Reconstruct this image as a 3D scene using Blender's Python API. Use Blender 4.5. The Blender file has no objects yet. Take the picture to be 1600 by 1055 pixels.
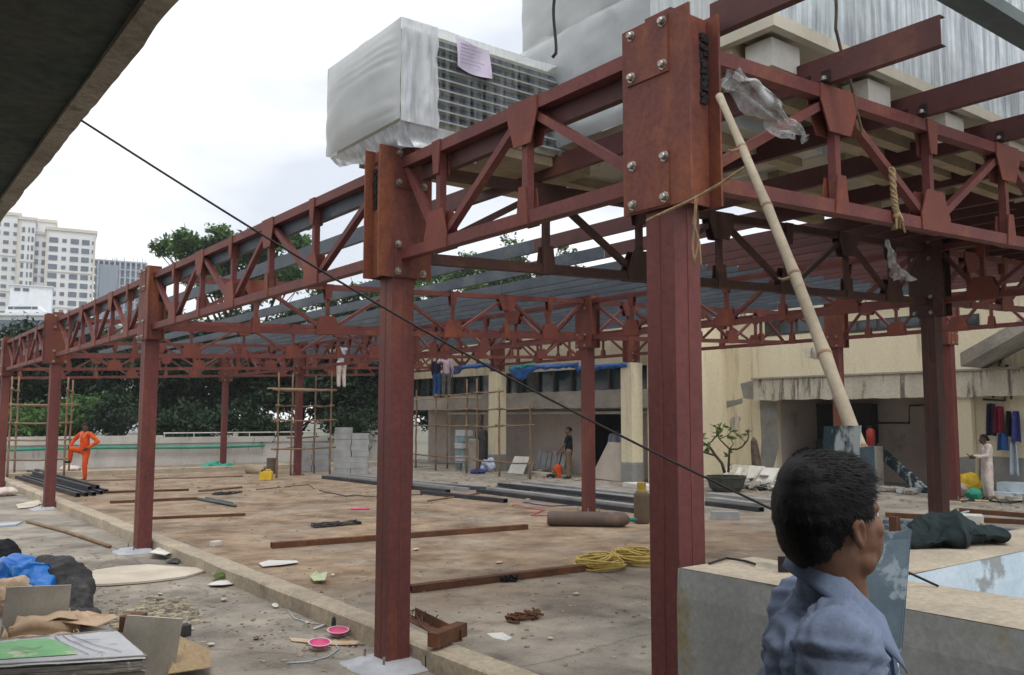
import bpy, bmesh, math, random
from mathutils import Vector, Matrix, Quaternion, noise
random.seed(7)
R = random.Random(11)
SC = bpy.context.scene
COL = SC.collection
PI = math.pi
# ------------------------------------------------------------------ camera
F_PX, PITCH, ROLL, YAW = 1363.08, 0.0918, 0.0021, 0.6520
CAM = Vector((-3.6757, -3.3166, 2.0))
FW = Vector((math.sin(YAW)*math.cos(PITCH), math.cos(YAW)*math.cos(PITCH), math.sin(PITCH)))
_r = Vector((math.cos(YAW), -math.sin(YAW), 0)); _u = _r.cross(FW)
RT = _r*math.cos(ROLL) + _u*math.sin(ROLL)
UPV = -_r*math.sin(ROLL) + _u*math.cos(ROLL)
cd = bpy.data.cameras.new('camera'); cam = bpy.data.objects.new('camera', cd); COL.objects.link(cam)
cd.sensor_width = 36.0; cd.lens = F_PX/1600*36; cd.clip_end = 3000; cd.clip_start = 0.05
m = Matrix((RT, UPV, -FW)).transposed().to_4x4(); m.translation = CAM
cam.matrix_world = m
SC.camera = cam
# ------------------------------------------------------------------ sky, sun, exposure
SUN_EL, SUN_AZ = math.radians(62), math.radians(200)
wd = bpy.data.worlds.new('World'); SC.world = wd; wd.use_nodes = True
nt = wd.node_tree; N = nt.nodes; L = nt.links
bg = N['Background']
sky = N.new('ShaderNodeTexSky'); sky.sky_type = 'NISHITA'; sky.sun_disc = False
sky.sun_elevation = SUN_EL; sky.sun_rotation = SUN_AZ; sky.dust_density = 3.0; sky.air_density = 1.2
tc = N.new('ShaderNodeTexCoord'); mp = N.new('ShaderNodeMapping'); mp.inputs['Scale'].default_value = (1, 1, 2.6)
mp.inputs['Location'].default_value = (0.35, 0.1, 0.2)
nz = N.new('ShaderNodeTexNoise'); nz.inputs['Scale'].default_value = 1.9; nz.inputs['Detail'].default_value = 5; nz.inputs['Roughness'].default_value = .5
cr = N.new('ShaderNodeValToRGB'); cr.color_ramp.elements[0].position = .32; cr.color_ramp.elements[1].position = .54
cr.color_ramp.elements[0].color = (6.3, 6.75, 7.5, 1); cr.color_ramp.elements[1].color = (10.6, 10.6, 10.6, 1)
mx = N.new('ShaderNodeMixRGB'); mx.inputs['Fac'].default_value = .93
L.new(tc.outputs['Generated'], mp.inputs['Vector']); L.new(mp.outputs['Vector'], nz.inputs['Vector'])
L.new(nz.outputs['Fac'], cr.inputs['Fac']); L.new(sky.outputs['Color'], mx.inputs['Color1']); L.new(cr.outputs['Color'], mx.inputs['Color2'])
L.new(mx.outputs['Color'], bg.inputs['Color']); bg.inputs['Strength'].default_value = 0.1
sl = bpy.data.lights.new('sun', 'SUN'); sl.energy = 1.0; sl.angle = math.radians(20); sl.color = (1, .97, .92)
so = bpy.data.objects.new('sun', sl); COL.objects.link(so)
sdir = Vector((math.sin(SUN_AZ)*math.cos(SUN_EL), math.cos(SUN_AZ)*math.cos(SUN_EL), math.sin(SUN_EL)))
so.rotation_euler = sdir.to_track_quat('Z', 'Y').to_euler(); so.location = (0, 0, 40)
SC.view_settings.view_transform = 'Standard'; SC.view_settings.look = 'None'
SC.view_settings.exposure = 0.45; SC.view_settings.gamma = 1.0
SC.render.engine = 'CYCLES'
SC.cycles.max_bounces = 6; SC.cycles.transparent_max_bounces = 12

# ------------------------------------------------------------------ surveying helpers: a sight line met with a plane of the place
def ray(x, y): return FW + RT*((x-800)/F_PX) + UPV*((527.5-y)/F_PX)
def Zp(x, y, z=0.0):
    d = ray(x, y); return CAM + d*((z-2.0)/d.z)
def Vp(x, y, v):
    d = ray(x, y); return CAM + d*((v-CAM.x)/d.x)
def Up(x, y, u):
    d = ray(x, y); return CAM + d*((u-CAM.y)/d.y)
def Dp(x, y, t): return CAM + ray(x, y)*t

# ------------------------------------------------------------------ materials
MATS = {}
def lin(c):
    f = lambda s: s/12.92 if s <= .04045 else ((s+.055)/1.055)**2.4
    return tuple(f(v/255) for v in c) + (1,)
def M(name, c1, c2=None, scale=4, rough=.8, bump=0., metal=0., detail=6, stretch=(1, 1, 1), lo=.35, hi=.65,
      c3=None, s3=1.2, t3=.6, w3=.06, fine=0., spec=.3, trans=0., bscale=None, island=0., alpha=None, mask3=(1, 1, 1)):
    if name in MATS: return MATS[name]
    mt = bpy.data.materials.new(name); mt.use_nodes = True; MATS[name] = mt
    n = mt.node_tree.nodes; l = mt.node_tree.links; b = n['Principled BSDF']
    b.inputs['Roughness'].default_value = rough; b.inputs['Metallic'].default_value = metal
    b.inputs['Specular IOR Level'].default_value = spec
    g = n.new('ShaderNodeNewGeometry')
    def nzn(sc, st=(1, 1, 1), det=detail, loc=(0, 0, 0)):
        mp = n.new('ShaderNodeMapping'); mp.inputs['Scale'].default_value = st; mp.inputs['Location'].default_value = loc
        l.new(g.outputs['Position'], mp.inputs['Vector'])
        t = n.new('ShaderNodeTexNoise'); t.inputs['Scale'].default_value = sc; t.inputs['Detail'].default_value = det
        t.inputs['Roughness'].default_value = .62
        l.new(mp.outputs['Vector'], t.inputs['Vector']); return t.outputs['Fac']
    def ramp(src, a, ca, bb, cb):
        r = n.new('ShaderNodeValToRGB'); e = r.color_ramp.elements
        e[0].position = a; e[0].color = ca; e[1].position = bb; e[1].color = cb
        l.new(src, r.inputs['Fac']); return r.outputs['Color']
    def mix(f, a, bb, typ='MIX'):
        x = n.new('ShaderNodeMixRGB'); x.blend_type = typ
        if isinstance(f, float): x.inputs['Fac'].default_value = f
        else: l.new(f, x.inputs['Fac'])
        for s, v in ((x.inputs['Color1'], a), (x.inputs['Color2'], bb)):
            if isinstance(v, tuple): s.default_value = v
            else: l.new(v, s)
        return x.outputs['Color']
    c1 = lin(c1); c2 = lin(c2) if c2 else tuple(v*.75 for v in c1[:3])+(1,)
    col = ramp(nzn(scale, stretch), lo, c1, hi, c2)
    if c3:
        f = ramp(nzn(s3, mask3, 7, (13, 7, 3)), t3, (0, 0, 0, 1), t3+w3, (1, 1, 1, 1))
        col = mix(f, col, lin(c3))
    if fine:
        f = ramp(nzn(scale*14, (1, 1, 1), 3, (3, 5, 9)), .3, (1-fine,)*3+(1,), .7, (1+fine*.4,)*3+(1,))
        col = mix(1.0, col, f, 'MULTIPLY')
    if island:
        f = ramp(g.outputs['Random Per Island'], 0, (1-island,)*3+(1,), 1, (1+island, 1+island, 1+island*.6, 1))
        col = mix(1.0, col, f, 'MULTIPLY')
    l.new(col, b.inputs['Base Color'])
    if bump:
        bp = n.new('ShaderNodeBump'); bp.inputs['Strength'].default_value = bump; bp.inputs['Distance'].default_value = .02
        l.new(nzn(bscale or scale*6, stretch, 8), bp.inputs['Height']); l.new(bp.outputs['Normal'], b.inputs['Normal'])
    if trans:
        tl = n.new('ShaderNodeBsdfTranslucent'); l.new(col, tl.inputs['Color'])
        ms = n.new('ShaderNodeMixShader'); ms.inputs['Fac'].default_value = trans
        l.new(b.outputs[0], ms.inputs[1]); l.new(tl.outputs[0], ms.inputs[2]); l.new(ms.outputs[0], n['Material Output'].inputs['Surface'])
    if alpha is not None:   # thin film: alpha = (low, high, scale, stretch)
        a0, a1, sc, st = alpha
        r = ramp(nzn(sc, st, 5, (1, 2, 5)), .38, (a0,)*3+(1,), .62, (a1,)*3+(1,)); l.new(r, b.inputs['Alpha'])
    return mt

m_red = M('red oxide primer', (112, 60, 57), (96, 52, 50), 1.6, .62, .12, c3=(126, 76, 54), s3=1.6, t3=.53, w3=.16, fine=.24, stretch=(1, 1, .35), spec=.35, mask3=(1, 1, .3))
m_redh = M('red oxide head plate', (120, 66, 56), (98, 56, 50), 2.2, .66, .15, c3=(138, 82, 52), s3=2.4, t3=.52, w3=.16, fine=.26, stretch=(1, 1, .4), mask3=(1, 1, .45))
m_chord = M('red oxide chord', (116, 63, 59), (98, 54, 52), 2.0, .62, .1, c3=(128, 78, 56), s3=2.2, t3=.56, w3=.14, fine=.22)
m_guss = M('orange primer gusset', (124, 67, 54), (108, 58, 51), 2.6, .65, .12, c3=(138, 76, 50), s3=2.2, t3=.57, w3=.12, fine=.16)
m_brn = M('shade darkened bare brown steel', (84, 56, 50), (62, 44, 40), 1.8, .7, .15, c3=(104, 68, 48), s3=2, t3=.58, w3=.14, fine=.22, stretch=(1, 1, .4))  # bare brown steel, its colour also darkened for shade under the roof units
m_purr = M('brown red purlin paint', (92, 54, 52), (76, 45, 45), 1.4, .6, .08, fine=.12, c3=(104, 66, 54), s3=1.2, t3=.6, w3=.1)
m_purg = M('grey purlin steel', (82, 90, 98), (64, 72, 82), 1.2, .55, .06, fine=.14, c3=(96, 102, 104), s3=.9, t3=.58, w3=.12, metal=.15)
m_bolt = M('galvanised bolt', (176, 172, 164), (120, 112, 104), 30, .4, metal=.6)
m_weld = M('dark weld scale', (52, 44, 44), (30, 28, 30), 30, .8, .6, bscale=60)
m_rust = M('rusty tube', (112, 76, 54), (86, 58, 46), 2.5, .85, .2, c3=(132, 84, 52), s3=2, t3=.55, w3=.1, fine=.2)
m_purd = M('sky lit grey section', (158, 158, 156), (132, 134, 134), 1.2, .6, .06, fine=.12, c3=(120, 116, 110), s3=1.4, t3=.58, w3=.12)  # grey purlin steel with skylight on its tops put into a paler colour
m_dktube = M('dark steel tube', (64, 66, 72), (46, 48, 54), 2, .5, .08, c3=(84, 82, 82), s3=1.5, t3=.6, w3=.1, metal=.2)
m_conc = M('grey concrete', (164, 158, 148), (132, 128, 121), 1.3, .92, .35, c3=(112, 110, 104), s3=1.6, t3=.6, w3=.1, fine=.22)
m_kerb = M('dusty kerb concrete', (190, 176, 154), (162, 151, 134), 1.5, .95, .5, c3=(126, 118, 106), s3=1.4, t3=.6, w3=.12, fine=.25)
m_wallc = M('weathered wall concrete', (166, 168, 166), (146, 148, 146), 2.2, .92, .35, c3=(150, 140, 112), s3=2.2, t3=.6, w3=.09, fine=.16, stretch=(1, 1, .5))
m_walltop = M('sandy wall top', (188, 176, 156), (164, 154, 138), 2.5, .95, .4, c3=(140, 134, 122), s3=2.6, t3=.62, w3=.08, fine=.22)
m_bluew = M('pale blue wash', (196, 208, 216), (178, 194, 204), 3, .85, .2, c3=(142, 146, 146), s3=3.2, t3=.56, w3=.06, fine=.1)
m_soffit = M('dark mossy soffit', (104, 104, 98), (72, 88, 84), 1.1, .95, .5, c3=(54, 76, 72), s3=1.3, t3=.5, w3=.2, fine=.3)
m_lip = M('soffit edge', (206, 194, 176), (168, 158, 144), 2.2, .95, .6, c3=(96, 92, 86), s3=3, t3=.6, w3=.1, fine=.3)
m_cream = M('cream plaster', (227, 217, 190), (216, 205, 176), 1.0, .9, .15, c3=(184, 168, 138), s3=1.5, t3=.56, w3=.16, fine=.1, stretch=(1, 1, .3), mask3=(2.2, 2.2, .22))
m_fascia = M('stained white fascia', (206, 200, 184), (184, 178, 162), 1.2, .9, .2, c3=(112, 104, 94), s3=2.2, t3=.54, w3=.1, fine=.16, stretch=(2, 2, .35), mask3=(2.4, 2.4, .35))
m_pinkw = M('pinkish grey plaster', (192, 178, 170), (176, 164, 156), .9, .9, .15, c3=(150, 140, 134), s3=.9, t3=.58, w3=.15, fine=.08)
m_band = M('grey slab band', (168, 160, 150), (140, 134, 126), 1.2, .92, .25, c3=(110, 106, 100), s3=1.5, t3=.6, w3=.1, fine=.15)
m_greyp = M('patch cement grey', (150, 150, 146), (128, 128, 126), 2, .95, .3, fine=.12)
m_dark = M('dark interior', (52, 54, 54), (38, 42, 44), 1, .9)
m_glass = M('dark green window glass', (44, 62, 66), (30, 44, 50), .8, .12, spec=.6)
m_frame = M('dark window frame', (72, 66, 60), (58, 54, 50), 3, .6)
m_blue = M('blue tarpaulin', (30, 94, 168), (18, 70, 138), 2.2, .45, .25, fine=.06, spec=.45)
m_teal = M('teal plastic sheet', (44, 132, 128), (30, 108, 108), 2, .5, .2)
m_green = M('green mesh net', (60, 158, 132), (40, 128, 108), 4, .7, .2)
m_bamboo = M('grey bamboo', (170, 158, 138), (146, 134, 116), 3, .7, .2, c3=(116, 106, 94), s3=4, t3=.6, w3=.06, fine=.12)
m_bamd = M('dark bamboo', (150, 122, 96), (118, 96, 78), 3, .75, .2, fine=.15)
m_rope = M('straw rope', (172, 148, 112), (132, 112, 84), 30, .9, .5, bscale=120)
m_ropey = M('yellow rope', (212, 190, 112), (186, 158, 82), 12, .75, .3, bscale=120)
m_wire = M('black cable', (44, 40, 40), (34, 32, 34), 6, .6)
m_white = M('white sheet', (222, 220, 214), (200, 198, 192), 2, .7, .1, fine=.05)
m_paper = M('lavender paper', (214, 206, 226), (202, 192, 216), 6, .8, fine=.05)
m_ink = M('faded print', (150, 140, 168), (136, 126, 156), 8, .8)
m_block = M('aerated concrete block', (172, 174, 176), (150, 152, 156), 3, .95, .3, fine=.12, island=.1)
m_tile = M('ceramic tile back', (158, 152, 140), (140, 134, 124), 3, .7, .1, fine=.1)
m_tilee = M('pale tile edge', (214, 210, 200), (196, 192, 182), 4, .6)
m_card = M('cardboard', (206, 180, 152), (184, 158, 132), 3, .9, .15, fine=.12)
m_wood = M('raw plywood', (196, 178, 148), (172, 152, 122), 2.5, .85, .15, stretch=(.6, 4, 1), fine=.12)
m_ply = M('pale board', (206, 196, 180), (186, 174, 158), 2.2, .85, .1, fine=.1)
m_film = M('stretch film heavy', (228, 231, 233), (212, 217, 220), 1.6, .2, .12, spec=.6, stretch=(1, 1, 1), bscale=5, trans=.5)
m_filmt = M('stretch film thin', (214, 220, 224), (190, 198, 204), 3, .25, .2, spec=.6, bscale=8, alpha=(.01, .24, 26, (1, 1, .05)))
m_filmm = M('stretch film medium', (214, 218, 222), (196, 202, 208), 3, .25, .25, spec=.6, bscale=8, alpha=(.62, .97, 14, (1, 1, .08)))
m_filmc = M('loose clear film', (220, 222, 224), (200, 204, 208), 4, .2, .4, spec=.8, bscale=14, alpha=(.18, .75, 9, (1, 1, .5)))
m_louv = M('dark louvre metal', (70, 78, 84), (56, 64, 70), 2, .5, metal=.3)
m_acb = M('beige unit casing', (196, 190, 174), (176, 170, 154), 1.5, .7, .05, fine=.06)
m_pallet = M('pallet timber', (176, 160, 134), (148, 134, 112), 2.4, .9, .2, fine=.14)
m_greenst = M('green grey duct steel', (88, 98, 98), (70, 80, 80), 2, .5, .05)
m_galv = M('galvanised sheet', (112, 128, 140), (88, 104, 116), 5, .42, .05, metal=.35, c3=(152, 166, 174), s3=9, t3=.55, w3=.05, fine=.1)
m_galvd = M('dark primed sheet', (50, 68, 74), (42, 56, 62), 4, .5, c3=(168, 176, 178), s3=6, t3=.53, w3=.05, mask3=(1, 1, .45))
m_bark = M('tree bark', (84, 70, 56), (58, 50, 42), 3, .95, .5, stretch=(3, 3, .6))
m_leafd = M('shaded tree leaves', (40, 64, 40), (28, 48, 34), .7, .6, island=.45, trans=.2)  # leaf green darkened so the colour carries the shade of the tree mass
m_leafm = M('mid green leaves', (82, 112, 60), (60, 92, 50), .8, .6, island=.4, trans=.25)
m_leafl = M('light green leaves', (104, 126, 62), (78, 104, 52), .8, .6, island=.4, trans=.25)
m_skin = M('brown skin', (122, 86, 66), (106, 74, 58), 8, .5, .06, spec=.35, fine=.08)
m_skind = M('dark skin', (98, 70, 54), (84, 60, 48), 8, .55, spec=.3)
m_hair = M('black hair', (14, 13, 14), (8, 8, 9), 20, .55, .2, spec=.25, bscale=160)
m_shirt = M('slate blue shirt cloth', (130, 143, 168), (114, 128, 154), 9, .9, .10, fine=.14, bscale=300)
m_shirtd = M('shirt inner cloth', (70, 76, 96), (60, 66, 84), 5, .9)
m_orange = M('orange coverall cloth', (226, 92, 34), (206, 76, 26), 4, .8, .1)
m_stripe = M('silver tape', (190, 184, 170), (176, 170, 158), 5, .5)
m_black = M('black cloth', (30, 32, 38), (22, 24, 28), 5, .9, .15)
m_khaki = M('khaki trousers', (124, 104, 84), (106, 88, 72), 5, .9, .1)
m_whitec = M('off white cotton', (216, 204, 196), (196, 182, 176), 5, .9, .2, c3=(178, 160, 160), s3=9, t3=.58, w3=.04)
m_ltshirt = M('pale blue shirt', (186, 196, 216), (170, 180, 204), 5, .9)
m_jean = M('blue jeans', (52, 92, 148), (42, 76, 126), 5, .9)
m_greytr = M('grey trousers', (96, 92, 90), (80, 78, 76), 5, .9)
m_pinks = M('mauve shirt', (176, 156, 164), (158, 140, 150), 5, .9)
m_rubber = M('black rubber', (30, 28, 28), (24, 22, 22), 5, .7)
m_jacket = M('dark teal jacket cloth', (34, 48, 50), (24, 34, 38), 6, .8, .3, bscale=40)
m_piping = M('pale piping', (150, 176, 172), (132, 158, 156), 8, .7)
m_cyl = M('brown gas cylinder paint', (104, 88, 80), (88, 74, 68), 2.5, .6, .1, c3=(120, 100, 86), s3=2, t3=.58, w3=.1, fine=.14)
m_brass = M('yellow brass collar', (176, 152, 66), (150, 126, 54), 8, .5, metal=.2)
m_yel = M('yellow plastic', (222, 186, 52), (200, 164, 40), 4, .5)
m_red = m_red
m_redp = M('red painted steel', (158, 56, 46), (138, 46, 40), 4, .5)
m_pink = M('pink plastic', (222, 92, 142), (206, 76, 126), 6, .45)
m_pinkl = M('pale bowl rim', (238, 214, 226), (230, 200, 216), 6, .45)
m_sack = M('dark grey sacking', (78, 76, 76), (54, 54, 56), 3, .85, .4, c3=(112, 100, 88), s3=4, t3=.6, w3=.1, fine=.15, bscale=16)
m_gpack = M('green packaging print', (140, 200, 142), (122, 186, 126), 5, .6, c3=(196, 210, 170), s3=4, t3=.6, w3=.05)
m_wpack = M('white packaging', (206, 208, 212), (190, 192, 196), 4, .6, .1, c3=(170, 166, 160), s3=5, t3=.62, w3=.05)
m_ledge = M('dirty tile edges', (156, 150, 142), (110, 106, 102), 6, .9, .5, stretch=(1, 1, 5), c3=(196, 190, 182), s3=8, t3=.6, w3=.04)
m_pot = M('dark clay planter', (82, 82, 76), (64, 66, 62), 3, .9, .2)
m_grn = M('planter weeds', (66, 86, 50), (50, 70, 40), 3, .8, island=.4)
m_stem = M('plant stem', (92, 82, 66), (74, 66, 54), 4, .9, .2)
m_purple = M('indigo cloth', (70, 74, 140), (54, 58, 116), 6, .9)
m_maroon = M('maroon cloth', (132, 34, 56), (110, 28, 48), 6, .9)
m_navy = M('navy cloth', (40, 38, 64), (30, 30, 52), 6, .9)
m_pale = M('pale grey cloth', (178, 188, 198), (160, 170, 182), 6, .9)
m_pipe = M('dark wall pipe', (52, 52, 50), (42, 42, 42), 6, .5)
m_rub = M('rubble chips', (170, 160, 146), (126, 116, 104), 9, .95, .2, island=.35)
m_tower = M('tower cream render', (220, 221, 222), (210, 211, 212), .05, .9)
m_towert = M('tower ochre trim', (204, 198, 188), (194, 187, 176), .1, .9)
m_towg = M('tower window glass', (86, 98, 112), (66, 78, 92), .12, .3, spec=.5)
m_shellc = M('raw tower concrete', (156, 166, 178), (140, 150, 164), .08, .9)
m_net = M('tower debris net', (128, 138, 150), (110, 122, 136), .15, .9, stretch=(4, 4, .4))
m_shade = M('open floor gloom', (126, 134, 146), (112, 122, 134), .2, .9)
m_vanw = M('white vehicle paint', (222, 226, 230), (212, 216, 220), 1, .35)
m_silver = M('silver roof sheet', (204, 208, 210), (188, 192, 196), .3, .6)

# deck: grey screed with brown construction dust over the middle of the pad
def deck_material():
    mt = bpy.data.materials.new('dusty deck screed'); mt.use_nodes = True
    n = mt.node_tree.nodes; l = mt.node_tree.links; b = n['Principled BSDF']; b.inputs['Roughness'].default_value = .93
    b.inputs['Specular IOR Level'].default_value = .2
    g = n.new('ShaderNodeNewGeometry')
    def nzn(sc, det=7, loc=(0, 0, 0), st=(1, 1, 1), ro=.6):
        mp = n.new('ShaderNodeMapping'); mp.inputs['Location'].default_value = loc; mp.inputs['Scale'].default_value = st
        l.new(g.outputs['Position'], mp.inputs['Vector'])
        t = n.new('ShaderNodeTexNoise'); t.inputs['Scale'].default_value = sc; t.inputs['Detail'].default_value = det; t.inputs['Roughness'].default_value = ro
        l.new(mp.outputs['Vector'], t.inputs['Vector']); return t.outputs['Fac']
    def ramp(s, *st):
        r = n.new('ShaderNodeValToRGB'); e = r.color_ramp.elements
        while len(e) < len(st): e.new(.5)
        for q, (p, c) in zip(e, st): q.position = p; q.color = c
        l.new(s, r.inputs['Fac']); return r.outputs['Color']
    def mix(f, a, c, typ='MIX'):
        x = n.new('ShaderNodeMixRGB'); x.blend_type = typ
        for s, v in ((x.inputs['Fac'], f), (x.inputs['Color1'], a), (x.inputs['Color2'], c)):
            if isinstance(v, (float, tuple)): s.default_value = v
            else: l.new(v, s)
        return x.outputs['Color']
    grey = ramp(nzn(.9), (.34, lin((128, 123, 115))), (.5, lin((152, 145, 135))), (.66, lin((171, 162, 149))))
    tan = ramp(nzn(1.3, loc=(4, 2, 0)), (.34, lin((128, 107, 88))), (.52, lin((156, 135, 113))), (.68, lin((174, 156, 134))))
    # dust lies along the pad behind the front row of columns
    sx = n.new('ShaderNodeSeparateXYZ'); l.new(g.outputs['Position'], sx.inputs[0])
    def mrange(s, a, bb):
        q = n.new('ShaderNodeMapRange'); q.interpolation_type = 'SMOOTHSTEP'
        q.inputs['From Min'].default_value = a; q.inputs['From Max'].default_value = bb; l.new(s, q.inputs['Value']); return q.outputs[0]
    def mth(op, a, c):
        q = n.new('ShaderNodeMath'); q.operation = op
        for i, v in enumerate((a, c)):
            if isinstance(v, float): q.inputs[i].default_value = v
            else: l.new(v, q.inputs[i])
        return q.outputs[0]
    pad = mth('MULTIPLY', mrange(sx.outputs['Y'], 2.5, 6.5), mth('MULTIPLY', mrange(sx.outputs['X'], 13.5, 8.0), mrange(sx.outputs['X'], -.2, 1.0)))
    nn = ramp(nzn(.55, 6, (9, 1, 0)), (.33, (0.35, 0.35, 0.35, 1)), (.52, (1, 1, 1, 1)))
    f = mth('MULTIPLY', pad, nn)
    base = mix(f, grey, tan)
    rustp = ramp(nzn(.8, 6, (2, 8, 0), (1.6, .7, 1)), (.6, (0, 0, 0, 1)), (.74, (.6, .6, .6, 1)))
    base = mix(mth('MULTIPLY', rustp, pad), base, lin((150, 112, 88)))
    blot = ramp(nzn(3.2, 8, (1, 1, 4)), (.3, (.66, .65, .65, 1)), (.47, (.96, .96, .96, 1)), (.72, (1.14, 1.13, 1.1, 1)))
    base = mix(1.0, base, blot, 'MULTIPLY')
    fine = ramp(nzn(34, 4), (.3, (.82, .82, .82, 1)), (.7, (1.1, 1.1, 1.1, 1)))
    base = mix(1.0, base, fine, 'MULTIPLY')
    damp = ramp(nzn(.7, 8, (3, 6, 1)), (.52, (1, 1, 1, 1)), (.66, (.68, .67, .67, 1)))
    base = mix(1.0, base, damp, 'MULTIPLY')
    spl = ramp(nzn(2.1, 9, (6, 2, 2)), (.64, (0, 0, 0, 1)), (.7, (.55, .55, .55, 1)))
    base = mix(spl, base, lin((176, 172, 164)))
    # hairline cracks and pour joints
    dm = n.new('ShaderNodeMixRGB'); dm.inputs['Fac'].default_value = .3
    tn = n.new('ShaderNodeTexNoise'); tn.inputs['Scale'].default_value = 1.2; tn.inputs['Detail'].default_value = 6; l.new(g.outputs['Position'], tn.inputs['Vector'])
    l.new(g.outputs['Position'], dm.inputs['Color1']); l.new(tn.outputs['Color'], dm.inputs['Color2'])
    vo = n.new('ShaderNodeTexVoronoi'); vo.feature = 'DISTANCE_TO_EDGE'; vo.inputs['Scale'].default_value = .36; l.new(dm.outputs['Color'], vo.inputs['Vector'])
    ck = ramp(vo.outputs['Distance'], (.0, (.66, .65, .64, 1)), (.005, (1, 1, 1, 1)))
    base = mix(1.0, base, ck, 'MULTIPLY')
    l.new(base, b.inputs['Base Color'])
    bp = n.new('ShaderNodeBump'); bp.inputs['Strength'].default_value = .45; bp.inputs['Distance'].default_value = .03
    l.new(nzn(7, 10, (0, 0, 2)), bp.inputs['Height']); l.new(bp.outputs['Normal'], b.inputs['Normal'])
    return mt
m_deck = deck_material()
m_earth = M('town ground', (118, 116, 104), (96, 98, 84), .05, .95)

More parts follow.
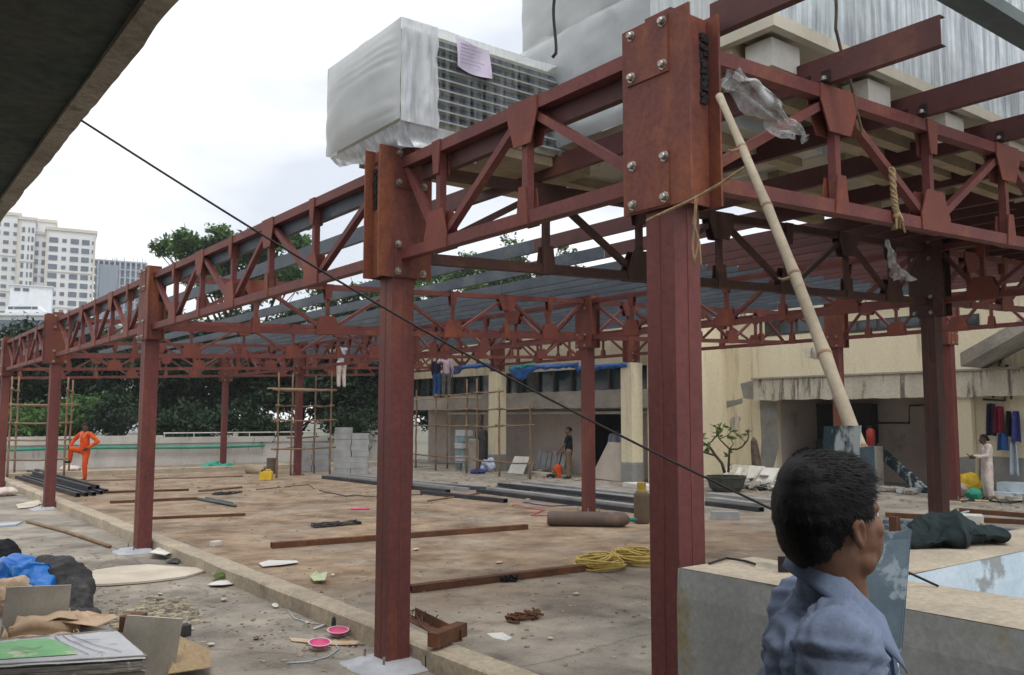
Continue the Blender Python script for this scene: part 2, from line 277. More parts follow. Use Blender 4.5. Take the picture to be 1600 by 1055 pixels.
# ------------------------------------------------------------------ mesh builder
LOCS = {}
def tagit(o, label=None, cat=None, group=None, kind=None):
    if label: o['label'] = label
    if cat: o['category'] = cat
    if group: o['group'] = group
    if kind: o['kind'] = kind
    return o
def thing(name, label, cat, loc, group=None):
    o = bpy.data.objects.new(name, None); COL.objects.link(o); o.empty_display_size = .2
    o.location = loc; LOCS[o] = Vector(loc); return tagit(o, label, cat, group)
class MB:
    def __init__(s): s.v = []; s.f = []; s.mi = []
    def add(s, vs, fs, mi=0):
        k = len(s.v); s.v += [Vector(p) for p in vs]; s.f += [tuple(i+k for i in f) for f in fs]; s.mi += [mi]*len(fs); return s
    def box(s, a, b, mi=0):
        (x0, y0, z0), (x1, y1, z1) = a, b
        return s.add([(x0,y0,z0),(x1,y0,z0),(x1,y1,z0),(x0,y1,z0),(x0,y0,z1),(x1,y0,z1),(x1,y1,z1),(x0,y1,z1)],
                     [(3,2,1,0),(4,5,6,7),(0,1,5,4),(1,2,6,5),(2,3,7,6),(3,0,4,7)], mi)
    def obox(s, c, ex, ey, ez, mi=0):   # centre and three half-extent vectors
        c, ex, ey, ez = map(Vector, (c, ex, ey, ez))
        if ex.cross(ey).dot(ez) < 0: ex = -ex
        return s.add([c-ex-ey-ez, c+ex-ey-ez, c+ex+ey-ez, c-ex+ey-ez, c-ex-ey+ez, c+ex-ey+ez, c+ex+ey+ez, c-ex+ey+ez],
                     [(3,2,1,0),(4,5,6,7),(0,1,5,4),(1,2,6,5),(2,3,7,6),(3,0,4,7)], mi)
    def bar(s, a, b, w, h, side=None, mi=0):   # square bar from a to b; w along side, h across
        a, b = Vector(a), Vector(b); d = (b-a)
        sd = Vector(side) if side is not None else (Vector((0, 0, 1)).cross(d) if abs(d.normalized().z) < .95 else Vector((1, 0, 0)))
        sd = (sd - d.normalized()*sd.dot(d.normalized())).normalized(); up = d.normalized().cross(sd)
        return s.obox((a+b)/2, d/2, sd*w/2, up*h/2, mi)
    def rtube(s, a, b, w, h, t=.006, side=None, mi=0):   # hollow rectangular tube, open ends
        a, b = Vector(a), Vector(b); d = (b-a).normalized()
        sd = Vector(side) if side is not None else Vector((0, 0, 1)).cross(d)
        sd = (sd - d*sd.dot(d)).normalized(); up = d.cross(sd)
        o = [(-1,-1),(1,-1),(1,1),(-1,1)]
        vs = [p+sd*(x*w/2)+up*(y*h/2) for p in (a, b) for x, y in o] + [p+sd*(x*(w/2-t))+up*(y*(h/2-t)) for p in (a, b) for x, y in o]
        fs = []
        for i in range(4):
            j = (i+1) % 4
            fs += [(i, j, j+4, i+4), (8+j, 8+i, 12+i, 12+j), (j, i, 8+i, 8+j), (4+i, 4+j, 12+j, 12+i)]
        return s.add(vs, fs, mi)
    def tube(s, pts, r, n=8, caps=True, mi=0):
        pts = [Vector(p) for p in pts]; rs = r if isinstance(r, (list, tuple)) else [r]*len(pts)
        k = len(s.v); up = None
        for i, p in enumerate(pts):
            t = (pts[min(i+1, len(pts)-1)] - pts[max(i-1, 0)]).normalized()
            if up is None: up = t.orthogonal().normalized()
            up = (up - t*up.dot(t)); up = up.normalized() if up.length > 1e-6 else t.orthogonal().normalized()
            w = t.cross(up)
            for j in range(n):
                a = 2*PI*j/n; s.v.append(p + (up*math.cos(a)+w*math.sin(a))*rs[i])
        for i in range(len(pts)-1):
            for j in range(n):
                q = (j+1) % n; s.f.append((k+i*n+j, k+i*n+q, k+(i+1)*n+q, k+(i+1)*n+j)); s.mi.append(mi)
        if caps:
            s.f.append(tuple(k+j for j in reversed(range(n)))); s.mi.append(mi)
            e = k+(len(pts)-1)*n; s.f.append(tuple(e+j for j in range(n))); s.mi.append(mi)
        return s
    def prism(s, poly, ax, ay, az, o, t, mi=0):   # polygon in (ax, ay) at o, thickness t along az
        ax, ay, az, o = map(Vector, (ax, ay, az, o)); n = len(poly)
        vs = [o+ax*x+ay*y-az*t/2 for x, y in poly] + [o+ax*x+ay*y+az*t/2 for x, y in poly]
        fs = [tuple(reversed(range(n))), tuple(range(n, 2*n))] + [(i, (i+1) % n, (i+1) % n+n, i+n) for i in range(n)]
        if ax.cross(ay).dot(az) < 0: fs = [tuple(reversed(f)) for f in fs]
        return s.add(vs, fs, mi)
    def lathe(s, o, prof, n=20, axis=(0, 0, 1), mi=0, caps=True):   # prof = (radius, height)
        ax = Vector(axis).normalized(); u = ax.orthogonal().normalized(); w = ax.cross(u); o = Vector(o); k = len(s.v)
        for r, h in prof:
            for j in range(n):
                a = 2*PI*j/n; s.v.append(o+ax*h+(u*math.cos(a)+w*math.sin(a))*r)
        for i in range(len(prof)-1):
            for j in range(n):
                q = (j+1) % n; s.f.append((k+i*n+j, k+i*n+q, k+(i+1)*n+q, k+(i+1)*n+j)); s.mi.append(mi)
        if caps:
            s.f.append(tuple(k+j for j in reversed(range(n)))); e = k+(len(prof)-1)*n
            s.f.append(tuple(e+j for j in range(n))); s.mi += [mi, mi]
        return s
    def grid(s, fn, nu, nv, mi=0, thick=None):   # sheet from fn(a, b), optional thickness vector
        k = len(s.v); pts = [Vector(fn(i/nu, j/nv)) for j in range(nv+1) for i in range(nu+1)]
        s.v += pts; W = nu+1
        for j in range(nv):
            for i in range(nu):
                s.f.append((k+j*W+i, k+j*W+i+1, k+(j+1)*W+i+1, k+(j+1)*W+i)); s.mi.append(mi)
        if thick is not None:
            t = Vector(thick); k2 = len(s.v); s.v += [p+t for p in pts]
            for j in range(nv):
                for i in range(nu):
                    s.f.append((k2+(j+1)*W+i, k2+(j+1)*W+i+1, k2+j*W+i+1, k2+j*W+i)); s.mi.append(mi)
            edge = [i for i in range(W)] + [j*W+nu for j in range(1, nv+1)] + [nv*W+i for i in range(nu-1, -1, -1)] + [j*W for j in range(nv-1, 0, -1)]
            for a, b in zip(edge, edge[1:]+edge[:1]): s.f.append((k+b, k+a, k2+a, k2+b)); s.mi.append(mi)
        return s
    def build(s, name, mat, parent=None, label=None, cat=None, group=None, kind=None, smooth=False, loc=None):
        mats = mat if isinstance(mat, (list, tuple)) else [mat]
        off = Vector((0, 0, 0))
        if parent is None:
            if loc is None:
                xs = [p.x for p in s.v]; ys = [p.y for p in s.v]; zs = [p.z for p in s.v]
                loc = Vector(((min(xs)+max(xs))/2, (min(ys)+max(ys))/2, min(zs)))
            off = Vector(loc)
        me = bpy.data.meshes.new(name); me.from_pydata([p-off for p in s.v], [], s.f)
        for mt in mats: me.materials.append(mt)
        if len(mats) > 1: me.polygons.foreach_set('material_index', s.mi)
        if smooth: me.polygons.foreach_set('use_smooth', [True]*len(me.polygons))
        me.update()
        o = bpy.data.objects.new(name, me); COL.objects.link(o)
        if parent is None: o.location = off; LOCS[o] = off
        else:
            o.parent = parent; LOCS[o] = Vector((0, 0, 0)); o.matrix_parent_inverse = Matrix.Translation(-LOCS[parent])
        return tagit(o, label, cat, group, kind)
def struct(name, mb, mat, **k): return mb.build(name, mat, kind='structure', **k)

# soft shapes: capsules and ellipsoids fused into one skin
def ball(mb, c, r, n=14, rot=None):
    c = Vector(c); rr = Vector(r) if not isinstance(r, (int, float)) else Vector((r, r, r)); k = len(mb.v); h = n//2
    for i in range(h+1):
        th = PI*i/h
        for j in range(n):
            ph = 2*PI*j/n; p = Vector((rr.x*math.sin(th)*math.cos(ph), rr.y*math.sin(th)*math.sin(ph), rr.z*math.cos(th)))
            if rot is not None: p = rot @ p
            mb.v.append(c+p)
    for i in range(h):
        for j in range(n):
            q = (j+1) % n; mb.f.append((k+i*n+j, k+(i+1)*n+j, k+(i+1)*n+q, k+i*n+q)); mb.mi.append(0)
def capsule(mb, a, ra, b, rb, n=12):
    a, b = Vector(a), Vector(b); d = b-a
    if d.length < 1e-5: ball(mb, a, max(ra, rb)); return
    t = d.normalized(); pts = []; rs = []
    for i in range(5):
        th = PI/2*(1-i/4); pts.append(a-t*ra*math.sin(th)); rs.append(max(ra*math.cos(th), 1e-4))
    for i in range(5):
        th = PI/2*i/4; pts.append(b+t*rb*math.sin(th)); rs.append(max(rb*math.cos(th), 1e-4))
    up = t.orthogonal().normalized(); w = t.cross(up); k = len(mb.v)
    for p, r in zip(pts, rs):
        for j in range(n):
            q = 2*PI*j/n; mb.v.append(p+(up*math.cos(q)+w*math.sin(q))*r)
    for i in range(len(pts)-1):
        for j in range(n):
            q = (j+1) % n; mb.f.append((k+i*n+j, k+i*n+q, k+(i+1)*n+q, k+(i+1)*n+j)); mb.mi.append(0)
def fuse(mb, voxel, smooth=4, wrinkle=None, cut=None):
    """remesh the overlapping shapes into one continuous skin; returns a new MB"""
    me = bpy.data.meshes.new('tmp'); me.from_pydata(mb.v, [], mb.f); me.update()
    bm = bmesh.new(); bm.from_mesh(me); bmesh.ops.recalc_face_normals(bm, faces=bm.faces); bm.to_mesh(me); bm.free()
    o = bpy.data.objects.new('tmp', me); COL.objects.link(o)
    r = o.modifiers.new('r', 'REMESH'); r.mode = 'VOXEL'; r.voxel_size = voxel
    if smooth:
        q = o.modifiers.new('s', 'SMOOTH'); q.iterations = smooth; q.factor = .5
    dg = bpy.context.evaluated_depsgraph_get(); ev = o.evaluated_get(dg); em = ev.to_mesh()
    out = MB(); vs = [v.co.copy() for v in em.vertices]
    if wrinkle:
        ns = [v.normal.copy() for v in em.vertices]; vs = [wrinkle(p, q) for p, q in zip(vs, ns)]
    fs = [tuple(p.vertices) for p in em.polygons]
    if cut:
        fs = [f for f in fs if not cut(sum((vs[i] for i in f), Vector())/len(f))]
        used = sorted({i for f in fs for i in f}); mp_ = {i: j for j, i in enumerate(used)}
        vs = [vs[i] for i in used]; fs = [tuple(mp_[i] for i in f) for f in fs]
    out.v = vs; out.f = fs; out.mi = [0]*len(fs)
    ev.to_mesh_clear(); bpy.data.objects.remove(o); bpy.data.meshes.remove(me)
    return out
def nz3(p, s, seed=0): return noise.noise(Vector(p)*s + Vector((seed*7.3, seed*3.1, seed*5.7)))
# ================================================================== THE SETTING
UA, UB, UC, UD, UE, UF = 0.0, 3.11, 10.62, 18.13, 25.64, 33.15
V1, V2 = 9.02, 16.1
struct('ground', MB().add([(-620,-620,-1.2),(620,-620,-1.2),(620,620,-1.2),(-620,620,-1.2)], [(0,1,2,3)]), m_earth, loc=(0,0,-1.2))
struct('floor', MB().box((-12, -14, -.6), (44, 34.3, 0)), m_deck, loc=(0,0,-.6))
# kerb: turned round the pad, ragged edges
def kerb_bar(a, b, nrm, w=.27, h=.17, n=60):
    a, b, nrm = Vector(a), Vector(b), Vector(nrm); mb = MB(); L_ = (b-a).length
    prof = [(0, 0), (0, h-.015), (.02, h), (w-.02, h), (w, h-.015), (w, 0)]
    for i in range(n+1):
        p = a+(b-a)*i/n
        for j, (x, z) in enumerate(prof):
            j1 = nz3(p*1.0+Vector((j*3, 0, 0)), 1.1, 2)*.012 + nz3(p+Vector((j*3, 0, 0)), 4.2, 3)*.006
            mb.v.append(p+nrm*(x+j1)+Vector((0, 0, z+(j1*.6 if z > 0 else 0))))
    k = len(prof)
    for i in range(n):
        for j in range(k-1): mb.f.append((i*k+j, i*k+j+1, (i+1)*k+j+1, (i+1)*k+j)); mb.mi.append(0)
    mb.f.append(tuple(range(k))[::-1]); mb.f.append(tuple(n*k+j for j in range(k))); mb.mi += [0, 0]
    return mb
k1 = kerb_bar((.13, -.42, 0), (.13, 29.6, 0), (1, 0, 0), n=240)
struct('kerb', k1, m_kerb, loc=(.13, 0, 0))
struct('kerb', kerb_bar((.42, 29.6, 0), (15.0, 29.6, 0), (0, -1, 0), n=80), m_kerb, loc=(.4, 29.6, 0))
# far parapet with coping, grey with dark damp streaks, and a green hose line along it
m_par = M('pale parapet render', (208, 206, 200), (186, 184, 180), 1.2, .92, .2, c3=(126, 132, 138), s3=1.6, t3=.6, w3=.1, fine=.12, stretch=(1, 1, .4), mask3=(2, 2, .5))
pw = thing('parapet_wall', 'long low grey concrete wall closing the far side of the deck before the trees', 'wall', (4, 34.4, 0))
MB().box((-9, 34.35, 0), (16.9, 34.6, .92)).build('wall_panel', m_par, pw)
MB().box((-9, 34.27, .92), (6.9, 34.66, 1.24)).build('coping', m_par, pw)
MB().box((6.9, 34.29, .92), (16.9, 34.64, 1.16)).build('coping', m_par, pw)
mb = MB()
for i in range(9): mb.tube([(6.95+i*1.2, 34.3, 1.16), (6.95+i*1.2, 34.3, 1.34)], .02, 6)
mb.tube([(6.9, 34.3, 1.34), (16.9, 34.3, 1.34)], .025, 6); mb.build('rail', m_white, pw)
ph = [(x, 34.18, .72+.05*math.sin(x*.5)+(.006*x)) for x in [-4+i*.8 for i in range(20)]]
tagit(MB().tube(ph, .055, 8).build('hose', m_green, smooth=True), 'long green hose strung along the far grey wall', 'hose')

# canopy overhead, with the edge lip; the photographer stands under it
cs = thing('canopy_slab', 'dark mossy concrete canopy soffit overhead at the top left corner', 'canopy', (-5, -3, 3.4))
zc = 3.4; xe = -2.86
mb = MB()
def slabfn(a, b): 
    x = -8+(xe-.085+8)*a; y = -10+17*b
    return (x, y, zc+.03+nz3((x, y, 0), .9, 4)*.02)
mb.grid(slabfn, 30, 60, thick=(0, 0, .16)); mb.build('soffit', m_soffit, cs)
mb = MB(); n = 220
for i in range(n+1):
    y = -10+17*i/n; e = nz3((y, 0, 0), 2.2, 5)*.02+nz3((y, 0, 0), 9, 6)*.008-(.03 if nz3((y, 3, 0), 3.1, 9) > .45 else 0)
    mb.v += [Vector((xe-.085, y, zc)), Vector((xe+e, y, zc-.012+e*.4)), Vector((xe+e*.8, y, zc+.2)), Vector((xe-.085, y, zc+.2))]
for i in range(n):
    for j in range(4): mb.f.append((i*4+j, (i+1)*4+j, (i+1)*4+(j+1) % 4, i*4+(j+1) % 4)); mb.mi.append(0)
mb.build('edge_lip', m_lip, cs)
MB().box((-8.2, -10, 0), (-8, 7, 3.6)).build('wall', m_conc, cs)

# near wall: an angle of low parapets round a pale blue basin
nw = thing('basin_wall', 'low grey concrete basin wall with sandy top and pale blue inside, beside the nearest column', 'wall', (-.2, -2, 0))
def rough_wall(x0, y0, x1, y1, h, nx, ny, sd):
    mb = MB()
    def side(p, q, n, m=10):
        p, q = Vector(p), Vector(q); nr = Vector((q.y-p.y, p.x-q.x, 0)).normalized()
        def fn(a, b):
            w = p+(q-p)*a; z = h*b; e = (nz3((w.x, w.y, z), 1.7, sd)*.012+nz3((w.x, w.y, z), 6, sd)*.004)*(1 if 0 < a < 1 else 0)
            if b > .93: e -= .012
            return w+nr*e+Vector((0, 0, z))
        mb.grid(fn, n, m)
    side((x0, y0, 0), (x1, y0, 0), nx); side((x1, y0, 0), (x1, y1, 0), ny); side((x1, y1, 0), (x0, y1, 0), nx); side((x0, y1, 0), (x0, y0, 0), ny)
    return mb
def wall_top(x0, y0, x1, y1, h, sd):
    def fn(a, b):
        x = x0+.012+(x1-x0-.024)*a; y = y0+.012+(y1-y0-.024)*b; e = 0 if a in (0, 1) or b in (0, 1) else nz3((x, y, 0), 4, sd)*.012
        return (x, y, h+.002+e)
    return MB().grid(fn, 14, 40)
HW = 1.3
rough_wall(-.53, -5.2, .04, -.47, HW, 10, 60, 21).build('wall_panel', m_wallc, nw)
wall_top(-.53, -5.2, .04, -.47, HW, 22).build('coping', m_walltop, nw)
rough_wall(.06, -1.2, 3.6, -.75, HW-.01, 50, 8, 23).build('wall_panel', [m_bluew], nw)
wall_top(.06, -1.2, 3.6, -.75, HW-.01, 24).build('coping', m_walltop, nw)
MB().box((.06, -5.2, 0), (3.6, -1.22, .55)).build('basin_floor', m_bluew, nw)
MB().box((3.3, -5.2, .56), (3.6, -1.22, 1.28)).build('wall_panel', m_bluew, nw)

# ================================================================== STEEL: columns, heads, trusses, purlins
def zt(v): return 4.27+.042*v
def zb(v): return 3.165+.037*v
def bolt(parent, c, nrm, r=.021):
    nrm = Vector(nrm); c = Vector(c)
    MB().lathe(c, [(r*1.5, 0), (r*1.5, .005), (r, .005), (r, .024), (r*.75, .03)], 8, nrm).build('bolt', m_bolt, parent)
def head(root, x, y, orient, detail=2, off=.125, hw=.255, mc=None):
    m_redh = mc or globals()['m_redh']
    b, t = zb(x), zt(x); n = Vector((1, 0, 0)) if orient == 'v' else Vector((0, 1, 0)); a = Vector((0, 1, 0)) if orient == 'v' else Vector((1, 0, 0))
    c = Vector((x, y, (b+t)/2)); hh = (t-b)/2
    for s in (-1, 1):
        pl = MB().obox(c+n*(s*off)+Vector((0, 0, .0 if s < 0 else .004)), a*hw, n*.008, Vector((0, 0, hh))).build('splice_plate', m_redh, root)
        fz = n*(s*(off+.008))
        if detail:
            MB().obox(c+fz+n*(s*.005)+Vector((0, 0, hh-.18))+a*(.05), a*.16, n*.005, Vector((0, 0, .165))).build('cover_plate', m_redh, root)
            MB().obox(c+fz+n*(s*.004)+Vector((0, 0, -hh+.16))+a*(.05), a*.155, n*.004, Vector((0, 0, .15))).build('cover_plate', m_redh, root)
            if detail > 1 or s < 0:
                for q in (-.075, .17):
                    for z, o in ((hh-.05, .01), (hh-.3, .01), (-hh+.28, .008), (-hh+.05, .008)):
                        bolt(root, c+fz+n*(s*o)+a*q+Vector((0, 0, z)), n*s)
    # end plates of the built up stub between the splice plates, with dark weld runs
    mb = MB()
    for s in (-1, 1): mb.obox(c+a*(s*.17), a*.006, n*(off-.012), Vector((0, 0, hh-.012)))
    mb.build('end_plate', m_redh, root)
    MB().obox(c+Vector((0, 0, hh+.02)), a*.1, n*.1, Vector((0, 0, .02))).build('cap', m_redh, root)
    if detail > 1:
        mb = MB()
        for i in range(60):
            z = t-.1-.4*R.random(); mb.obox(c+a*(-.18)+n*(off-.03-.03*R.random())+Vector((0, 0, z-c.z)), a*.012*R.random(), n*.02, Vector((0, 0, .012)))
        mb.build('weld', m_weld, root)
def column(x, y, orient, label, detail=2, z0=0.0, group=None, w=.105, mc=None):
    m_red = mc or globals()['m_red']
    c = thing('steel_column', label, 'column', (x, y, z0), group)
    mb = MB().box((x-w, y-w, z0+.02), (x+w, y+w, zt(x)-.01)); mb.build('shaft', m_red, c)
    if detail:
        mb = MB(); t = .003; zz0, zz1 = z0+.06, zb(x)-.01
        for sx, sy in ((1, 0), (-1, 0), (0, 1), (0, -1)):
            for o in (.004,):
                p = Vector((x+sx*(w+.001)+(o if sy else 0), y+sy*(w+.001)+(o if sx else 0), 0))
                mb.box((p.x-(.002 if sx else .004), p.y-(.002 if sy else .004), zz0), (p.x+(.002 if sx else .004), p.y+(.002 if sy else .004), zz1))
        mb.build('weld_seam', m_redh, c)
    if z0 < .5:
        MB().box((x-.2, y-.2, z0+.002), (x+.2, y+.2, z0+.022)).build('base_plate', m_rust, c)
        if detail:
            mb = MB()
            for sx in (-1, 1):
                for sy in (-1, 1): mb.tube([(x+sx*.16, y+sy*.16, .02), (x+sx*.16, y+sy*.16, .11)], .011, 7)
            mb.build('anchor_stud', m_bolt, c)
    head(c, x, y, orient, detail, mc=mc)
    return c
column(0, UA, 'v', 'nearest red steel column, standing against the low grey basin wall', 2)
column(0, UB, 'u', 'red steel column in the left middle with pale grout round its base, under the wrapped unit corner', 2)
column(0, UC, 'v', 'front row red column beside the kerb with a crumpled white sheet at its foot', 2)
column(0, UD, 'u', 'front row red column in front of the left tube pile and bamboo scaffold', 1)
column(0, UE, 'v', 'farthest red column of the front row, cut by the left picture edge', 1)
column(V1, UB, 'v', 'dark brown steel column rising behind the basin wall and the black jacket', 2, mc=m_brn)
column(V1, UC, 'v', 'second row red column standing before the doorway and the man in black', 1)
column(V1, UD, 'u', 'red column mostly hidden behind the grouted front column', 1)
column(V1, UE, 'v', 'far red column inside the bamboo scaffold beside the block stack', 1)
column(V1, UF, 'u', 'farthest red column standing against the far wall near the green net', 1)
column(V1, UA, 'u', 'second row red column at the right end, out past the picture edge', 0)
pc3 = Vp(1308, 545, V2); UC3 = pc3.y
column(V2, UC3, 'v', 'slim red column behind the leaning bamboo pole, before the broken opening', 1)
pb3 = Vp(1482, 545, 18.3)
column(18.3, pb3.y, 'u', 'red brown column close behind the dark shaded column, by the clothes wall', 1)
UD3, UE3, UF3 = 16.35, 23.5, 30.6
for y, lb in ((UD3, 'steel truss seat bolted on top of the cream pillar beside the nearest column'), (UE3, 'steel truss seat bolted on top of the cream pillar behind the scaffold'), (UF3, 'steel truss seat at the far grey end of the building')):
    column(V2, y, 'u', lb, 1, 3.74)

def truss(name_label, a, b, pts, first, slope=0.0, fine=2, group=None, gw=1.0, mc=None):
    m_chord = mc or globals()['m_chord']; m_guss = mc or globals()['m_guss']
    """a, b plan ends; pts distances of panel points from a; first = 'T' or 'B' (which chord has the large gusset there)"""
    a, b = Vector((a[0], a[1], 0)), Vector((b[0], b[1], 0)); d = (b-a); Ln = d.length; d.normalize(); sd = Vector((-d.y, d.x, 0))
    dz = Vector((0, 0, 1))
    def T(s): return a+d*s+dz*(4.145+.04*(a.x+d.x*s))
    def B(s): return a+d*s+dz*(3.365+.04*(a.x+d.x*s))
    t = thing('roof_truss', name_label, 'truss', a+dz*3.3, group)
    MB().bar(T(0), T(Ln), .09, .09, sd).build('top_chord', m_chord, t)
    MB().bar(B(0), B(Ln), .09, .09, sd).build('bottom_chord', m_chord, t)
    bigs = []; kind = first
    for s in pts:
        MB().bar(B(s)+dz*.045, T(s)-dz*.045, .06, .06, sd).build('upright', m_chord, t)
        bigs.append((s, kind)); kind = 'B' if kind == 'T' else 'T'
    seq = [(0, 'B' if first == 'T' else 'T')] + bigs + [(Ln, kind)]
    for (s0, k0), (s1, k1) in zip(seq, seq[1:]):
        p = (T if k0 == 'T' else B)(s0); q = (T if k1 == 'T' else B)(s1)
        e = (q-p).normalized(); 
        MB().bar(p+e*(.06 if 0 < s0 else .02), q-e*(.06 if s1 < Ln else .02), .062, .056, sd).build('diagonal', m_chord, t)
    up = (T(1)-T(0)).normalized()
    for s, k in bigs:
        sg = 1 if k == 'T' else -1
        big = [(-.215, .05), (.215, .05), (.22, -.07), (.125, -.27), (-.125, -.27), (-.22, -.07)]
        small = [(-.085, .05), (.085, .05), (.048, -.22), (-.048, -.22)]
        cb = T(s) if k == 'T' else B(s); cs_ = B(s) if k == 'T' else T(s)
        sides = (-1, 1) if fine > 1 else (-1, 1)
        for q in sides:
            MB().prism([(x*gw, sg*y) for x, y in big], up, dz, sd, cb+sd*(q*.051), .011).build('gusset', m_guss, t)
            MB().prism([(x*gw, -sg*y) for x, y in small], up, dz, sd, cs_+sd*(q*.051), .011).build('gusset', m_guss, t)
    return t
H = .14
fr = [('AB', UA, UB, [1.18, 2.29], 'T', 'front row red truss between the nearest column and the grouted column'),
      ('BC', UB, UC, [1.5, 2.66, 3.83, 5.0, 6.15], 'B', 'long front row truss sloping away left of the grouted column'),
      ('CD', UC, UD, [1.2, 2.35, 3.55, 4.75, 5.95], 'B', 'front row truss below the unfinished tower, before the small white building'),
      ('DE', UD, UE, [1.2, 2.35, 3.55, 4.75, 5.95], 'B', 'farthest front row truss, at the left picture edge')]
for k, y0, y1, pts, f, lb in fr: truss(lb, (0, y0+H), (0, y1-H), pts, f, gw=.74)
PX = [1.5, 2.78, 4.08, 5.38, 6.68, 7.8]
for y, lb in ((UA, 'near red truss running right from the nearest column, with a rope knot on it'),
              (UB, 'shaded truss running from the grouted column back to the dark column'),
              (UC, 'cross truss running back from the column with the white sheet'),
              (UD, 'cross truss running back from the front column before the left tube pile'),
              (UE, 'cross truss running back from the front column at the left picture edge')):
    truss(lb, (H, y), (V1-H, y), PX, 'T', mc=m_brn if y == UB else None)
truss('farthest cross truss, above the far wall and the green hose', (-.1, UF), (V1-H, UF), PX, 'T')
for y0, y1, f, lb in ((UA, UB, 'T', 'dark truss at the right edge, running from the shaded column over the clothes wall'), (UB, UC, 'B', 'second row truss between the shaded dark column and the column by the doorway'),
                   (UC, UD, 'B', 'second row truss left of the column by the doorway, above the man in black'),
                   (UD, UE, 'B', 'second row truss between the grouted column and the scaffolded far column'), (UE, UF, 'B', 'second row truss left of the scaffolded far column, before dark trees')):
    L_ = y1-y0-2*H
    truss(lb, (V1, y0+H), (V1, y1-H), [L_*k/6 for k in range(1, 6)] if L_ > 5 else [1.1, 2.2], f, fine=1)
for y0, y1, lb in ((4.5, UC3, 'third row truss right of the bamboo pole, before the stained white fascia'), (UC3, UD3, 'third row truss between the cream pillar and the slim column behind the bamboo pole'), (UD3, UE3, 'third row truss above the blue tarpaulin, between the two cream pillars'), (UE3, UF3, 'third row truss left of the scaffold pillar, over the workers')):
    L_ = y1-y0-2*H
    truss(lb, (V2, y0+H), (V2, y1-H), [L_*k/6 for k in range(1, 6)], 'T', fine=1)
for y, lb in ((UB, 'cross truss from the shaded dark column to the building, high at the right edge'), (UC, 'cross truss from the column by the doorway back over the nearer cream pillar'), (UD, 'cross truss behind the grouted column, reaching the blue tarpaulin'), (UE, 'cross truss from the scaffolded far column towards the building'), (UF, 'farthest back cross truss, above the block stack and dark trees')):
    truss(lb, (V1+H, y), (V2-.06, y), [1.1, 2.3, 3.5, 4.7, 5.9], 'T', fine=1)

# purlins: C channels lying along the roof on the cross trusses
def purlin(v, y0, y1, mat, label, group, hgt=.19, z=None):
    z = 4.2+.042*v+.004 if z is None else z; w = .06; t = .006
    prof = [(0, 0), (w, 0), (w, t), (t, t), (t, hgt-t), (w, hgt-t), (w, hgt), (0, hgt)]
    mb = MB(); n = len(prof)
    for y in (y0, y1): mb.v += [Vector((v+x, y, z+q)) for x, q in prof]
    mb.f = [(i, (i+1) % n, (i+1) % n+n, i+n) for i in range(n)] + [(7, 0, 3, 4), (0, 1, 2, 3), (4, 5, 6, 7)] + [(n+4, n+3, n+0, n+7), (n+3, n+2, n+1, n+0), (n+7, n+6, n+5, n+4)]
    mb.mi = [0]*len(mb.f)
    return mb.build('roof_purlin', mat, None, label, 'purlin', group)
PV = [.2+1.3*k for k in range(13)]
URED = 6.3
ends = {0: -1.7, 1: -.83, 2: -1.5, 3: -1.9}
for k, v in enumerate(PV):
    lb = {0: 'red brown channel beam running right from the nearest column head', 1: 'short red brown purlin whose open channel end shows below the grille unit', 2: 'red brown purlin next right of the short open ended one',
          3: 'red brown purlin running out at right, lowest of those under the grille unit'}.get(k, 'red brown channel purlin in the shade of the wrapped units')
    if k == 0:
        purlin(v, -1.7, -.13, m_purr, lb, 'red brown purlins over the near bay')
        for j, (y0, y1, wh) in enumerate(((UA, UB, 'the near bay'), (UB, UC, 'the bay left of the grouted column'), (UC, UD, 'the bay below the unfinished tower'), (UD, UE, 'the farthest bay'))):
            purlin(.052, y0+.29, y1-.29, m_purr if j == 0 else m_purg, ('red brown' if j == 0 else 'grey')+' channel behind the front row top chord, over '+wh, 'channels along the front row', z=3.975)
        continue
    p = purlin(v, ends.get(k, -1.8), URED+.35*nz3((v*3, 0, 0), 1, 3), m_purr, lb, 'red brown purlins over the near bay')
    if 0 < k < 7:
        for q in (-.05, .1):
            mb = MB().box((v-.05, q-.03 if q < 0 else q-.03, 4.204+.042*v), (v-.001, q+.03, 4.214+.042*v)); mb.box((v-.014, q-.03, 4.214+.042*v), (v-.001, q+.03, 4.29+.042*v)); mb.build('cleat', m_weld, p)
            bolt(p, (v-.032, q, 4.214+.042*v), (0, 0, 1), .018)
    for j, (y0, y1, wh) in enumerate(((URED+.35*nz3((v*3, 0, 0), 1, 3)+.008, UC, 'the bay left of the grouted column'), (UC+.01, UD, 'the middle bay'), (UD+.01, UE, 'the bay before the far scaffold'), (UE+.01, UF+.3, 'the farthest bay'))):
        purlin(v, y0, y1, m_purg, 'grey steel channel purlin over '+wh, 'grey purlins over '+wh)

for k in range(5, 12):
    v = .2+1.3*k+.65
    for y0, y1, wh in ((1.2, URED, 'x'), (URED+.01, UC-.6, 'the near bays, between its neighbours'), (UC-.59, UD+.8, 'the middle bay, between its neighbours'), (UD+.81, UF+.3, 'the far bays, between its neighbours')):
        purlin(v, y0, y1, m_purr if wh == 'x' else m_purg, 'red brown intermediate channel purlin over the near bay' if wh == 'x' else 'grey intermediate channel purlin over '+wh, 'red brown intermediate purlins' if wh == 'x' else 'grey intermediate purlins over '+wh)
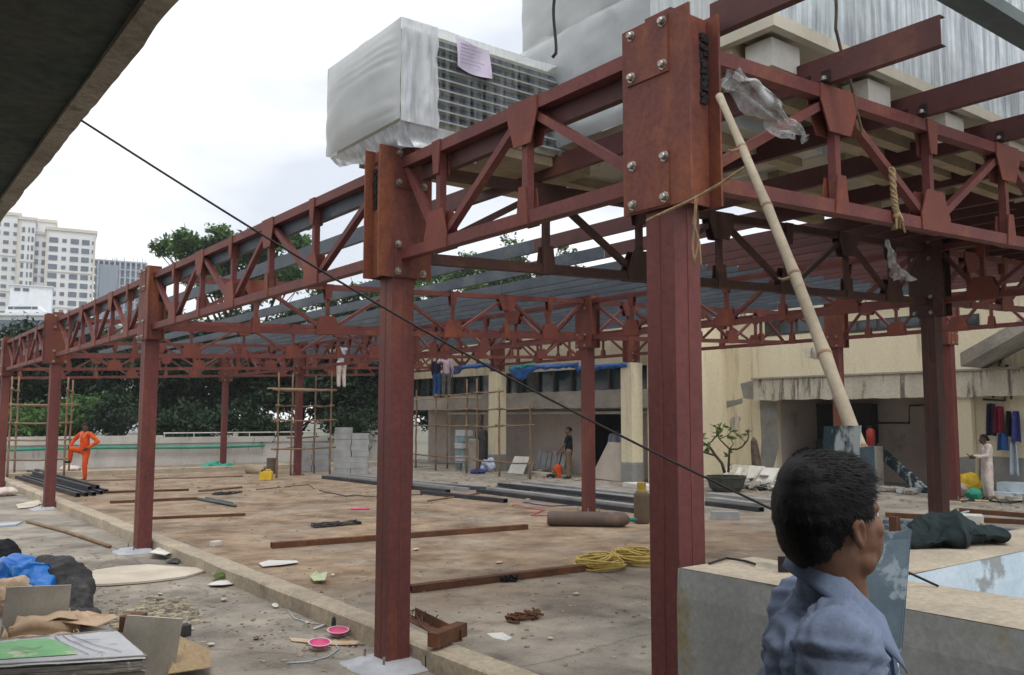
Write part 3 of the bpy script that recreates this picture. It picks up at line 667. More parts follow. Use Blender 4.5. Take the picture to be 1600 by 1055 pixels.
# ================================================================== WRAPPED ROOF UNITS
def wrapped(fn_top, x0, y0, z0, x1, y1, z1, n=26, amp=.03, sd=1, face='all', sag=.05):
    """crumpled film bag round a box: five faces pulled tight at the corners"""
    mb = MB()
    cx, cy, cz = (x0+x1)/2, (y0+y1)/2, (z0+z1)/2
    def warp(p, nr):
        a = nz3(p, 1.3, sd)*amp + nz3(Vector((p.x*1, p.y*1, p.z*3.5)), 2.6, sd+1)*amp*.55 + abs(nz3(Vector((p.x+p.z, p.y-p.z, p.z)), 4.0, sd+2))*amp*.5 + amp*.75*(1-min(1, abs(nz3(Vector((p.x*.7+p.z*.4, p.y*.7-p.z*.5, p.z*.6)), 2.3, sd+9))*6))
        return p+Vector(nr)*(a+amp*.4)
    def face_(o, eu, ev, nr, nu, nv):
        o, eu, ev, nr = map(Vector, (o, eu, ev, nr))
        mb.grid(lambda a, b: warp(o+eu*a+ev*b, nr) if 0 < a < 1 and 0 < b < 1 else o+eu*a+ev*b+Vector((nz3(o+eu*a+ev*b, 5, sd+5), nz3(o+eu*a+ev*b, 5, sd+6), nz3(o+eu*a+ev*b, 5, sd+7)))*.012, nu, nv)
    X, Y, Z_ = x1-x0, y1-y0, z1-z0
    nx, ny, nzz = max(6, int(X*14)), max(6, int(Y*14)), max(6, int(Z_*14))
    if 'W' in face: face_((x0, y1, z0), (0, -Y, 0), (0, 0, Z_), (-1, 0, 0), ny, nzz)
    if 'S' in face: face_((x0, y0, z0), (X, 0, 0), (0, 0, Z_), (0, -1, 0), nx, nzz)
    if 'E' in face: face_((x1, y0, z0), (0, Y, 0), (0, 0, Z_), (1, 0, 0), ny, nzz)
    if 'N' in face: face_((x1, y1, z0), (-X, 0, 0), (0, 0, Z_), (0, 1, 0), nx, nzz)
    if 'T' in face: face_((x0, y0, z1), (X, 0, 0), (0, Y, 0), (0, 0, 1), nx, ny)
    if 'B' in face: face_((x0, y1, z0), (X, 0, 0), (0, -Y, 0), (0, 0, -1), nx, ny)
    return mb
def louvres(x0, x1, y, z0, z1, n, mat, parent, depth=.05):
    h = (z1-z0)/n; mb = MB(); eb = MB()
    for i in range(n):
        z = z0+h*i
        mb.add([(x0, y, z+.012), (x1, y, z+.012), (x1, y+depth, z+h*.95), (x0, y+depth, z+h*.95)], [(0, 1, 2, 3)])
        eb.box((x0, y-.008, z), (x1, y+.006, z+.013))
    o = mb.build('louvre_panel', mat, parent); eb.build('slat_edges', M('pale louvre edge', (172, 176, 166), (150, 156, 150), 3, .6), o)
    return o
Z0 = 4.40
# unit 1: louvred unit above the grouted column, its end bagged in film
ax0, ay0 = -.22, 2.72
XO = Up(684, 110, ay0).x-ax0; XP = Up(709, 75, ay0).x
u1 = thing('packaged_roof_unit', 'film wrapped louvred unit with a paper notice, perched above the grouted column', 'air conditioner', (.8, 3.4, Z0))
zz0, zz1 = Up(612, 181, ay0).z, Up(604, 19, ay0).z
MB().box((ax0+.08, ay0+.09, zz0+.02), (ax0+2.3, ay0+1.3, zz1-.03)).build('casing', m_acb, u1)
louvres(ax0+.1, ax0+2.28, ay0+.03, zz0+.06, zz1-.06, 8, [M('dark blue grey louvre', (58, 68, 78), (46, 56, 66), 2, .5)], u1)
def endbag(a, b):
    y = ay0+1.36*a; z = zz0+(zz1-zz0)*b; e = math.exp(-a*3.2); k = 1-abs(2*b-1)**3; kk = 1-abs(2*a-1)**4
    fold = (.020*abs(math.sin((b+.12*math.sin(b*9))*19+a*3.0*(b-.5)))*e+.014*abs(math.sin(b*11+a*5))*math.exp(-(1-a)*4))*min(1, a*9, (1-a)*9+.1)
    return (ax0-.10*k*kk*(.55+.45*a)-fold*k-.015*nz3((a*3, b*3, 0), 1, 77)*k, y+(.03*nz3((b*5, 0, 0), 1, 78) if a == 1 else 0), z+.0*a)
w_ = MB().grid(lambda a, b: endbag(1-a, b), 46, 46); w_.build('film_wrap', m_film, u1, smooth=True)
mb = wrapped(None, ax0, ay0, zz0, ax0+2.34, ay0+1.36, zz1, amp=.02, sd=5, face='TN'); mb.build('film_wrap', m_film, u1, smooth=True)
mb = MB().grid(lambda a, b: (ax0+.0+XO*a+ (.03*nz3((b*6, 0, 0), 1, 8) if a > .9 else 0), ay0-.012+.012*nz3((a*3, b*4, 0), 2, 9), zz0-.02+(zz1-zz0+.02)*b), 20, 24); mb.build('film_wrap', m_filmm, u1, smooth=True)
mb = MB().grid(lambda a, b: (ax0+XO-.03+(2.3-XO)*a, ay0-.004+.008*nz3((a*9, b*5, 0), 2, 9), zz0+.0+(zz1-zz0)*b), 40, 20); mb.build('film_wrap', m_filmt, u1, smooth=True)
def skirt(a, b):
    x = ax0+.02+(.8)*a; z = zz0-.0-.22*b-.05*nz3((a*4, 0, 0), 1, 11)*b
    return (x, ay0+.02+.1*b*nz3((a*5, b*2, 3), 1, 12)+.05*b, z)
MB().grid(skirt, 20, 8).build('film_skirt', m_filmm, u1, smooth=True)
def skirt2(a, b):
    y = ay0+1.34*a; return (ax0+.03+.1*b+.05*b*nz3((a*5, b*2, 3), 1, 13), y, zz0-.01-.2*b*(1-.55*a)-.04*b*nz3((a*6, 0, 0), 1, 14))
MB().grid(skirt2, 20, 8).build('film_skirt', m_filmm, u1, smooth=True)
mb = MB()
for x in (ax0+.5, ax0+1.9): mb.box((x, ay0+.1, Z0), (x+.16, ay0+1.3, zz0+.02))
mb.box((ax0+.3, ay0+.12, zz0-.07), (ax0+2.2, ay0+1.28, zz0+.015)); mb.build('skid', m_pallet, u1)
MB().box((ax0+.62, ay0+.02, zz0-.13), (ax0+.9, ay0+.2, zz0-.0)).build('foam_block', m_white, u1)
pp = MB().grid(lambda a, b: (XP+.36*a+.02*b, ay0-.03-.012*math.sin(a*5+b*3), zz1-.03-.03*a-.26*b-.02*math.sin(a*PI)), 10, 8).build('paper_notice', m_paper, u1)
mb = MB()
for i in range(6): mb.box((XP+.04, ay0-.048, zz1-.09-i*.033), (XP+.12+.18*R.random(), ay0-.046, zz1-.086-i*.033))
mb.build('print', m_ink, pp)

# unit 2: bagged solid white, taller block behind it
u2 = thing('packaged_roof_unit', 'unit fully bagged in white film, just left of the nearest column head', 'air conditioner', (2.3, 2.6, Z0))
wrapped(None, 1.5, 1.35, 4.52, 3.6, 3.55, 5.62, amp=.05, sd=31, face='WSETN').build('film_wrap', m_film, u2, smooth=True)
wrapped(None, 1.5, 1.35, 4.52, 3.6, 3.55, 4.56, amp=.02, sd=33, face='B').build('underside', m_acb, u2, smooth=True)
mb = MB()
for y in (1.5, 2.4, 3.3): mb.box((1.6, y, Z0), (3.5, y+.14, 4.52))
mb.build('skid', m_pallet, u2)
u4 = thing('packaged_roof_unit', 'white film bag stacked above the bagged unit, at the top picture edge', 'air conditioner', (2.3, 2.6, 5.68))
wrapped(None, 1.62, 1.3, 5.69, 3.5, 3.46, 6.9, amp=.05, sd=41, face='WSETN').build('film_wrap', m_film, u4, smooth=True)
MB().box((1.75, 1.45, 5.67), (3.4, 3.3, 6.8)).build('casing', m_acb, u4)
# unit 3: large finned unit at right, streaky film
gx0, gy0, gz0, gx1, gy1, gz1 = 1.12, .1, 4.66, 6.9, 1.2, 6.9
u3 = thing('packaged_roof_unit', 'largest wrapped unit, streaky film over its fins, filling the top right corner', 'air conditioner', (4, .7, Z0))
MB().box((gx0+.05, gy0+.05, gz0), (gx1, gy1, gz1)).build('casing', m_acb, u3)
mb = MB(); 
for i in range(150): x = gx0+.1+i*.0385; mb.box((x, gy0+.01, gz0+.1), (x+.01, gy0+.05, gz1-.05))
mb.build('fin_panel', m_louv, u3)
MB().grid(lambda a, b: (gx0-.01+(gx1-gx0)*a, gy0-.01+.02*nz3((a*14, b*3, 0), 1, 44), gz0+.04+(gz1-gz0)*b), 80, 14).build('film_wrap', M('stretch film streaked', (214, 222, 228), (184, 194, 202), 3, .25, .2, spec=.6, bscale=8, alpha=(.5, .98, 13, (1, 1, .06))), u3, smooth=True)
MB().grid(lambda a, b: (gx0-.015+.03*nz3((a*9, b*3, 4), 1, 45), gy1-(gy1-gy0)*a, gz0-.02+(gz1-gz0)*b), 24, 14).build('film_wrap', m_filmm, u3, smooth=True)
mb = MB().box((gx0-.04, gy0-.04, gz0-.06), (gx1, gy0+.03, gz0+.03)); mb.box((gx0-.04, gy0+.03, gz0-.06), (gx0+.03, gy1, gz0+.03)); mb.build('base_frame', m_acb, u3)
for i in range(5): MB().box((gx0+.1+i*1.2, gy0+.08, 4.40+.02*i), (gx0+.42+i*1.2, gy0+.3, gz0-.06)).build('support_block', m_white, u3)
mb = MB()
for y in (.45, .75, 1.0): mb.box((gx0+.02, y, 4.50), (gx1, y+.12, gz0-.0))
mb.build('skid', m_pallet, u3)
# more units behind, seen from below between the purlins; the last is lengthened to shade the steel
for i, (x0, y0, x1, y1, lb) in enumerate(((4.3, 1.45, 6.6, 3.5, 'beige unit underside seen between purlins right of the bamboo pole'), (7.0, .1, 12.5, 3.6, 'farthest wrapped unit, lengthened to shade the dark column, only its underside in view'))):
    uu = thing('packaged_roof_unit', lb, 'air conditioner', (x0, y0, 4.6))
    zb_ = 4.4+.042*x0+.16
    MB().box((x0, y0, zb_), (x1, y1, zb_+1.2)).build('casing', m_acb, uu)
    wrapped(None, x0-.02, y0-.02, zb_-.01, x1+.02, y1+.02, zb_+1.24, amp=.03, sd=51+i, face='WSENT').build('film_wrap', m_film, uu, smooth=True)
    mb = MB()
    for q in range(3): y = y0+.15+q*(y1-y0-.45)/2; mb.box((x0+.1, y, zb_-.16+.0), (x1-.1, y+.15, zb_))
    mb.build('skid', m_pallet, uu)
# green duct pipes at the very top right
a = Up(1485, -6, -.6); b = Up(1640, 66, -.6); dzv = (a.z+b.z)/2
g1 = thing('duct_rail', 'pair of green grey steel rails crossing the top right corner', 'rail', (a.x, -.6, dzv))
MB().box((a.x+.05, -.66, dzv), (b.x+2, -.5, dzv+.1)).build('rail', m_greenst, g1)
MB().box((a.x+.05, -.42, dzv+.16), (b.x+2, -.3, dzv+.27)).build('rail', m_greenst, g1)
for x in (b.x+1.2,): MB().box((x, -.64, dzv+.1), (x+.05, .06, dzv+.14)).build('bracket', m_greenst, g1)

# loose films, ropes and lines hanging on the frame
def crumple(pts, w, sd, nu=16, nv=22, amp=.08):
    pts = [Vector(p) for p in pts]
    def fn(a, b):
        s = b*(len(pts)-1); i = min(int(s), len(pts)-2); p = pts[i].lerp(pts[i+1], s-i)
        q = Vector((nz3((a*4, b*6, 0), 1, sd), nz3((a*4, b*6, 5), 1, sd+1), nz3((a*4, b*6, 9), 1, sd+2)))
        ww = w[min(i, len(w)-1)]+(w[min(i+1, len(w)-1)]-w[min(i, len(w)-1)])*(s-i)
        return p+RT*((a-.5)*ww)+q*amp
    return MB().grid(fn, nu, nv)
tagit(crumple([Up(1140, 112, -.12), Up(1180, 150, -.14), Up(1215, 195, -.12), Up(1255, 218, -.1)], [.1, .3, .22, .12], 61, amp=.07).build('plastic_sheet', m_filmc, smooth=True), 'torn clear plastic sheet caught on the near truss right of the bamboo pole', 'plastic')
tagit(crumple([Up(1386, 376, 1.6), Up(1395, 410, 1.6), Up(1412, 440, 1.6)], [.02, .12, .26], 66, amp=.04).build('plastic_scrap', m_filmc, smooth=True), 'small clear plastic scrap hanging before the dark column', 'plastic')
def rope(pts, r, sd=0, n=10, wob=.01):
    out = []
    pts = [Vector(p) for p in pts]
    for i in range(len(pts)-1):
        for k in range(n):
            p = pts[i].lerp(pts[i+1], k/n); out.append(p+Vector((nz3(p, 3, sd), nz3(p, 3, sd+1), nz3(p, 3, sd+2)))*wob)
    out.append(pts[-1]); return out
hang = rope([Up(868, -10, 1.3), Up(866, 40, 1.3), Up(863, 90, 1.3)], .01, 3, wob=.03)
tagit(MB().tube(hang, .012, 6).build('hanging_rope', m_wire), 'thin dark rope hanging past the bagged unit at the top edge', 'rope')
hang = rope([Up(1302, -8, -.04), Up(1305, 45, -.04), Up(1316, 84, -.04), Up(1334, 140, -.06), Up(1346, 208, -.06)], .01, 4, wob=.03)
tagit(MB().tube(hang, .011, 6).build('hanging_rope', m_stem), 'brown rope hanging in front of the streaky film at top right', 'rope')
kn = [Up(1393, 262, -.06), Up(1396, 300, -.07), Up(1399, 325, -.07), Up(1404, 342, -.07)]
mb = MB()
for q in range(3):
    a0 = q*2.1
    mb.tube([p+RT*(.014*math.cos(a0+i*1.0))+FW*(.014*math.sin(a0+i*1.0)) for i, p in enumerate(rope(kn, 0, 9, 8, .004))], .013, 6)
kc = Up(1402, 338, -.07)
for q in range(9): 
    e = Vector((R.uniform(-1, 1), R.uniform(-1, 1), R.uniform(-1.2, .4)))*.07; mb.tube([kc, kc+e*.6, kc+e+Vector((0, 0, -.05))], .009, 5)
ball(mb, kc, .035, 8); tagit(mb.build('rope_knot', m_rope, smooth=True), 'frayed straw rope knot hanging on the near truss', 'rope')
tie = [Dp(1165, 262, 4.35), Dp(1130, 285, 4.5), Dp(1080, 312, 4.62), Dp(1030, 336, 4.72), Dp(1010, 346, 4.78)]
mb = MB().tube(rope(tie, 0, 5, 6, .012), .008, 6)
for q in range(3): mb.tube(rope([Dp(1088, 306, 4.6), Dp(1087-q*2, 350, 4.62), Dp(1084+q*5, 380, 4.62), Dp(1086+q*5-8*(q == 1), 408+q*5, 4.62)], 0, 6+q, 5, .014), .006, 5)
tagit(mb.build('tie_rope', m_rope, smooth=True), 'straw rope tying the bamboo pole to the nearest column, with loose tails', 'rope')
# leaning bamboo pole
p0, p1 = Dp(1124, 150, 4.5), Dp(1330, 672, 3.13); e = (p1-p0)
p2 = p1+e.normalized()*.13
mb = MB(); pts = []; rs = []
nn = 46
for i in range(nn+1):
    s = i/nn; p = p0.lerp(p2, s)+RT*(.02*math.sin(s*PI)) ; pts.append(p); k = i % 9
    rs.append((.0185+.0075*s)*(1.12 if k == 0 else (1.06 if k in (1, 8) else 1)))
mb.tube(pts, rs, 12); bp_ = tagit(mb.build('bamboo_pole', m_bamboo, smooth=True), 'long pale bamboo pole leaning on the nearest column, tied by rope', 'pole')
for i in range(9, nn, 9):
    d_ = (pts[i+1]-pts[i-1]).normalized(); MB().tube([pts[i]-d_*.008, pts[i]-d_*.003, pts[i]+d_*.003, pts[i]+d_*.008], [rs[i]*1.0, rs[i]*1.09, rs[i]*1.09, rs[i]*1.0], 12, caps=False).build('node', m_bamd, bp_, smooth=True)
    if i in (9, 27): MB().tube([pts[i]+d_*.01, pts[i]+d_*.03-RT*.06, pts[i]+d_*.02-RT*.075], [.009, .006, .004], 6).build('twig_stub', m_bamd, bp_)
# the guy cable from canopy edge down to the basin wall
c0, c1 = Zp(122, 185, 3.4), Zp(1466, 916, 1.31)
pts = [c0.lerp(c1, i/40)-Vector((0, 0, .11*math.sin(PI*i/40))) for i in range(41)]
tagit(MB().tube(pts, .0052, 8).build('stay_cable', m_wire, smooth=True), 'thin black cable sagging from the canopy edge across the site to the basin wall', 'cable')
# ================================================================== THE BUILDING ON THE RIGHT
VF = 20.0; VR = 17.7; VB = 16.35
bd = thing('site_building', 'stained cream building with broken openings and blue tarpaulin along the right side', 'building', (VF, 14, 0))
def hz(px, py, v): return Vp(px, py, v).z
yF0 = Vp(1186, 600, VF).y; yF1 = Vp(1486, 600, VF).y          # fascia ends
zf0, zf1 = hz(1300, 624, VF), hz(1300, 589, VF)
yS = UD3-.6                                                      # where the recessed left part begins
roofz = 5.35
# cream main wall with the opening cut out
yo0, yo1 = Vp(1212, 680, VF).y, Vp(1484, 680, VF).y
mb = MB()
mb.box((VF, yo0, 0), (VF+.3, yS+1.0, roofz))
mb.box((VF, yo1, zf0+.02), (VF+.3, yo0, roofz))
mb.box((VF, -3, zf0+.2), (VF+.3, yo1, roofz)); mb.box((VF+.02, 5.15, 0), (VF+.3, yo1, zf0+.2)); mb.box((VF+.02, 1.0, 0), (VF+.3, 3.9, zf0+.2)); mb.box((VF+.02, 3.9, 2.15), (VF+.3, 5.15, zf0+.2))
mb.build('wall', m_cream, bd)
MB().box((VF+.3, yo1-3, -.01), (VF+7, yS+6, .012)).build('inner_floor', m_conc, bd)
MB().box((VF+2.6, yo1-6, 0), (VF+2.8, yS+1, roofz)).build('inner_wall', m_pinkw, bd)
MB().box((VF+.31, yo0-.02, 0), (VF+2.59, yo0+.2, roofz-.2)).build('inner_wall', m_pinkw, bd)
MB().box((VF+.31, yo1-.25, 0), (VF+2.59, yo1-.05, roofz-.2)).build('inner_wall', m_pinkw, bd)
MB().box((VF+.31, yo1-.04, zf0+.1), (VF+2.58, yo0-.03, zf0+.3)).build('inner_ceiling', m_pinkw, bd)
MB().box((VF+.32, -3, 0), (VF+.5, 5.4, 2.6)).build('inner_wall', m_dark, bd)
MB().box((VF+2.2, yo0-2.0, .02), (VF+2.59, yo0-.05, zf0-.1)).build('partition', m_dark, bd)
MB().box((VF-.35, -3, roofz), (VF+8, yS+1.2, roofz+.22)).build('roof_slab', m_fascia, bd)
# projecting stained fascia over the opening, ragged lower edge
def fas(a, b):
    y = yF0+(yF1-5-yF0)*a; z = zf0+(zf1-zf0)*b
    if b == 0: z += nz3((y, 0, 0), 3, 71)*.04
    if b == 1: z += nz3((y, 4, 0), 2, 72)*.02
    return (VF-.3+nz3((y, z, 0), 2, 73)*.012, y, z)
mb = MB().grid(fas, 120, 4); mb.box((VF-.29, yF1-5, zf0+.05), (VF-.004, yF0-.005, zf1-.015)); mb.build('fascia', m_fascia, bd)
MB().box((VF-.36, yF1-5, zf1+.0), (VF-.003, yF0+.05, zf1+.05)).build('ledge', m_band, bd)
def patch(poly, v, mat, nm='cement_patch'):
    pts = [Vp(x, y, v) for x, y in poly]
    MB().prism([(p.y, p.z) for p in pts], (0, 1, 0), (0, 0, 1), (1, 0, 0), (v, 0, 0), .012).build(nm, mat, bd)
patch([(1100, 618), (1108, 626), (1112, 608), (1116, 594), (1124, 597), (1127, 612), (1126, 628), (1150, 625), (1160, 622), (1160, 630), (1130, 639), (1122, 634), (1108, 632), (1100, 628)], VF-.004, m_greyp)
patch([(1100, 728), (1130, 724), (1186, 727), (1186, 770), (1100, 770)], VF-.003, m_greyp, 'plaster_skirt')
patch([(1140, 655), (1150, 648), (1158, 652), (1152, 668), (1142, 672)], VF-.0035, m_fascia)
patch([(1255, 545), (1290, 541), (1300, 552), (1280, 562), (1258, 558)], VF-.0035, m_fascia)
patch([(1498, 715), (1524, 712), (1524, 790), (1494, 790)], VF-.223, m_greyp, 'plaster_skirt')
patch([(1530, 712), (1600, 716), (1600, 790), (1530, 790)], VF+.014, m_greyp, 'plaster_skirt')
patch([(1157, 600), (1184, 592), (1190, 625), (1162, 622)], VF-.005, m_greyp)
patch([(1187, 626), (1212, 628), (1216, 700), (1206, 742), (1186, 744), (1190, 690)], VF-.006, m_greyp)
# upper windows of the right block
for x0, x1, y0, y1 in ((1196, 1300, 488, 526), (1312, 1440, 492, 522), (1500, 1530, 490, 514)):
    a, b = Vp(x0, y1, VF), Vp(x1, y0, VF)
    wn = MB().box((VF-.03, b.y, a.z), (VF-.002, a.y, b.z)).build('window', m_frame, bd)
    nn = 4 if x1-x0 > 40 else 1
    for i in range(nn):
        y = b.y+(a.y-b.y)*i/nn; MB().box((VF-.045, y+.05, a.z+.05), (VF-.031, y+(a.y-b.y)/nn-.05, b.z-.05)).build('pane', m_glass, wn)
# pilaster, steps, sloping stair slab and door at the right end
pa, pb = Vp(1490, 700, VF).y, Vp(1526, 700, VF).y
MB().box((VF-.22, pb, 0), (VF-.004, pa, zf0+.0)).build('pilaster', m_cream, bd)
mb = MB(); s0 = Vp(1528, 575, VF-.5); s1 = Vp(1640, 505, VF-.5)
mb.prism([(s0.y, s0.z), (s1.y-2, s1.z+.9), (s1.y-2, s1.z+1.2), (s0.y, s0.z+.34)], (0, 1, 0), (0, 0, 1), (1, 0, 0), (VF-.72, 0, 0), 1.4); mb.build('stair_slab', m_conc, bd)
MB().box((VF-.05, 3.95, 0), (VF+.02, 5.1, 2.1)).build('door', m_navy, bd)
q0, q1 = Vp(1560, 760, VF-.5).y, 1.0
mb = MB().box((VF-1.0, q1, .004), (VF-.02, q0, .2)); mb.box((VF-.6, q1, .2), (VF-.02, q0, .42)); mb.build('step', m_bluew, bd)
# wall pipes
mb = MB()
def pipe(pts, r=.03): mb.tube([Vp(x, y, VF-.1) for x, y in pts], r, 8)
pipe([(1536, 624), (1570, 626), (1570, 598), (1552, 598), (1552, 622)]); pipe([(1573, 570), (1573, 600)], .045); pipe([(1570, 598), (1580, 600), (1580, 624)]); pipe([(1560, 572), (1566, 560), (1600, 535)], .03)
mb.build('wall_pipe', m_pipe, bd)
mb = MB(); mb.tube([Vp(1306, 661, VF+2.5), Vp(1421, 661, VF+2.5), Vp(1421, 634, VF+2.5), Vp(1480, 632, VF+2.5)], .03, 6); mb.build('wall_pipe', m_pipe, bd)
# --- left recessed part: slab band, pillars, dark strip windows, doorway
yL = 31.0
zb0, zb1 = hz(900, 638, VB), hz(900, 611, VB)
mb = MB().grid(lambda a, b: (VB-.0+nz3((a*20, b*3, 0), 1.2, 81)*.015, yL+(yS-yL)*a, zb0+(zb1-zb0)*b+(nz3((a*40, 0, 0), 1, 82)*.03 if b in (0, 1) else 0)), 100, 4); mb.box((VB+.02, yS, zb0+.02), (VR+.2, yL, zb1-.02)); mb.build('slab_band', m_band, bd)
yd0, yd1 = Vp(974, 700, VR).y, Vp(922, 700, VR).y; zd = hz(940, 640, VR)
mb = MB().box((VR, yd1, 0), (VR+.2, yL, zb0+.03)); mb.box((VR, yS, 0), (VR+.2, yd0, zb0+.03)); 
if zd < zb0-.03: mb.box((VR, yd0, zd), (VR+.2, yd1, zb0+.03))
mb.build('wall', m_pinkw, bd)
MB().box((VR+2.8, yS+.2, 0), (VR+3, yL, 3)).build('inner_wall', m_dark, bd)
MB().box((VR+.21, yd0-1.2, 0), (VR+.4, yd0-.05, 3)).build('inner_wall', m_pinkw, bd)
MB().box((VB+.04, yS, 0.0), (VF+.31, yS+.2, roofz-.02)).build('wall', m_cream, bd)
MB().box((VB+.3, yS+.2, 3.72), (VB+.5, yL, roofz+.0)).build('wall', m_cream, bd)
MB().box((VB-.05, yS-.1, roofz+.0), (VB+6, yL+.2, roofz+.2)).build('roof_slab', m_band, bd)
# strip windows: dark glass with frames
MB().box((VB+.42, yS+.2, zb1-.02), (VB+.5, yL, 3.71)).build('window', m_glass, bd)
y = yS+.3
while y < yL: MB().box((VB+.3, y, zb1-.01), (VB+.4, y+.07, 3.7)).build('window_post', m_frame, bd); y += .95
for y in (UD3, UE3, UF3):
    p = MB().box((V2-.24, y-.24, .62), (V2+.24, y+.24, 3.74)).build('pillar', m_cream, bd)
    rough_wall(V2-.25, y-.25, V2+.25, y+.25, .63, 4, 4, 90).build('pillar_base', m_greyp, p)
# under-slab pipe
MB().tube([(VR-.2, yS+.3, zb0-.14), (VR-.2, yL-2, zb0-.14)], .06, 8).build('wall_pipe', m_white, bd)
# end block at the left
MB().box((VR-.1, 26.7, 0), (VR-.02, 29.0, 2.2)).build('shutter', m_band, bd)
# blue tarpaulins slung below the trusses
def tarp(x0, x1, seed, sagp, mat, lb):
    a, b = Vp(x0, 575, V2-.28), Vp(x1, 569, V2-.28)
    def fn(s, t):
        p = a.lerp(b, s); dr = .14+.12*abs(nz3((s*9, 0, 0), 1, seed))+sagp*max(0, math.sin(s*PI*2.1+.4))**2
        return p+Vector((-.05*math.sin(t*3)+.04*nz3((s*14, t*3, 0), 1, seed+1), 0, .06-dr*t))
    tagit(MB().grid(fn, 70, 8).build('tarpaulin', mat, smooth=True), lb, 'tarpaulin')
tarp(796, 905, 101, .36, m_blue, 'blue tarpaulin sagging deepest, between the cream pillars')
tarp(905, 981, 104, .05, m_blue, 'blue tarpaulin tied tight beside the nearer cream pillar')
tarp(700, 768, 107, .2, m_blue, 'blue tarpaulin behind the workers on the right scaffold')
tarp(797, 836, 110, .1, m_teal, 'teal plastic strip at the left end of the sagging blue tarpaulin')

# ================================================================== BEYOND THE DECK: trees and towers
def tree(name, lb, x, y, h, z0, crowns, mat, leaf, n, seed, group='trees beyond the far wall', limbs=True):
    rr = random.Random(seed)
    t = thing(name, lb, 'tree', (x, y, z0), group)
    mb = MB(); top = Vector((x, y, z0+h*.55)); r0 = .028*h
    pts = [Vector((x+nz3((i*.5, seed, 0), 1, 3)*.3, y+nz3((i*.5, seed, 5), 1, 3)*.3, z0+h*.55*i/8)) for i in range(9)]
    mb.tube(pts, [r0*(1-.6*i/8) for i in range(9)], 8)
    for c, r in crowns:
        s = pts[rr.randint(4, 8)]; c = Vector(c); mid = s.lerp(c, .5)+Vector((rr.uniform(-.4, .4), rr.uniform(-.4, .4), rr.uniform(-.5, .3)))
        mb.tube([s, mid, c], [r0*.4, r0*.22, .02], 5)
        for q in range(5):
            e = c+Vector((rr.gauss(0, 1), rr.gauss(0, 1), rr.gauss(0, .7)))*r[0]*.5
            mb.tube([mid.lerp(c, rr.random()), e], [r0*.1, .012], 4)
    mb.build('trunk', m_bark, t, smooth=True)
    mb = MB(); tot = sum(r[0]*r[0] for c, r in crowns)
    for c, r in crowns:
        c = Vector(c); k = int(n*r[0]*r[0]/tot)
        subs = []
        for q in range(max(5, int(r[0]*r[0]*5))):
            d = Vector((rr.gauss(0, 1), rr.gauss(0, 1), rr.gauss(0, 1))).normalized()*rr.uniform(.35, 1)
            subs.append((c+Vector((d.x*r[0], d.y*r[0], d.z*r[1])), rr.uniform(.25, .55)))
        for q in range(k):
            sc, sr = subs[rr.randrange(len(subs))]
            d = Vector((rr.gauss(0, 1), rr.gauss(0, 1), rr.gauss(0, .7)))*sr*.75
            p = sc+d; nrm = Vector((rr.gauss(0, .6), rr.gauss(0, .6), rr.uniform(.1, 1.2))).normalized()
            u = nrm.orthogonal().normalized(); u = Quaternion(nrm, rr.random()*6.28) @ u; w = nrm.cross(u); l = leaf*rr.uniform(.6, 1.3)
            mb.add([p-u*l, p+w*l*.42-u*.1*l+nrm*l*.1, p+u*l, p-w*l*.42+nrm*l*.1], [(0, 1, 2, 3)])
    mb.build('crown', mat, t)
    return t
def crown_px(spec, dep): # clumps given as sight lines met with depth
    out = []
    for px, py, rp in spec:
        c = Dp(px, py, dep+R.uniform(-2, 2)); r = rp/F_PX*dep; out.append((c, (r, r*.8)))
    return out
# tall spreading tree behind the front truss
cr_ = crown_px([(255, 385, 14), (285, 378, 20), (318, 388, 22), (340, 368, 14), (300, 402, 22), (345, 402, 24), (390, 388, 26), (440, 372, 20), (465, 385, 18), (420, 410, 30), (360, 430, 26), (330, 440, 20), (400, 450, 26), (455, 430, 28), (300, 430, 12)], 52)
b0 = Dp(380, 660, 52); tree('spreading_tree', 'tall spreading tree with layered crown above the front row truss', b0.x, b0.y, 13, -1.2, cr_, m_leafm, .2, 15000, 3)
cr_ = crown_px([(270+34*i, 505+20*((i*5) % 3), 34) for i in range(11)]+[(520, 470, 26), (560, 455, 26), (600, 470, 30), (640, 455, 24), (530, 500, 30), (590, 505, 34)], 56)
b0 = Dp(570, 660, 56); tree('bushy_tree', 'bushy tree seen through the purlins left of the grouted column', b0.x, b0.y, 11, -1.2, cr_, m_leafm, .2, 20000, 4)
cr_ = crown_px([(655+30*i, 455+18*((i*7) % 3), 30) for i in range(10)]+[(690, 430, 26), (730, 415, 24), (770, 425, 26), (810, 400, 20), (850, 420, 26), (890, 400, 14), (800, 440, 28), (700, 460, 26), (760, 460, 28), (860, 450, 24), (900, 430, 18), (795, 378, 7), (880, 385, 7)], 62)
b0 = Dp(790, 640, 62); tree('spreading_tree', 'tall thin leaved tree beyond the building, seen through the grey purlins', b0.x, b0.y, 13.5, -1.2, cr_, m_leafm, .2, 21000, 5)
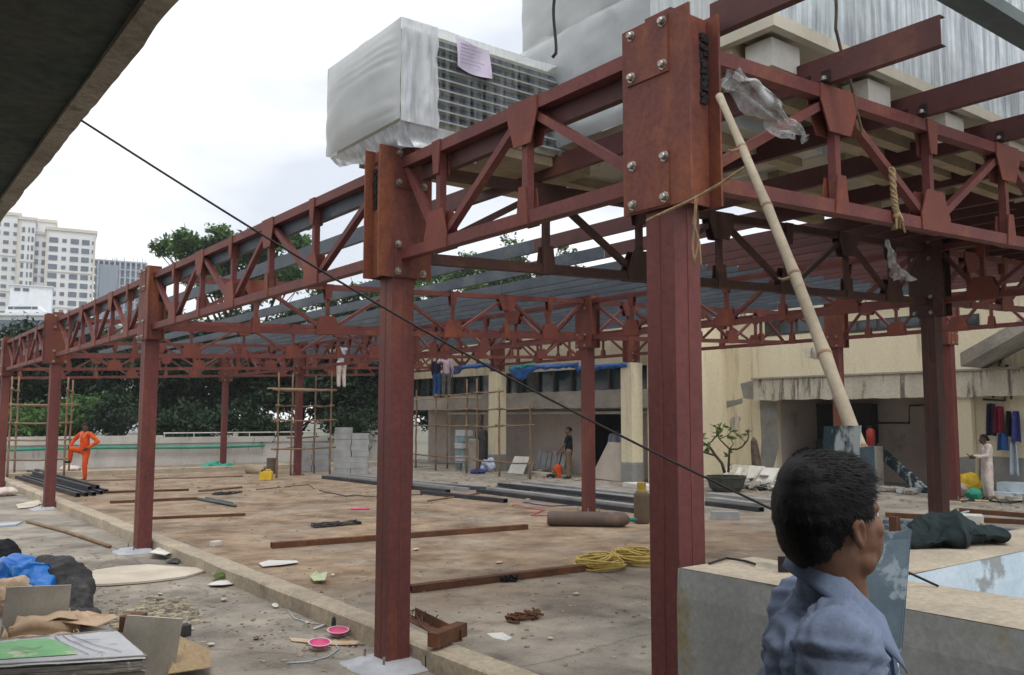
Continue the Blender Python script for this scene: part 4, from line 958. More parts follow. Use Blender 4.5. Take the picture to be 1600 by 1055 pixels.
# dense dark rank behind the parapet
rank = [(-25, 600, 90, 'd', 46), (45, 585, 70, 'd', 50), (120, 575, 80, 'd', 47), (190, 590, 70, 'm', 52), (255, 580, 75, 'd', 46), (320, 590, 70, 'd', 50), (395, 585, 75, 'd', 47), (470, 590, 70, 'd', 51), (545, 590, 75, 'd', 46), (620, 590, 70, 'd', 50)]
lbs = ['at the left picture edge behind the bamboo scaffold', 'behind the small white building line, left of the orange man', 'directly behind the man in orange', 'lighter, between the orange man and the kerb column', 'behind the kerb column', 'left of the farthest column', 'right of the farthest column', 'behind the bamboo scaffold around the far column', 'behind the block stack', 'hidden mostly by the grouted column']
for i, ((px, py, rp, k, dp), lb) in enumerate(zip(rank, lbs)):
    sp = [(px+R.uniform(-50, 50), py+R.uniform(-60, 55), R.uniform(24, 40)) for q in range(20)]
    b0 = Dp(px, 650, dp)
    tree('dense_tree', 'dark dense tree '+lb, b0.x, b0.y, 5.5, -1.2, crown_px(sp, dp), m_leafd if k == 'd' else m_leafm, .17, 15000, 20+i)
sh = [(20, 668, 26, 'l', 41), (75, 664, 24, 'l', 40), (130, 655, 30, 'l', 41.5), (180, 650, 30, 'm', 41), (265, 662, 26, 'm', 41), (330, 668, 22, 'd', 40), (420, 672, 20, 'd', 41), (560, 665, 24, 'm', 41)]
lbs = ['behind the bamboo scaffold at the left edge', 'yellowish, behind the left column and tube pile', 'bright, beside the orange man', 'mid green, right of the orange man', 'low, right of the kerb column', 'low, left of the farthest column', 'low, behind the brown drum', 'low, behind the block stack']
for i, ((px, py, rp, k, dp), lb) in enumerate(zip(sh, lbs)):
    sp = [(px+R.uniform(-30, 30), py+R.uniform(-22, 14), R.uniform(9, 17)) for q in range(11)]
    b0 = Dp(px, 665, dp)
    tree('leafy_shrub', 'leafy shrub over the far wall, '+lb, b0.x, b0.y, 3.2, -1.2, crown_px(sp, dp), {'l': m_leafm, 'm': m_leafd, 'd': m_leafd}[k], .13, 3200, 60+i, 'shrubs along the far wall')
# towers
def prism_block(mb, c, ex, ey, z0, z1): mb.obox(Vector((c.x, c.y, (z0+z1)/2)), ex, ey, (0, 0, (z1-z0)/2))
def tower():
    dp = 290.0
    c = Dp(75, 420, dp); t = thing('apartment_tower', 'cream apartment tower block with rows of dark windows at the far left', 'building', (c.x, c.y, -1.2))
    fx = RT.copy(); fx.z = 0; fx.normalize(); dpv = Vector((-fx.y, fx.x, 0))
    k = dp/F_PX
    ang = math.radians(27.5); ex = fx*math.cos(ang)+dpv*math.sin(ang); ey = -ex.cross(Vector((0, 0, 1)))
    def at(px, py, d=dp): return Dp(px, py, d)
    def blk(px0, px1, pyt, depth, off, cols, nm, fl=14.1, wf=.5):
        a = at(px0, 420); kk = (px1-800)/F_PX; w = (kk*dp-(px0-800)/F_PX*dp)/(math.cos(ang)-kk*math.sin(ang)); zt_ = at((px0+px1)/2, pyt).z
        o = a+ey*off; o.z = 0
        mb = MB(); cc = o+ex*w/2+ey*depth/2; mb.obox(Vector((cc.x, cc.y, (zt_-1.2)/2)), ex*w/2, ey*depth/2, (0, 0, (zt_+1.2)/2)); wl = mb.build('wall', m_tower, t)
        mb = MB(); mb.obox(Vector((cc.x, cc.y, zt_+.35)), ex*(w/2+.5), ey*(depth/2+.5), (0, 0, .5)); mb.build('cornice', m_towert, wl)
        H_ = 3.0; zz = zt_-2.6
        fi = 0
        while zz > 28:
            for (c0, c1) in cols:
                q0 = o+ex*(w*c0)-ey*.06; q1 = o+ex*(w*c1)-ey*.06
                mid = (q0+q1)/2; MB().obox(Vector((mid.x, mid.y, zz-.85)), ex*(w*(c1-c0)/2), ey*.12, (0, 0, .85 if c1-c0 > .1 else .6)).build('window', m_towg, wl)
            zz -= H_; fi += 1
            if fi in (4, 8): MB().obox(Vector((cc.x, cc.y, zz+.55)), ex*(w/2+.25), ey*(depth/2+.25), (0, 0, .16)).build('string_course', m_towert, wl)
        mb = MB()
        for px_ in ([0.0, .97] if w > 8 else [0.0]): mb.obox(o+ex*(w*px_+.25)-ey*.12+Vector((0, 0, zt_/2)), ex*.3, ey*.14, (0, 0, zt_/2-.1))
        mb.build('pilaster', m_towert, wl)
    blk(70, 147, 357, 16, 0, [(.06, .24), (.32, .41), (.49, .66), (.72, .88), (.93, .97)], 'right')
    blk(50, 72, 362, 14, 2.5, [(.1, .38), (.62, .92)], 'mid')
    blk(27, 52, 343, 18, -2.5, [(.2, .38), (.58, .68), (.8, .94)], 'corner')
    blk(-60, 27, 330, 18, -3, [(.06, .16), (.3, .4), (.55, .66), (.72, .82), (.9, .97)], 'left')
    blk(36, 83, 335, 10, 8, [], 'top')
    return t
tower()
dp = 360.0; fx = RT.copy(); fx.z = 0; fx.normalize(); ey = Vector((-fx.y, fx.x, 0))
a = Dp(144, 440, dp); kk = (228-800)/F_PX; an_ = math.radians(25); w = (kk*dp-(144-800)/F_PX*dp)/(math.cos(an_)-kk*math.sin(an_)); fx, ey = fx*math.cos(an_)+ey*math.sin(an_), ey*math.cos(an_)-fx*math.sin(an_); zt_ = Dp(190, 405, dp).z
un = thing('unfinished_tower', 'grey unfinished tower with open floors behind the front truss', 'building', (a.x, a.y, -1.2))
o = Vector((a.x, a.y, 0)); cc = o+fx*w/2+ey*8
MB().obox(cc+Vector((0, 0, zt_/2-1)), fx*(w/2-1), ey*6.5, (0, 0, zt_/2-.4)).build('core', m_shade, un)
nfl = 14
for i in range(nfl):
    z = zt_-i*3.4; mb = MB().obox(cc+Vector((0, 0, z)), fx*w/2, ey*8, (0, 0, .28)); mb.build('floor_slab', m_shellc, un)
mb = MB()
for i in range(11): mb.obox(o+fx*(w*i/10)-ey*.1+Vector((0, 0, zt_/2)), fx*.35, ey*.4, (0, 0, zt_/2))
mb.build('pier', m_shellc, un)
MB().obox(o+fx*(w*.3)-ey*.9+Vector((0, 0, zt_/2-2)), fx*(w*.17), ey*.3, (0, 0, zt_/2)).build('debris_net', m_net, un)
mb = MB()
for i in range(24): x = w*R.random(); mb.obox(o+fx*x+ey*R.uniform(0, 10)+Vector((0, 0, zt_+.9)), fx*.08, ey*.08, (0, 0, R.uniform(.5, 1.6)))
mb.build('rebar', m_shellc, un)
# small white plant building on a flat roof with two parked vans
dp = 165.0
fx = RT.copy(); fx.z = 0; fx.normalize(); ey = Vector((-fx.y, fx.x, 0))
wb = thing('plant_building', 'small white flat roofed building in front of the cream tower', 'building', tuple(Dp(45, 470, dp)))
a, b = Dp(14, 470, dp), Dp(68, 470, dp); w = (b-a).dot(fx); zt_ = Dp(40, 446, dp).z; zl = Dp(40, 497, dp).z
ex2 = (fx*.9+ey*.43); ey2 = Vector((-ex2.y, ex2.x, 0))
o = Vector((a.x, a.y, 0))
MB().obox(o+ex2*w*.55+ey2*3+Vector((0, 0, (zt_+zl)/2)), ex2*w*.53, ey2*3.5, (0, 0, (zt_-zl)/2+.05)).build('wall', m_vanw, wb)
MB().obox(o+ex2*w*.55+ey2*3+Vector((0, 0, zt_+.12)), ex2*(w*.53+.3), ey2*3.8, (0, 0, .12)).build('roof', m_silver, wb)
for x in (.2, .42): MB().obox(o+ex2*w*x-ey2*.55+Vector((0, 0, zt_-.7)), ex2*.5, ey2*.08, (0, 0, .28)).build('window', m_towg, wb)
pk = thing('parking_podium', 'pale flat roofed parking podium below the white plant building', 'building', tuple(Dp(40, 520, dp)))
a = Dp(-60, 470, dp-8); b = Dp(120, 470, dp-8); w2 = (b-a).dot(fx)
o2 = Vector((a.x, a.y, 0))
MB().obox(o2+fx*w2/2+ey*14+Vector((0, 0, (zl-1.2)/2)), fx*w2/2, ey*14, (0, 0, (zl+1.2)/2)).build('wall', m_silver, pk)
MB().obox(o2+fx*w2/2+ey*14+Vector((0, 0, zl-.3)), fx*(w2/2+.5), ey*14.5, (0, 0, .22)).build('roof_edge', m_vanw, pk)
for i in range(3): MB().obox(o2+fx*w2/2-ey*.1+Vector((0, 0, zl-2.2-3*i)), fx*(w2/2-.6), ey*.15, (0, 0, .9)).build('opening', m_towg, pk)
def van(px, py, lb, Lx=4.6):
    p = Dp(px, py, dp-4); p.z = zl
    v = thing('parked_van', lb, 'van', tuple(p), 'vans parked on the podium roof')
    def X(x, y, z): return p+fx*x+ey*y+Vector((0, 0, z))
    prof = [(-2.3, .3), (2.2, .3), (2.3, .8), (2.0, 1.1), (1.3, 1.85), (-2.0, 1.9), (-2.3, 1.2)]
    MB().prism(prof, fx, Vector((0, 0, 1)), ey, p+ey*.9, 1.75).build('body', m_vanw, v)
    for x0, x1 in ((-1.9, -.9), (-.75, .25), (.4, 1.4)): MB().obox(X((x0+x1)/2, 0, 1.42), fx*(x1-x0)/2, ey*.03, (0, 0, .25)).build('window', m_towg, v)
    for x in (-1.4, 1.4): MB().lathe(X(x, .0, .33), [(.33, 0), (.33, .2)], 12, ey).build('wheel', m_rubber, v)
van(28, 492, 'white van parked at the left on the podium roof below the cream tower')
van(46, 495, 'white van parked next to the plant building wall')

# thin city air over everything, paling the far towers
hz_ = bpy.data.materials.new('thin city air'); hz_.use_nodes = True; n_ = hz_.node_tree.nodes; n_.remove(n_['Principled BSDF'])
vp = n_.new('ShaderNodeVolumePrincipled'); vp.inputs['Color'].default_value = (.9, .93, .97, 1); vp.inputs['Density'].default_value = .0006
hz_.node_tree.links.new(vp.outputs[0], n_['Material Output'].inputs['Volume'])
MB().box((-630, -630, -2.2), (630, 630, 84)).build('haze', hz_, kind='stuff')
# ================================================================== CLUTTER
G = Zp
def lying(name, x0, y0, x1, y1, w, h, mat, lb, cat, z=0.0, hollow=True, group=None, dz=0.0):
    a, b = G(x0, y0), G(x1, y1); a.z = b.z = z+h/2+.003; b.z += dz
    mb = MB(); (mb.rtube if hollow else mb.bar)(a, b, w, h)
    return tagit(mb.build(name, mat), lb, cat, group)
def rod(name, pts, r, mat, lb, cat, group=None, n=7, wob=0.0):
    ps = [G(x, y) for x, y in pts]
    for p in ps: p.z = r+.002
    if wob: ps = rope(ps, 0, 3, 8, wob); 
    for p in ps: p.z = max(p.z, r+.002)
    return tagit(MB().tube(ps, r, n).build(name, mat, smooth=True), lb, cat, group)
# dark tube pile at left: two layers, ends towards the right
for i, (x0, y0, x1, y1, z) in enumerate(((26, 748, 122, 777, 0), (33, 746, 135, 776, 0), (40, 744, 147, 775, 0), (47, 743, 158, 773, 0), (55, 742, 166, 771, 0), (44, 744, 140, 772.5, .105), (56, 742, 152, 770.5, .105))):
    lying('steel_tube', x0, y0, x1, y1, .1, .1, m_dktube, 'dark square steel tube in the pile at the foot of the left column', 'tube', z, group='tubes in the left pile')
rod('rusty_bar', [(160, 771), (295, 767)], .03, m_rust, 'rusty bar lying just right of the left tube pile', 'bar')
rod('rusty_bar', [(115, 753), (230, 750), (380, 745)], .025, m_bamd, 'long brown pole lying near the far kerb right of the orange man', 'pole', wob=.03)
rod('rusty_bar', [(310, 769), (378, 763)], .03, m_bamd, 'brown pole lying right of the kerb column, near the dark wire tangle', 'pole')
lying('rusty_channel', 172, 787, 306, 781, .09, .06, m_rust, 'rusty channel lying across the pad left of the kerb column', 'channel')
lying('rusty_channel', 236, 812, 383, 806, .06, .05, m_rust, 'rusty bar with a white scrap on it, right of the kerb column', 'bar', hollow=False)
lying('rusty_tube', 424, 857, 823, 827, .11, .085, m_rust, 'long rusty rectangular tube lying across the pad left of the grouted column', 'tube')
lying('rusty_tube', 640, 926, 960, 886, .12, .08, m_rust, 'rusty rectangular tube running under the yellow rope coils', 'tube')
for a in (((306, 781), (368, 793)), ((322, 781), (362, 789))):
    rod('teal_pipe', list(a), .035, m_greenst, 'blue green pipe lying on the pad right of the kerb column', 'pipe', 'two blue green pipes on the pad')
# centre pile of dark and grey purlins
k = 0
for x0, y0, x1, y1, z, mt, w in ((506, 748, 700, 771, 0, m_dktube, .16), (514, 746, 730, 768, 0, m_purd, .16), (524, 744, 760, 766, 0, m_purd, .16), (660, 772, 790, 786, 0, m_dktube, .14), (748, 770, 1005, 803, 0, m_dktube, .16), (765, 767, 1012, 798, 0, m_purd, .24),
                              (780, 763, 1010, 791, .0, m_purd, .26), (800, 760, 1010, 784, 0, m_purd, .3), (822, 757, 1010, 778, 0, m_purd, .34), (690, 763, 900, 773, 0, m_purg, .14), (780, 766, 1008, 793, .1, m_dktube, .12), (1105, 790, 1190, 800, 0, m_dktube, .16), (1110, 783, 1200, 795, 0, m_purd, .3), (1108, 776, 1215, 788, 0, m_purd, .3)):
    lying('stacked_purlin', x0, y0, x1, y1, w, .095, mt, ('dark' if mt is m_dktube else 'grey')+' steel section lying in the long row across the middle of the deck', 'purlin', z, hollow=mt is m_dktube, group=('dark' if mt is m_dktube else 'grey')+' sections in the long row on the deck'); k += 1
rod('rusty_bar', [(670, 760), (715, 756)], .02, m_rust, 'thin rusty bar behind the long steel row, right of the grouted column', 'bar')
rod('rusty_bar', [(668, 784), (750, 772)], .02, m_bamd, 'thin brown bar lying against the long dark steel row', 'bar')
rod('rusty_bar', [(400, 766), (482, 758), (490, 764)], .015, m_bamd, 'bent thin brown rod left of the long steel row', 'bar')
rod('cable', [(500, 768), (540, 776), (600, 777), (660, 774)], .012, m_wire, 'thin dark cable curving on the pad left of the grouted column', 'cable', wob=.05)
rod('hose', [(800, 792), (850, 798), (830, 806), (880, 806)], .012, M('pink hose', (186, 96, 110), (170, 84, 98), 6, .6), 'thin red hose curling by the lying cylinder', 'hose', wob=.06)
rod('hose', [(815, 786), (860, 792), (905, 790)], .012, m_purple, 'thin blue hose by the lying cylinder', 'hose', wob=.06)
rod('tube', [(548, 797), (577, 797)], .02, m_pink, 'short pink tube lying on the pad left of the grouted column', 'tube')
# gas cylinders
a, b = G(855, 822), G(984, 824); r = .135; a.z = b.z = r+.004; d = (b-a).normalized(); Ln = (b-a).length
g = thing('gas_cylinder', 'long brown gas cylinder lying on its side before the steel row', 'gas cylinder', tuple(a))
MB().lathe(a, [(.04, 0), (r*.8, .004), (r, .05), (r, Ln-.2), (r*.92, Ln-.1), (r*.6, Ln-.03), (.05, Ln)], 22, d).build('body', m_cyl, g, smooth=True)
MB().lathe(a+d*Ln, [(.035, 0), (.035, .06), (.05, .06), (.05, .1), (.02, .1), (.02, .14)], 12, d).build('valve', m_teal, g)
c = G(1003, 818); c.z = 0
g = thing('gas_cylinder', 'stubby upright gas cylinder with yellow collar, left of the nearest column', 'gas cylinder', tuple(c))
MB().lathe(c, [(.13, .002), (.145, .03), (.15, .1), (.15, .52), (.14, .57), (.1, .6)], 22).build('body', M('drab cylinder paint', (102, 86, 70), (86, 72, 60), 3, .6, .1), g, smooth=True)
MB().lathe(c+Vector((0, 0, .598)), [(.1, 0), (.1, .03), (.085, .04), (.085, .17), (.06, .18)], 16).build('collar', m_brass, g)
# concrete block and loose pieces
def blk(px, py, sx, sy, sz, rot, mat, nm, lb, cat, z=0., group=None, jit=.008):
    c = G(px, py); u = Vector((math.cos(rot), math.sin(rot), 0)); w = Vector((-u.y, u.x, 0))
    mb = MB().obox(c+Vector((0, 0, z+sz/2+.003)), u*sx/2, w*sy/2, (0, 0, sz/2)); mb.v = [p+Vector((R.uniform(-1, 1), R.uniform(-1, 1), 0))*jit for p in mb.v]
    return tagit(mb.build(nm, mat), lb, cat, group)
blk(1133, 812, .55, .2, .16, -.75, m_block, 'concrete_block', 'single grey concrete block lying right of the nearest column', 'block')
blk(337, 853, .16, .1, .07, .3, m_white, 'foam_piece', 'small white foam piece on the pad right of the kerb', 'foam')
def sheet(nm, pts, mat, lb, cat, z=.02, amp=.03, sd=0, n=8, thick=.006, group=None):
    """flat scrap with its own outline lying on the deck"""
    P = [G(x, y) for x, y in pts]; c = sum(P, Vector())/len(P); mb = MB(); m = len(P); rings = 5
    for k in range(rings+1):
        s = k/rings
        for p in P:
            q = c.lerp(p, s if k else 0.001); e = abs(nz3(q, 5, sd))*amp
            mb.v.append(Vector((q.x, q.y, z+e)))
    for k in range(rings):
        for i in range(m):
            j = (i+1) % m; mb.f.append((k*m+i, (k+1)*m+i, (k+1)*m+j, k*m+j)); mb.mi.append(0)
    kk = len(mb.v); mb.v += [p-Vector((0, 0, thick)) for p in mb.v[rings*m:(rings+1)*m]]
    for i in range(m): j = (i+1) % m; mb.f.append((rings*m+i, kk+i, kk+j, rings*m+j)); mb.mi.append(0)
    mb.f.append(tuple(kk+i for i in reversed(range(m)))); mb.mi.append(0)
    return tagit(mb.build(nm, mat), lb, cat, group)
sheet('plywood_board', [(100, 912), (118, 904), (150, 894), (190, 888), (230, 886), (275, 889), (319, 891), (318, 896), (290, 904), (250, 910), (210, 914), (170, 917), (120, 918)], m_ply, 'long pale leaf shaped board with a frayed edge lying left of the kerb', 'board', .03, .015, 3, thick=.024)
sheet('white_sheet', [(233, 874), (243, 862), (255, 860), (268, 862), (270, 872), (258, 877)], m_white, 'crumpled white sheet at the foot of the kerb column', 'sheet', .04, .12, 4)
sheet('dark_scrap', [(258, 881), (270, 876), (282, 877), (278, 883)], m_sack, 'small dark and white scrap beside the crumpled white sheet', 'scrap', .02, .05, 5)
sheet('white_scrap', [(404, 883), (420, 878), (464, 879), (466, 882), (440, 886), (410, 888)], m_white, 'flat white scrap lying on the pad between the two front columns', 'scrap', .025, .02, 6)
sheet('green_rag', [(332, 907), (345, 900), (356, 897), (357, 905), (350, 911), (336, 912)], m_leafl, 'green rag on the ground against the kerb', 'rag', .04, .14, 7)
sheet('white_scrap', [(324, 916), (345, 910), (362, 909), (366, 915), (350, 919), (330, 919)], m_white, 'white scraps in front of the green rag', 'scrap', .02, .05, 8)
sheet('green_paper', [(484, 908), (492, 900), (500, 905), (511, 906), (508, 914), (490, 913)], M('pale green paper', (196, 206, 170), (182, 194, 154), 5, .8), 'crumpled pale green paper on the pad', 'paper', .03, .12, 9)
sheet('white_scrap', [(760, 1026), (785, 1025), (800, 1036), (790, 1040), (770, 1034)], m_white, 'white scrap on the kerb right of the grouted column', 'scrap', .19, .02, 10)
# dark tangles
def tangle(nm, px0, py0, px1, py1, n, r, mat, lb, hgt=.06):
    mb = MB(); a, b = G(px0, py0), G(px1, py1); d = b-a; s = Vector((-d.y, d.x, 0)).normalized()
    for i in range(n):
        pts = []; t0 = R.random()
        for k in range(7): pts.append(a+d*min(1, max(0, t0+R.uniform(-.2, .2)))+s*R.uniform(-.12, .12)+Vector((0, 0, .012+R.random()*hgt)))
        mb.tube(pts, r, 5)
    return tagit(mb.build(nm, mat), lb, 'tangle')
tangle('wire_tangle', 488, 825, 560, 819, 26, .014, m_sack, 'black wire tangle on the pad left of the grouted column')
tangle('wire_tangle', 335, 774, 375, 771, 16, .012, m_sack, 'dark wire tangle near the blue green pipes')
tangle('wire_tangle', 798, 974, 848, 962, 9, .012, m_rust, 'rusty wire tangle on the grey floor below the yellow ropes')
tangle('wire_tangle', 783, 908, 808, 908, 14, .012, m_wire, 'small black wire clump against the rusty tube')
tangle('wire_tangle', 1160, 786, 1200, 792, 16, .012, m_redp, 'orange red cord heap near the potted plant')
# yellow rope coils
def coil(px, py, rx, ry, turns, sd, lb):
    rr = random.Random(sd); c = G(px, py); pts = []; n = turns*22
    u = Vector((_r.x, _r.y, 0)); w = Vector((-u.y, u.x, 0))
    for i in range(n):
        t = i/22*2*PI; k = 1+.16*nz3((i*.05, sd, 0), 1, 2)+.07*math.sin(i*.29); o = Vector((nz3((i*.03, sd, 3), 1, 4), nz3((i*.03, sd, 8), 1, 5), 0))*.07
        pts.append(c+u*(rx*k*math.cos(t))+w*(ry*k*math.sin(t))+o+Vector((0, 0, .02+.11*i/n+.025*math.sin(t*1.7+sd))))
    mb = MB().tube(pts, .0125, 6)
    for q in range(4):
        a0 = rr.uniform(0, 6); mb.tube([c+u*(rx*math.cos(a0+s*2.6))*(1-.5*math.sin(s*PI))+w*(ry*math.sin(a0+s*2.6))*(1-.5*math.sin(s*PI))+Vector((0, 0, .15+.04*math.sin(s*PI))) for s in [j/12 for j in range(13)]], .0125, 6)
    return tagit(mb.build('rope_coil', m_ropey, smooth=True), lb, 'rope')
coil(937, 888, .3, .34, 10, 5, 'yellow rope coil lying farther left, on the rusty tube')
coil(994, 879, .33, .36, 11, 9, 'yellow rope coil lying right beside the nearest column')
# kerb-side scraps, bowls, angle
def bowl(px, py, tilt, lb):
    c = G(px, py); ax = Vector((tilt[0]*.3, tilt[1]*.3, 1)).normalized()
    b = MB(); prof = [(.001, .0), (.03, .0), (.065, .006), (.084, .022), (.092, .036), (.096, .036), (.086, .022), (.065, .010), (.028, .006), (.001, .006)]
    b.lathe(c+Vector((0, 0, .03)), prof, 22, ax, caps=False); o = b.build('plastic_bowl', m_pink, smooth=True); tagit(o, lb, 'bowl')
    MB().lathe(c+Vector((0, 0, .03))+ax*.035, [(.091, 0), (.099, .002), (.099, .007), (.09, .006)], 22, ax, caps=False).build('rim', m_pinkl, o)
bowl(528, 996, (-.1, -.35), 'pink plastic bowl nearer the kerb')
bowl(499, 1016, (-.05, -.4), 'pink plastic bowl farther from the kerb, nearer the picture bottom')
sheet('cardboard_strip', [(452, 998), (470, 1000), (500, 1004), (562, 1007), (556, 1012), (530, 1010), (490, 1008), (455, 1003)], m_card, 'torn brown cardboard strip lying between the pink bowls', 'cardboard', .010, .03, 12, thick=.003)
rod('thin_cord', [(448, 1038), (480, 1036), (512, 1028), (529, 1016), (524, 1008)], .007, m_pale, 'thin pale cord looping by the pink bowls', 'cord')
rod('thin_cord', [(450, 955), (460, 968), (480, 974), (505, 978)], .007, m_pale, 'thin pale cord lying along the kerb', 'cord')
rod('white_strip', [(490, 985), (510, 978)], .012, m_white, 'short white strip against the kerb', 'strip')
c = G(524, 984); tagit(MB().lathe(c+Vector((0, 0, .003)), [(.035, 0), (.04, .03), (.036, .1), (.02, .12)], 12).build('dark_can', m_dark, smooth=True), 'dark tin standing against the kerb behind the pink bowls', 'tin')
c = G(669, 1046); tagit(MB().lathe(c+Vector((0, 0, .003)), [(.025, 0), (.028, .1), (.022, .14)], 10).build('dark_can', m_dark, smooth=True), 'dark stub standing by the grout pad of the front column', 'stub')
kz = .18
for z, (x0, y0), (x1, y1), lb in ((kz, (640, 966), (712, 1004), 'bent rusty angle lying on the kerb right of the grouted column'),):
    a, b = Zp(x0, y0, kz), Zp(x1, y1, kz); d = (b-a).normalized(); s = Vector((-d.y, d.x, 0))
    mb = MB().obox((a+b)/2+Vector((0, 0, .006)), (b-a)/2, s*.06, (0, 0, .005)); mb.obox((a+b)/2+s*.055+Vector((0, 0, .05)), (b-a)/2, s*.005, (0, 0, .04))
    e0, e1 = Zp(676, 1015, kz), Zp(722, 996, kz); q = (e1-e0).normalized(); mb.obox((e0+e1)/2+Vector((0, 0, .07)), (e1-e0)/2, Vector((-q.y, q.x, 0))*.05, (0, 0, .055)); 
    for i in range(10): p = a.lerp(b, R.random()*.5)+s*.02; mb.tube([p+Vector((0, 0, .02)), p+Vector((R.uniform(-.1, .1), R.uniform(-.1, .1), .05+R.random()*.04)), p+Vector((R.uniform(-.2, .2), R.uniform(-.2, .2), .02))], .006, 5)
    tagit(mb.build('steel_angle', m_rust), lb, 'angle')
# grout pads round the column feet
def pad(x, y, r, sd, lb):
    mb = MB(); n = 40
    for k, (s, z) in enumerate(((1.0, .002), (.93, .018), (.72, .026), (.66, .05), (.3, .054), (.001, .054))):
        for i in range(n):
            a = 2*PI*i/n; q = max(abs(math.cos(a)), abs(math.sin(a)))**.7; rr_ = r*s/q*(1+.1*nz3((math.cos(a)*2, math.sin(a)*2, sd), 1, 7))
            mb.v.append(Vector((x+rr_*math.cos(a), y+rr_*math.sin(a), z+nz3((a, k, sd), 2, 3)*.004)))
    for k in range(5):
        for i in range(n): j = (i+1) % n; mb.f.append((k*n+i, k*n+j, (k+1)*n+j, (k+1)*n+i)); mb.mi.append(0)
    return tagit(mb.build('grout_pad', M('pale blue grout', (182, 184, 190), (160, 162, 168), 4, .9, .3, fine=.1), smooth=True), lb, 'grout')
pad(-.03, UB-.03, .34, 1, 'ragged pale grout pad around the foot of the grouted column')
pad(-.1, UC-.02, .3, 2, 'pale grout pad under the column with the crumpled sheet')
pad(-.08, UD, .28, 3, 'pale grout pad under the left column by the tube pile')
# left foreground ground: stick, stool, tarps, tiles, cartons
rod('bamboo_stick', [(42, 817), (105, 834), (172, 857)], .028, m_bamd, 'brown bamboo stick lying on the ground left of the kerb', 'stick')
s = thing('metal_stool', 'grey metal stool frame lying at the left picture edge', 'stool', tuple(G(8, 856)))
a = G(-14, 862); b = G(24, 858)
for p in (a, b):
    MB().rtube(p+Vector((0, 0, .0)), p+Vector((0, 0, .36)), .06, .06).build('leg', m_louv, s)
MB().obox((a+b)/2+Vector((0, 0, .375)), (b-a)/2+(b-a).normalized()*.04, Vector((.15, .4, 0))*.5, (0, 0, .015)).build('seat', m_pale, s)
def heap(nm, prims, mat, lb, cat, voxel=.025, amp=.05, sc=5, sd=0, mode='cloth'):
    mb = MB(); zg = min(c.z-r[2] for c, r in prims)
    for c, r in prims: ball(mb, c, r, 14)
    def wr(p, n):
        w = p+Vector((nz3(p, 2.2, sd+4), nz3(p, 2.2, sd+5), nz3(p, 2.2, sd+6)))*.12
        rg = lambda q: (1-min(1, abs(q)*2.6))
        e = amp*(1.3*rg(nz3(w, sc*.4, sd))+.5*rg(nz3(w, sc*.8, sd+2))+.28*rg(nz3(w, sc*1.9, sd+3))-.85)
        q = p+n*e*1.25; q.z = max(q.z, zg+.004); return q
    o = fuse(mb, voxel*.75, 3, wr); zmin = min(p.z for p in o.v)
    return tagit(o.build(nm, mat, smooth=True), lb, cat)
def gp(px, py, z): return Zp(px, py, z)
def chain(P):
    out = []
    for (x0, y0, z0, r0), (x1, y1, z1, r1) in zip(P, P[1:]):
        a, b = gp(x0, y0, z0), gp(x1, y1, z1)
        for k in range(6):
            s = k/5; r = r0+(r1-r0)*s; out.append((a.lerp(b, s), (r, r, r)))
    return out
heap('blue_tarp_bundle', chain([(10, 925, .16, .16), (25, 905, .26, .2), (46, 886, .36, .15), (66, 884, .38, .08)])+chain([(40, 895, .3, .18), (55, 925, .2, .17), (68, 945, .1, .1), (80, 965, .05, .05)]), M('bright blue tarp', (34, 128, 214), (24, 104, 190), 2.2, .38, .2, spec=.5), 'crumpled bright blue tarpaulin bundle at the left picture edge', 'tarpaulin', .02, .075, 4.5, 3)
heap('grey_sack', chain([(72, 892, .30, .13), (92, 900, .27, .17), (108, 915, .22, .2), (120, 935, .16, .17), (127, 955, .1, .12)]), m_sack, 'dark grey sack slumped over the blue tarpaulin bundle', 'sack', .022, .05, 6, 5)
heap('grey_sack', chain([(108, 965, .08, .08), (130, 966, .08, .075), (152, 962, .05, .04)]), m_sack, 'flat dark sack lying in front of the larger slumped sack', 'sack', .02, .04, 7, 8)
heap('dirty_bag', [(gp(22, 935, .16), (.2, .26, .15))], m_card, 'dusty pale brown bag below the blue tarpaulin bundle', 'bag', .02, .06, 7, 9)
heap('dark_bundle', [(gp(4, 880, .24), (.16, .3, .24))], m_black, 'dark bundle at the very left edge behind the blue tarpaulin', 'bundle', .025, .05, 6, 11)
def slab(pts, z_at, mat, mat2, nm, lb, cat, t=.02):
    """tile standing on edge: lower corners on the ground, upper corners above them"""
    (x0, y0), (x1, y1), zt_ = pts; a, b = Zp(x0, y0, z_at), Zp(x1, y1, z_at); d = (b-a).normalized(); n = Vector((-d.y, d.x, 0)); lean = n*.1
    mb = MB(); bot = [a, b]; top = [a+Vector((0, 0, zt_))+lean, b+Vector((0, 0, zt_))+lean]
    mb.add([a, b, top[1], top[0], a+n*t, b+n*t, top[1]+n*t, top[0]+n*t], [(0, 1, 2, 3), (5, 4, 7, 6), (1, 5, 6, 2), (4, 0, 3, 7), (0, 4, 5, 1)], 0)
    mb.add([top[0]+Vector((0, 0, .002)), top[1]+Vector((0, 0, .002)), top[1]+n*t+Vector((0, 0, .002)), top[0]+n*t+Vector((0, 0, .002))], [(0, 1, 2, 3)], 1)
    return tagit(mb.build(nm, [mat, mat2]), lb, cat)
slab(((0, 995), (103, 990), .42), 0, m_tile, m_tilee, 'floor_tile', 'grey tile standing on edge in front of the blue tarpaulin bundle', 'tile')
slab(((180, 1052), (268, 1060), .42), .0, m_tile, m_tilee, 'floor_tile', 'grey tile standing on edge right of the green printed stack', 'tile')
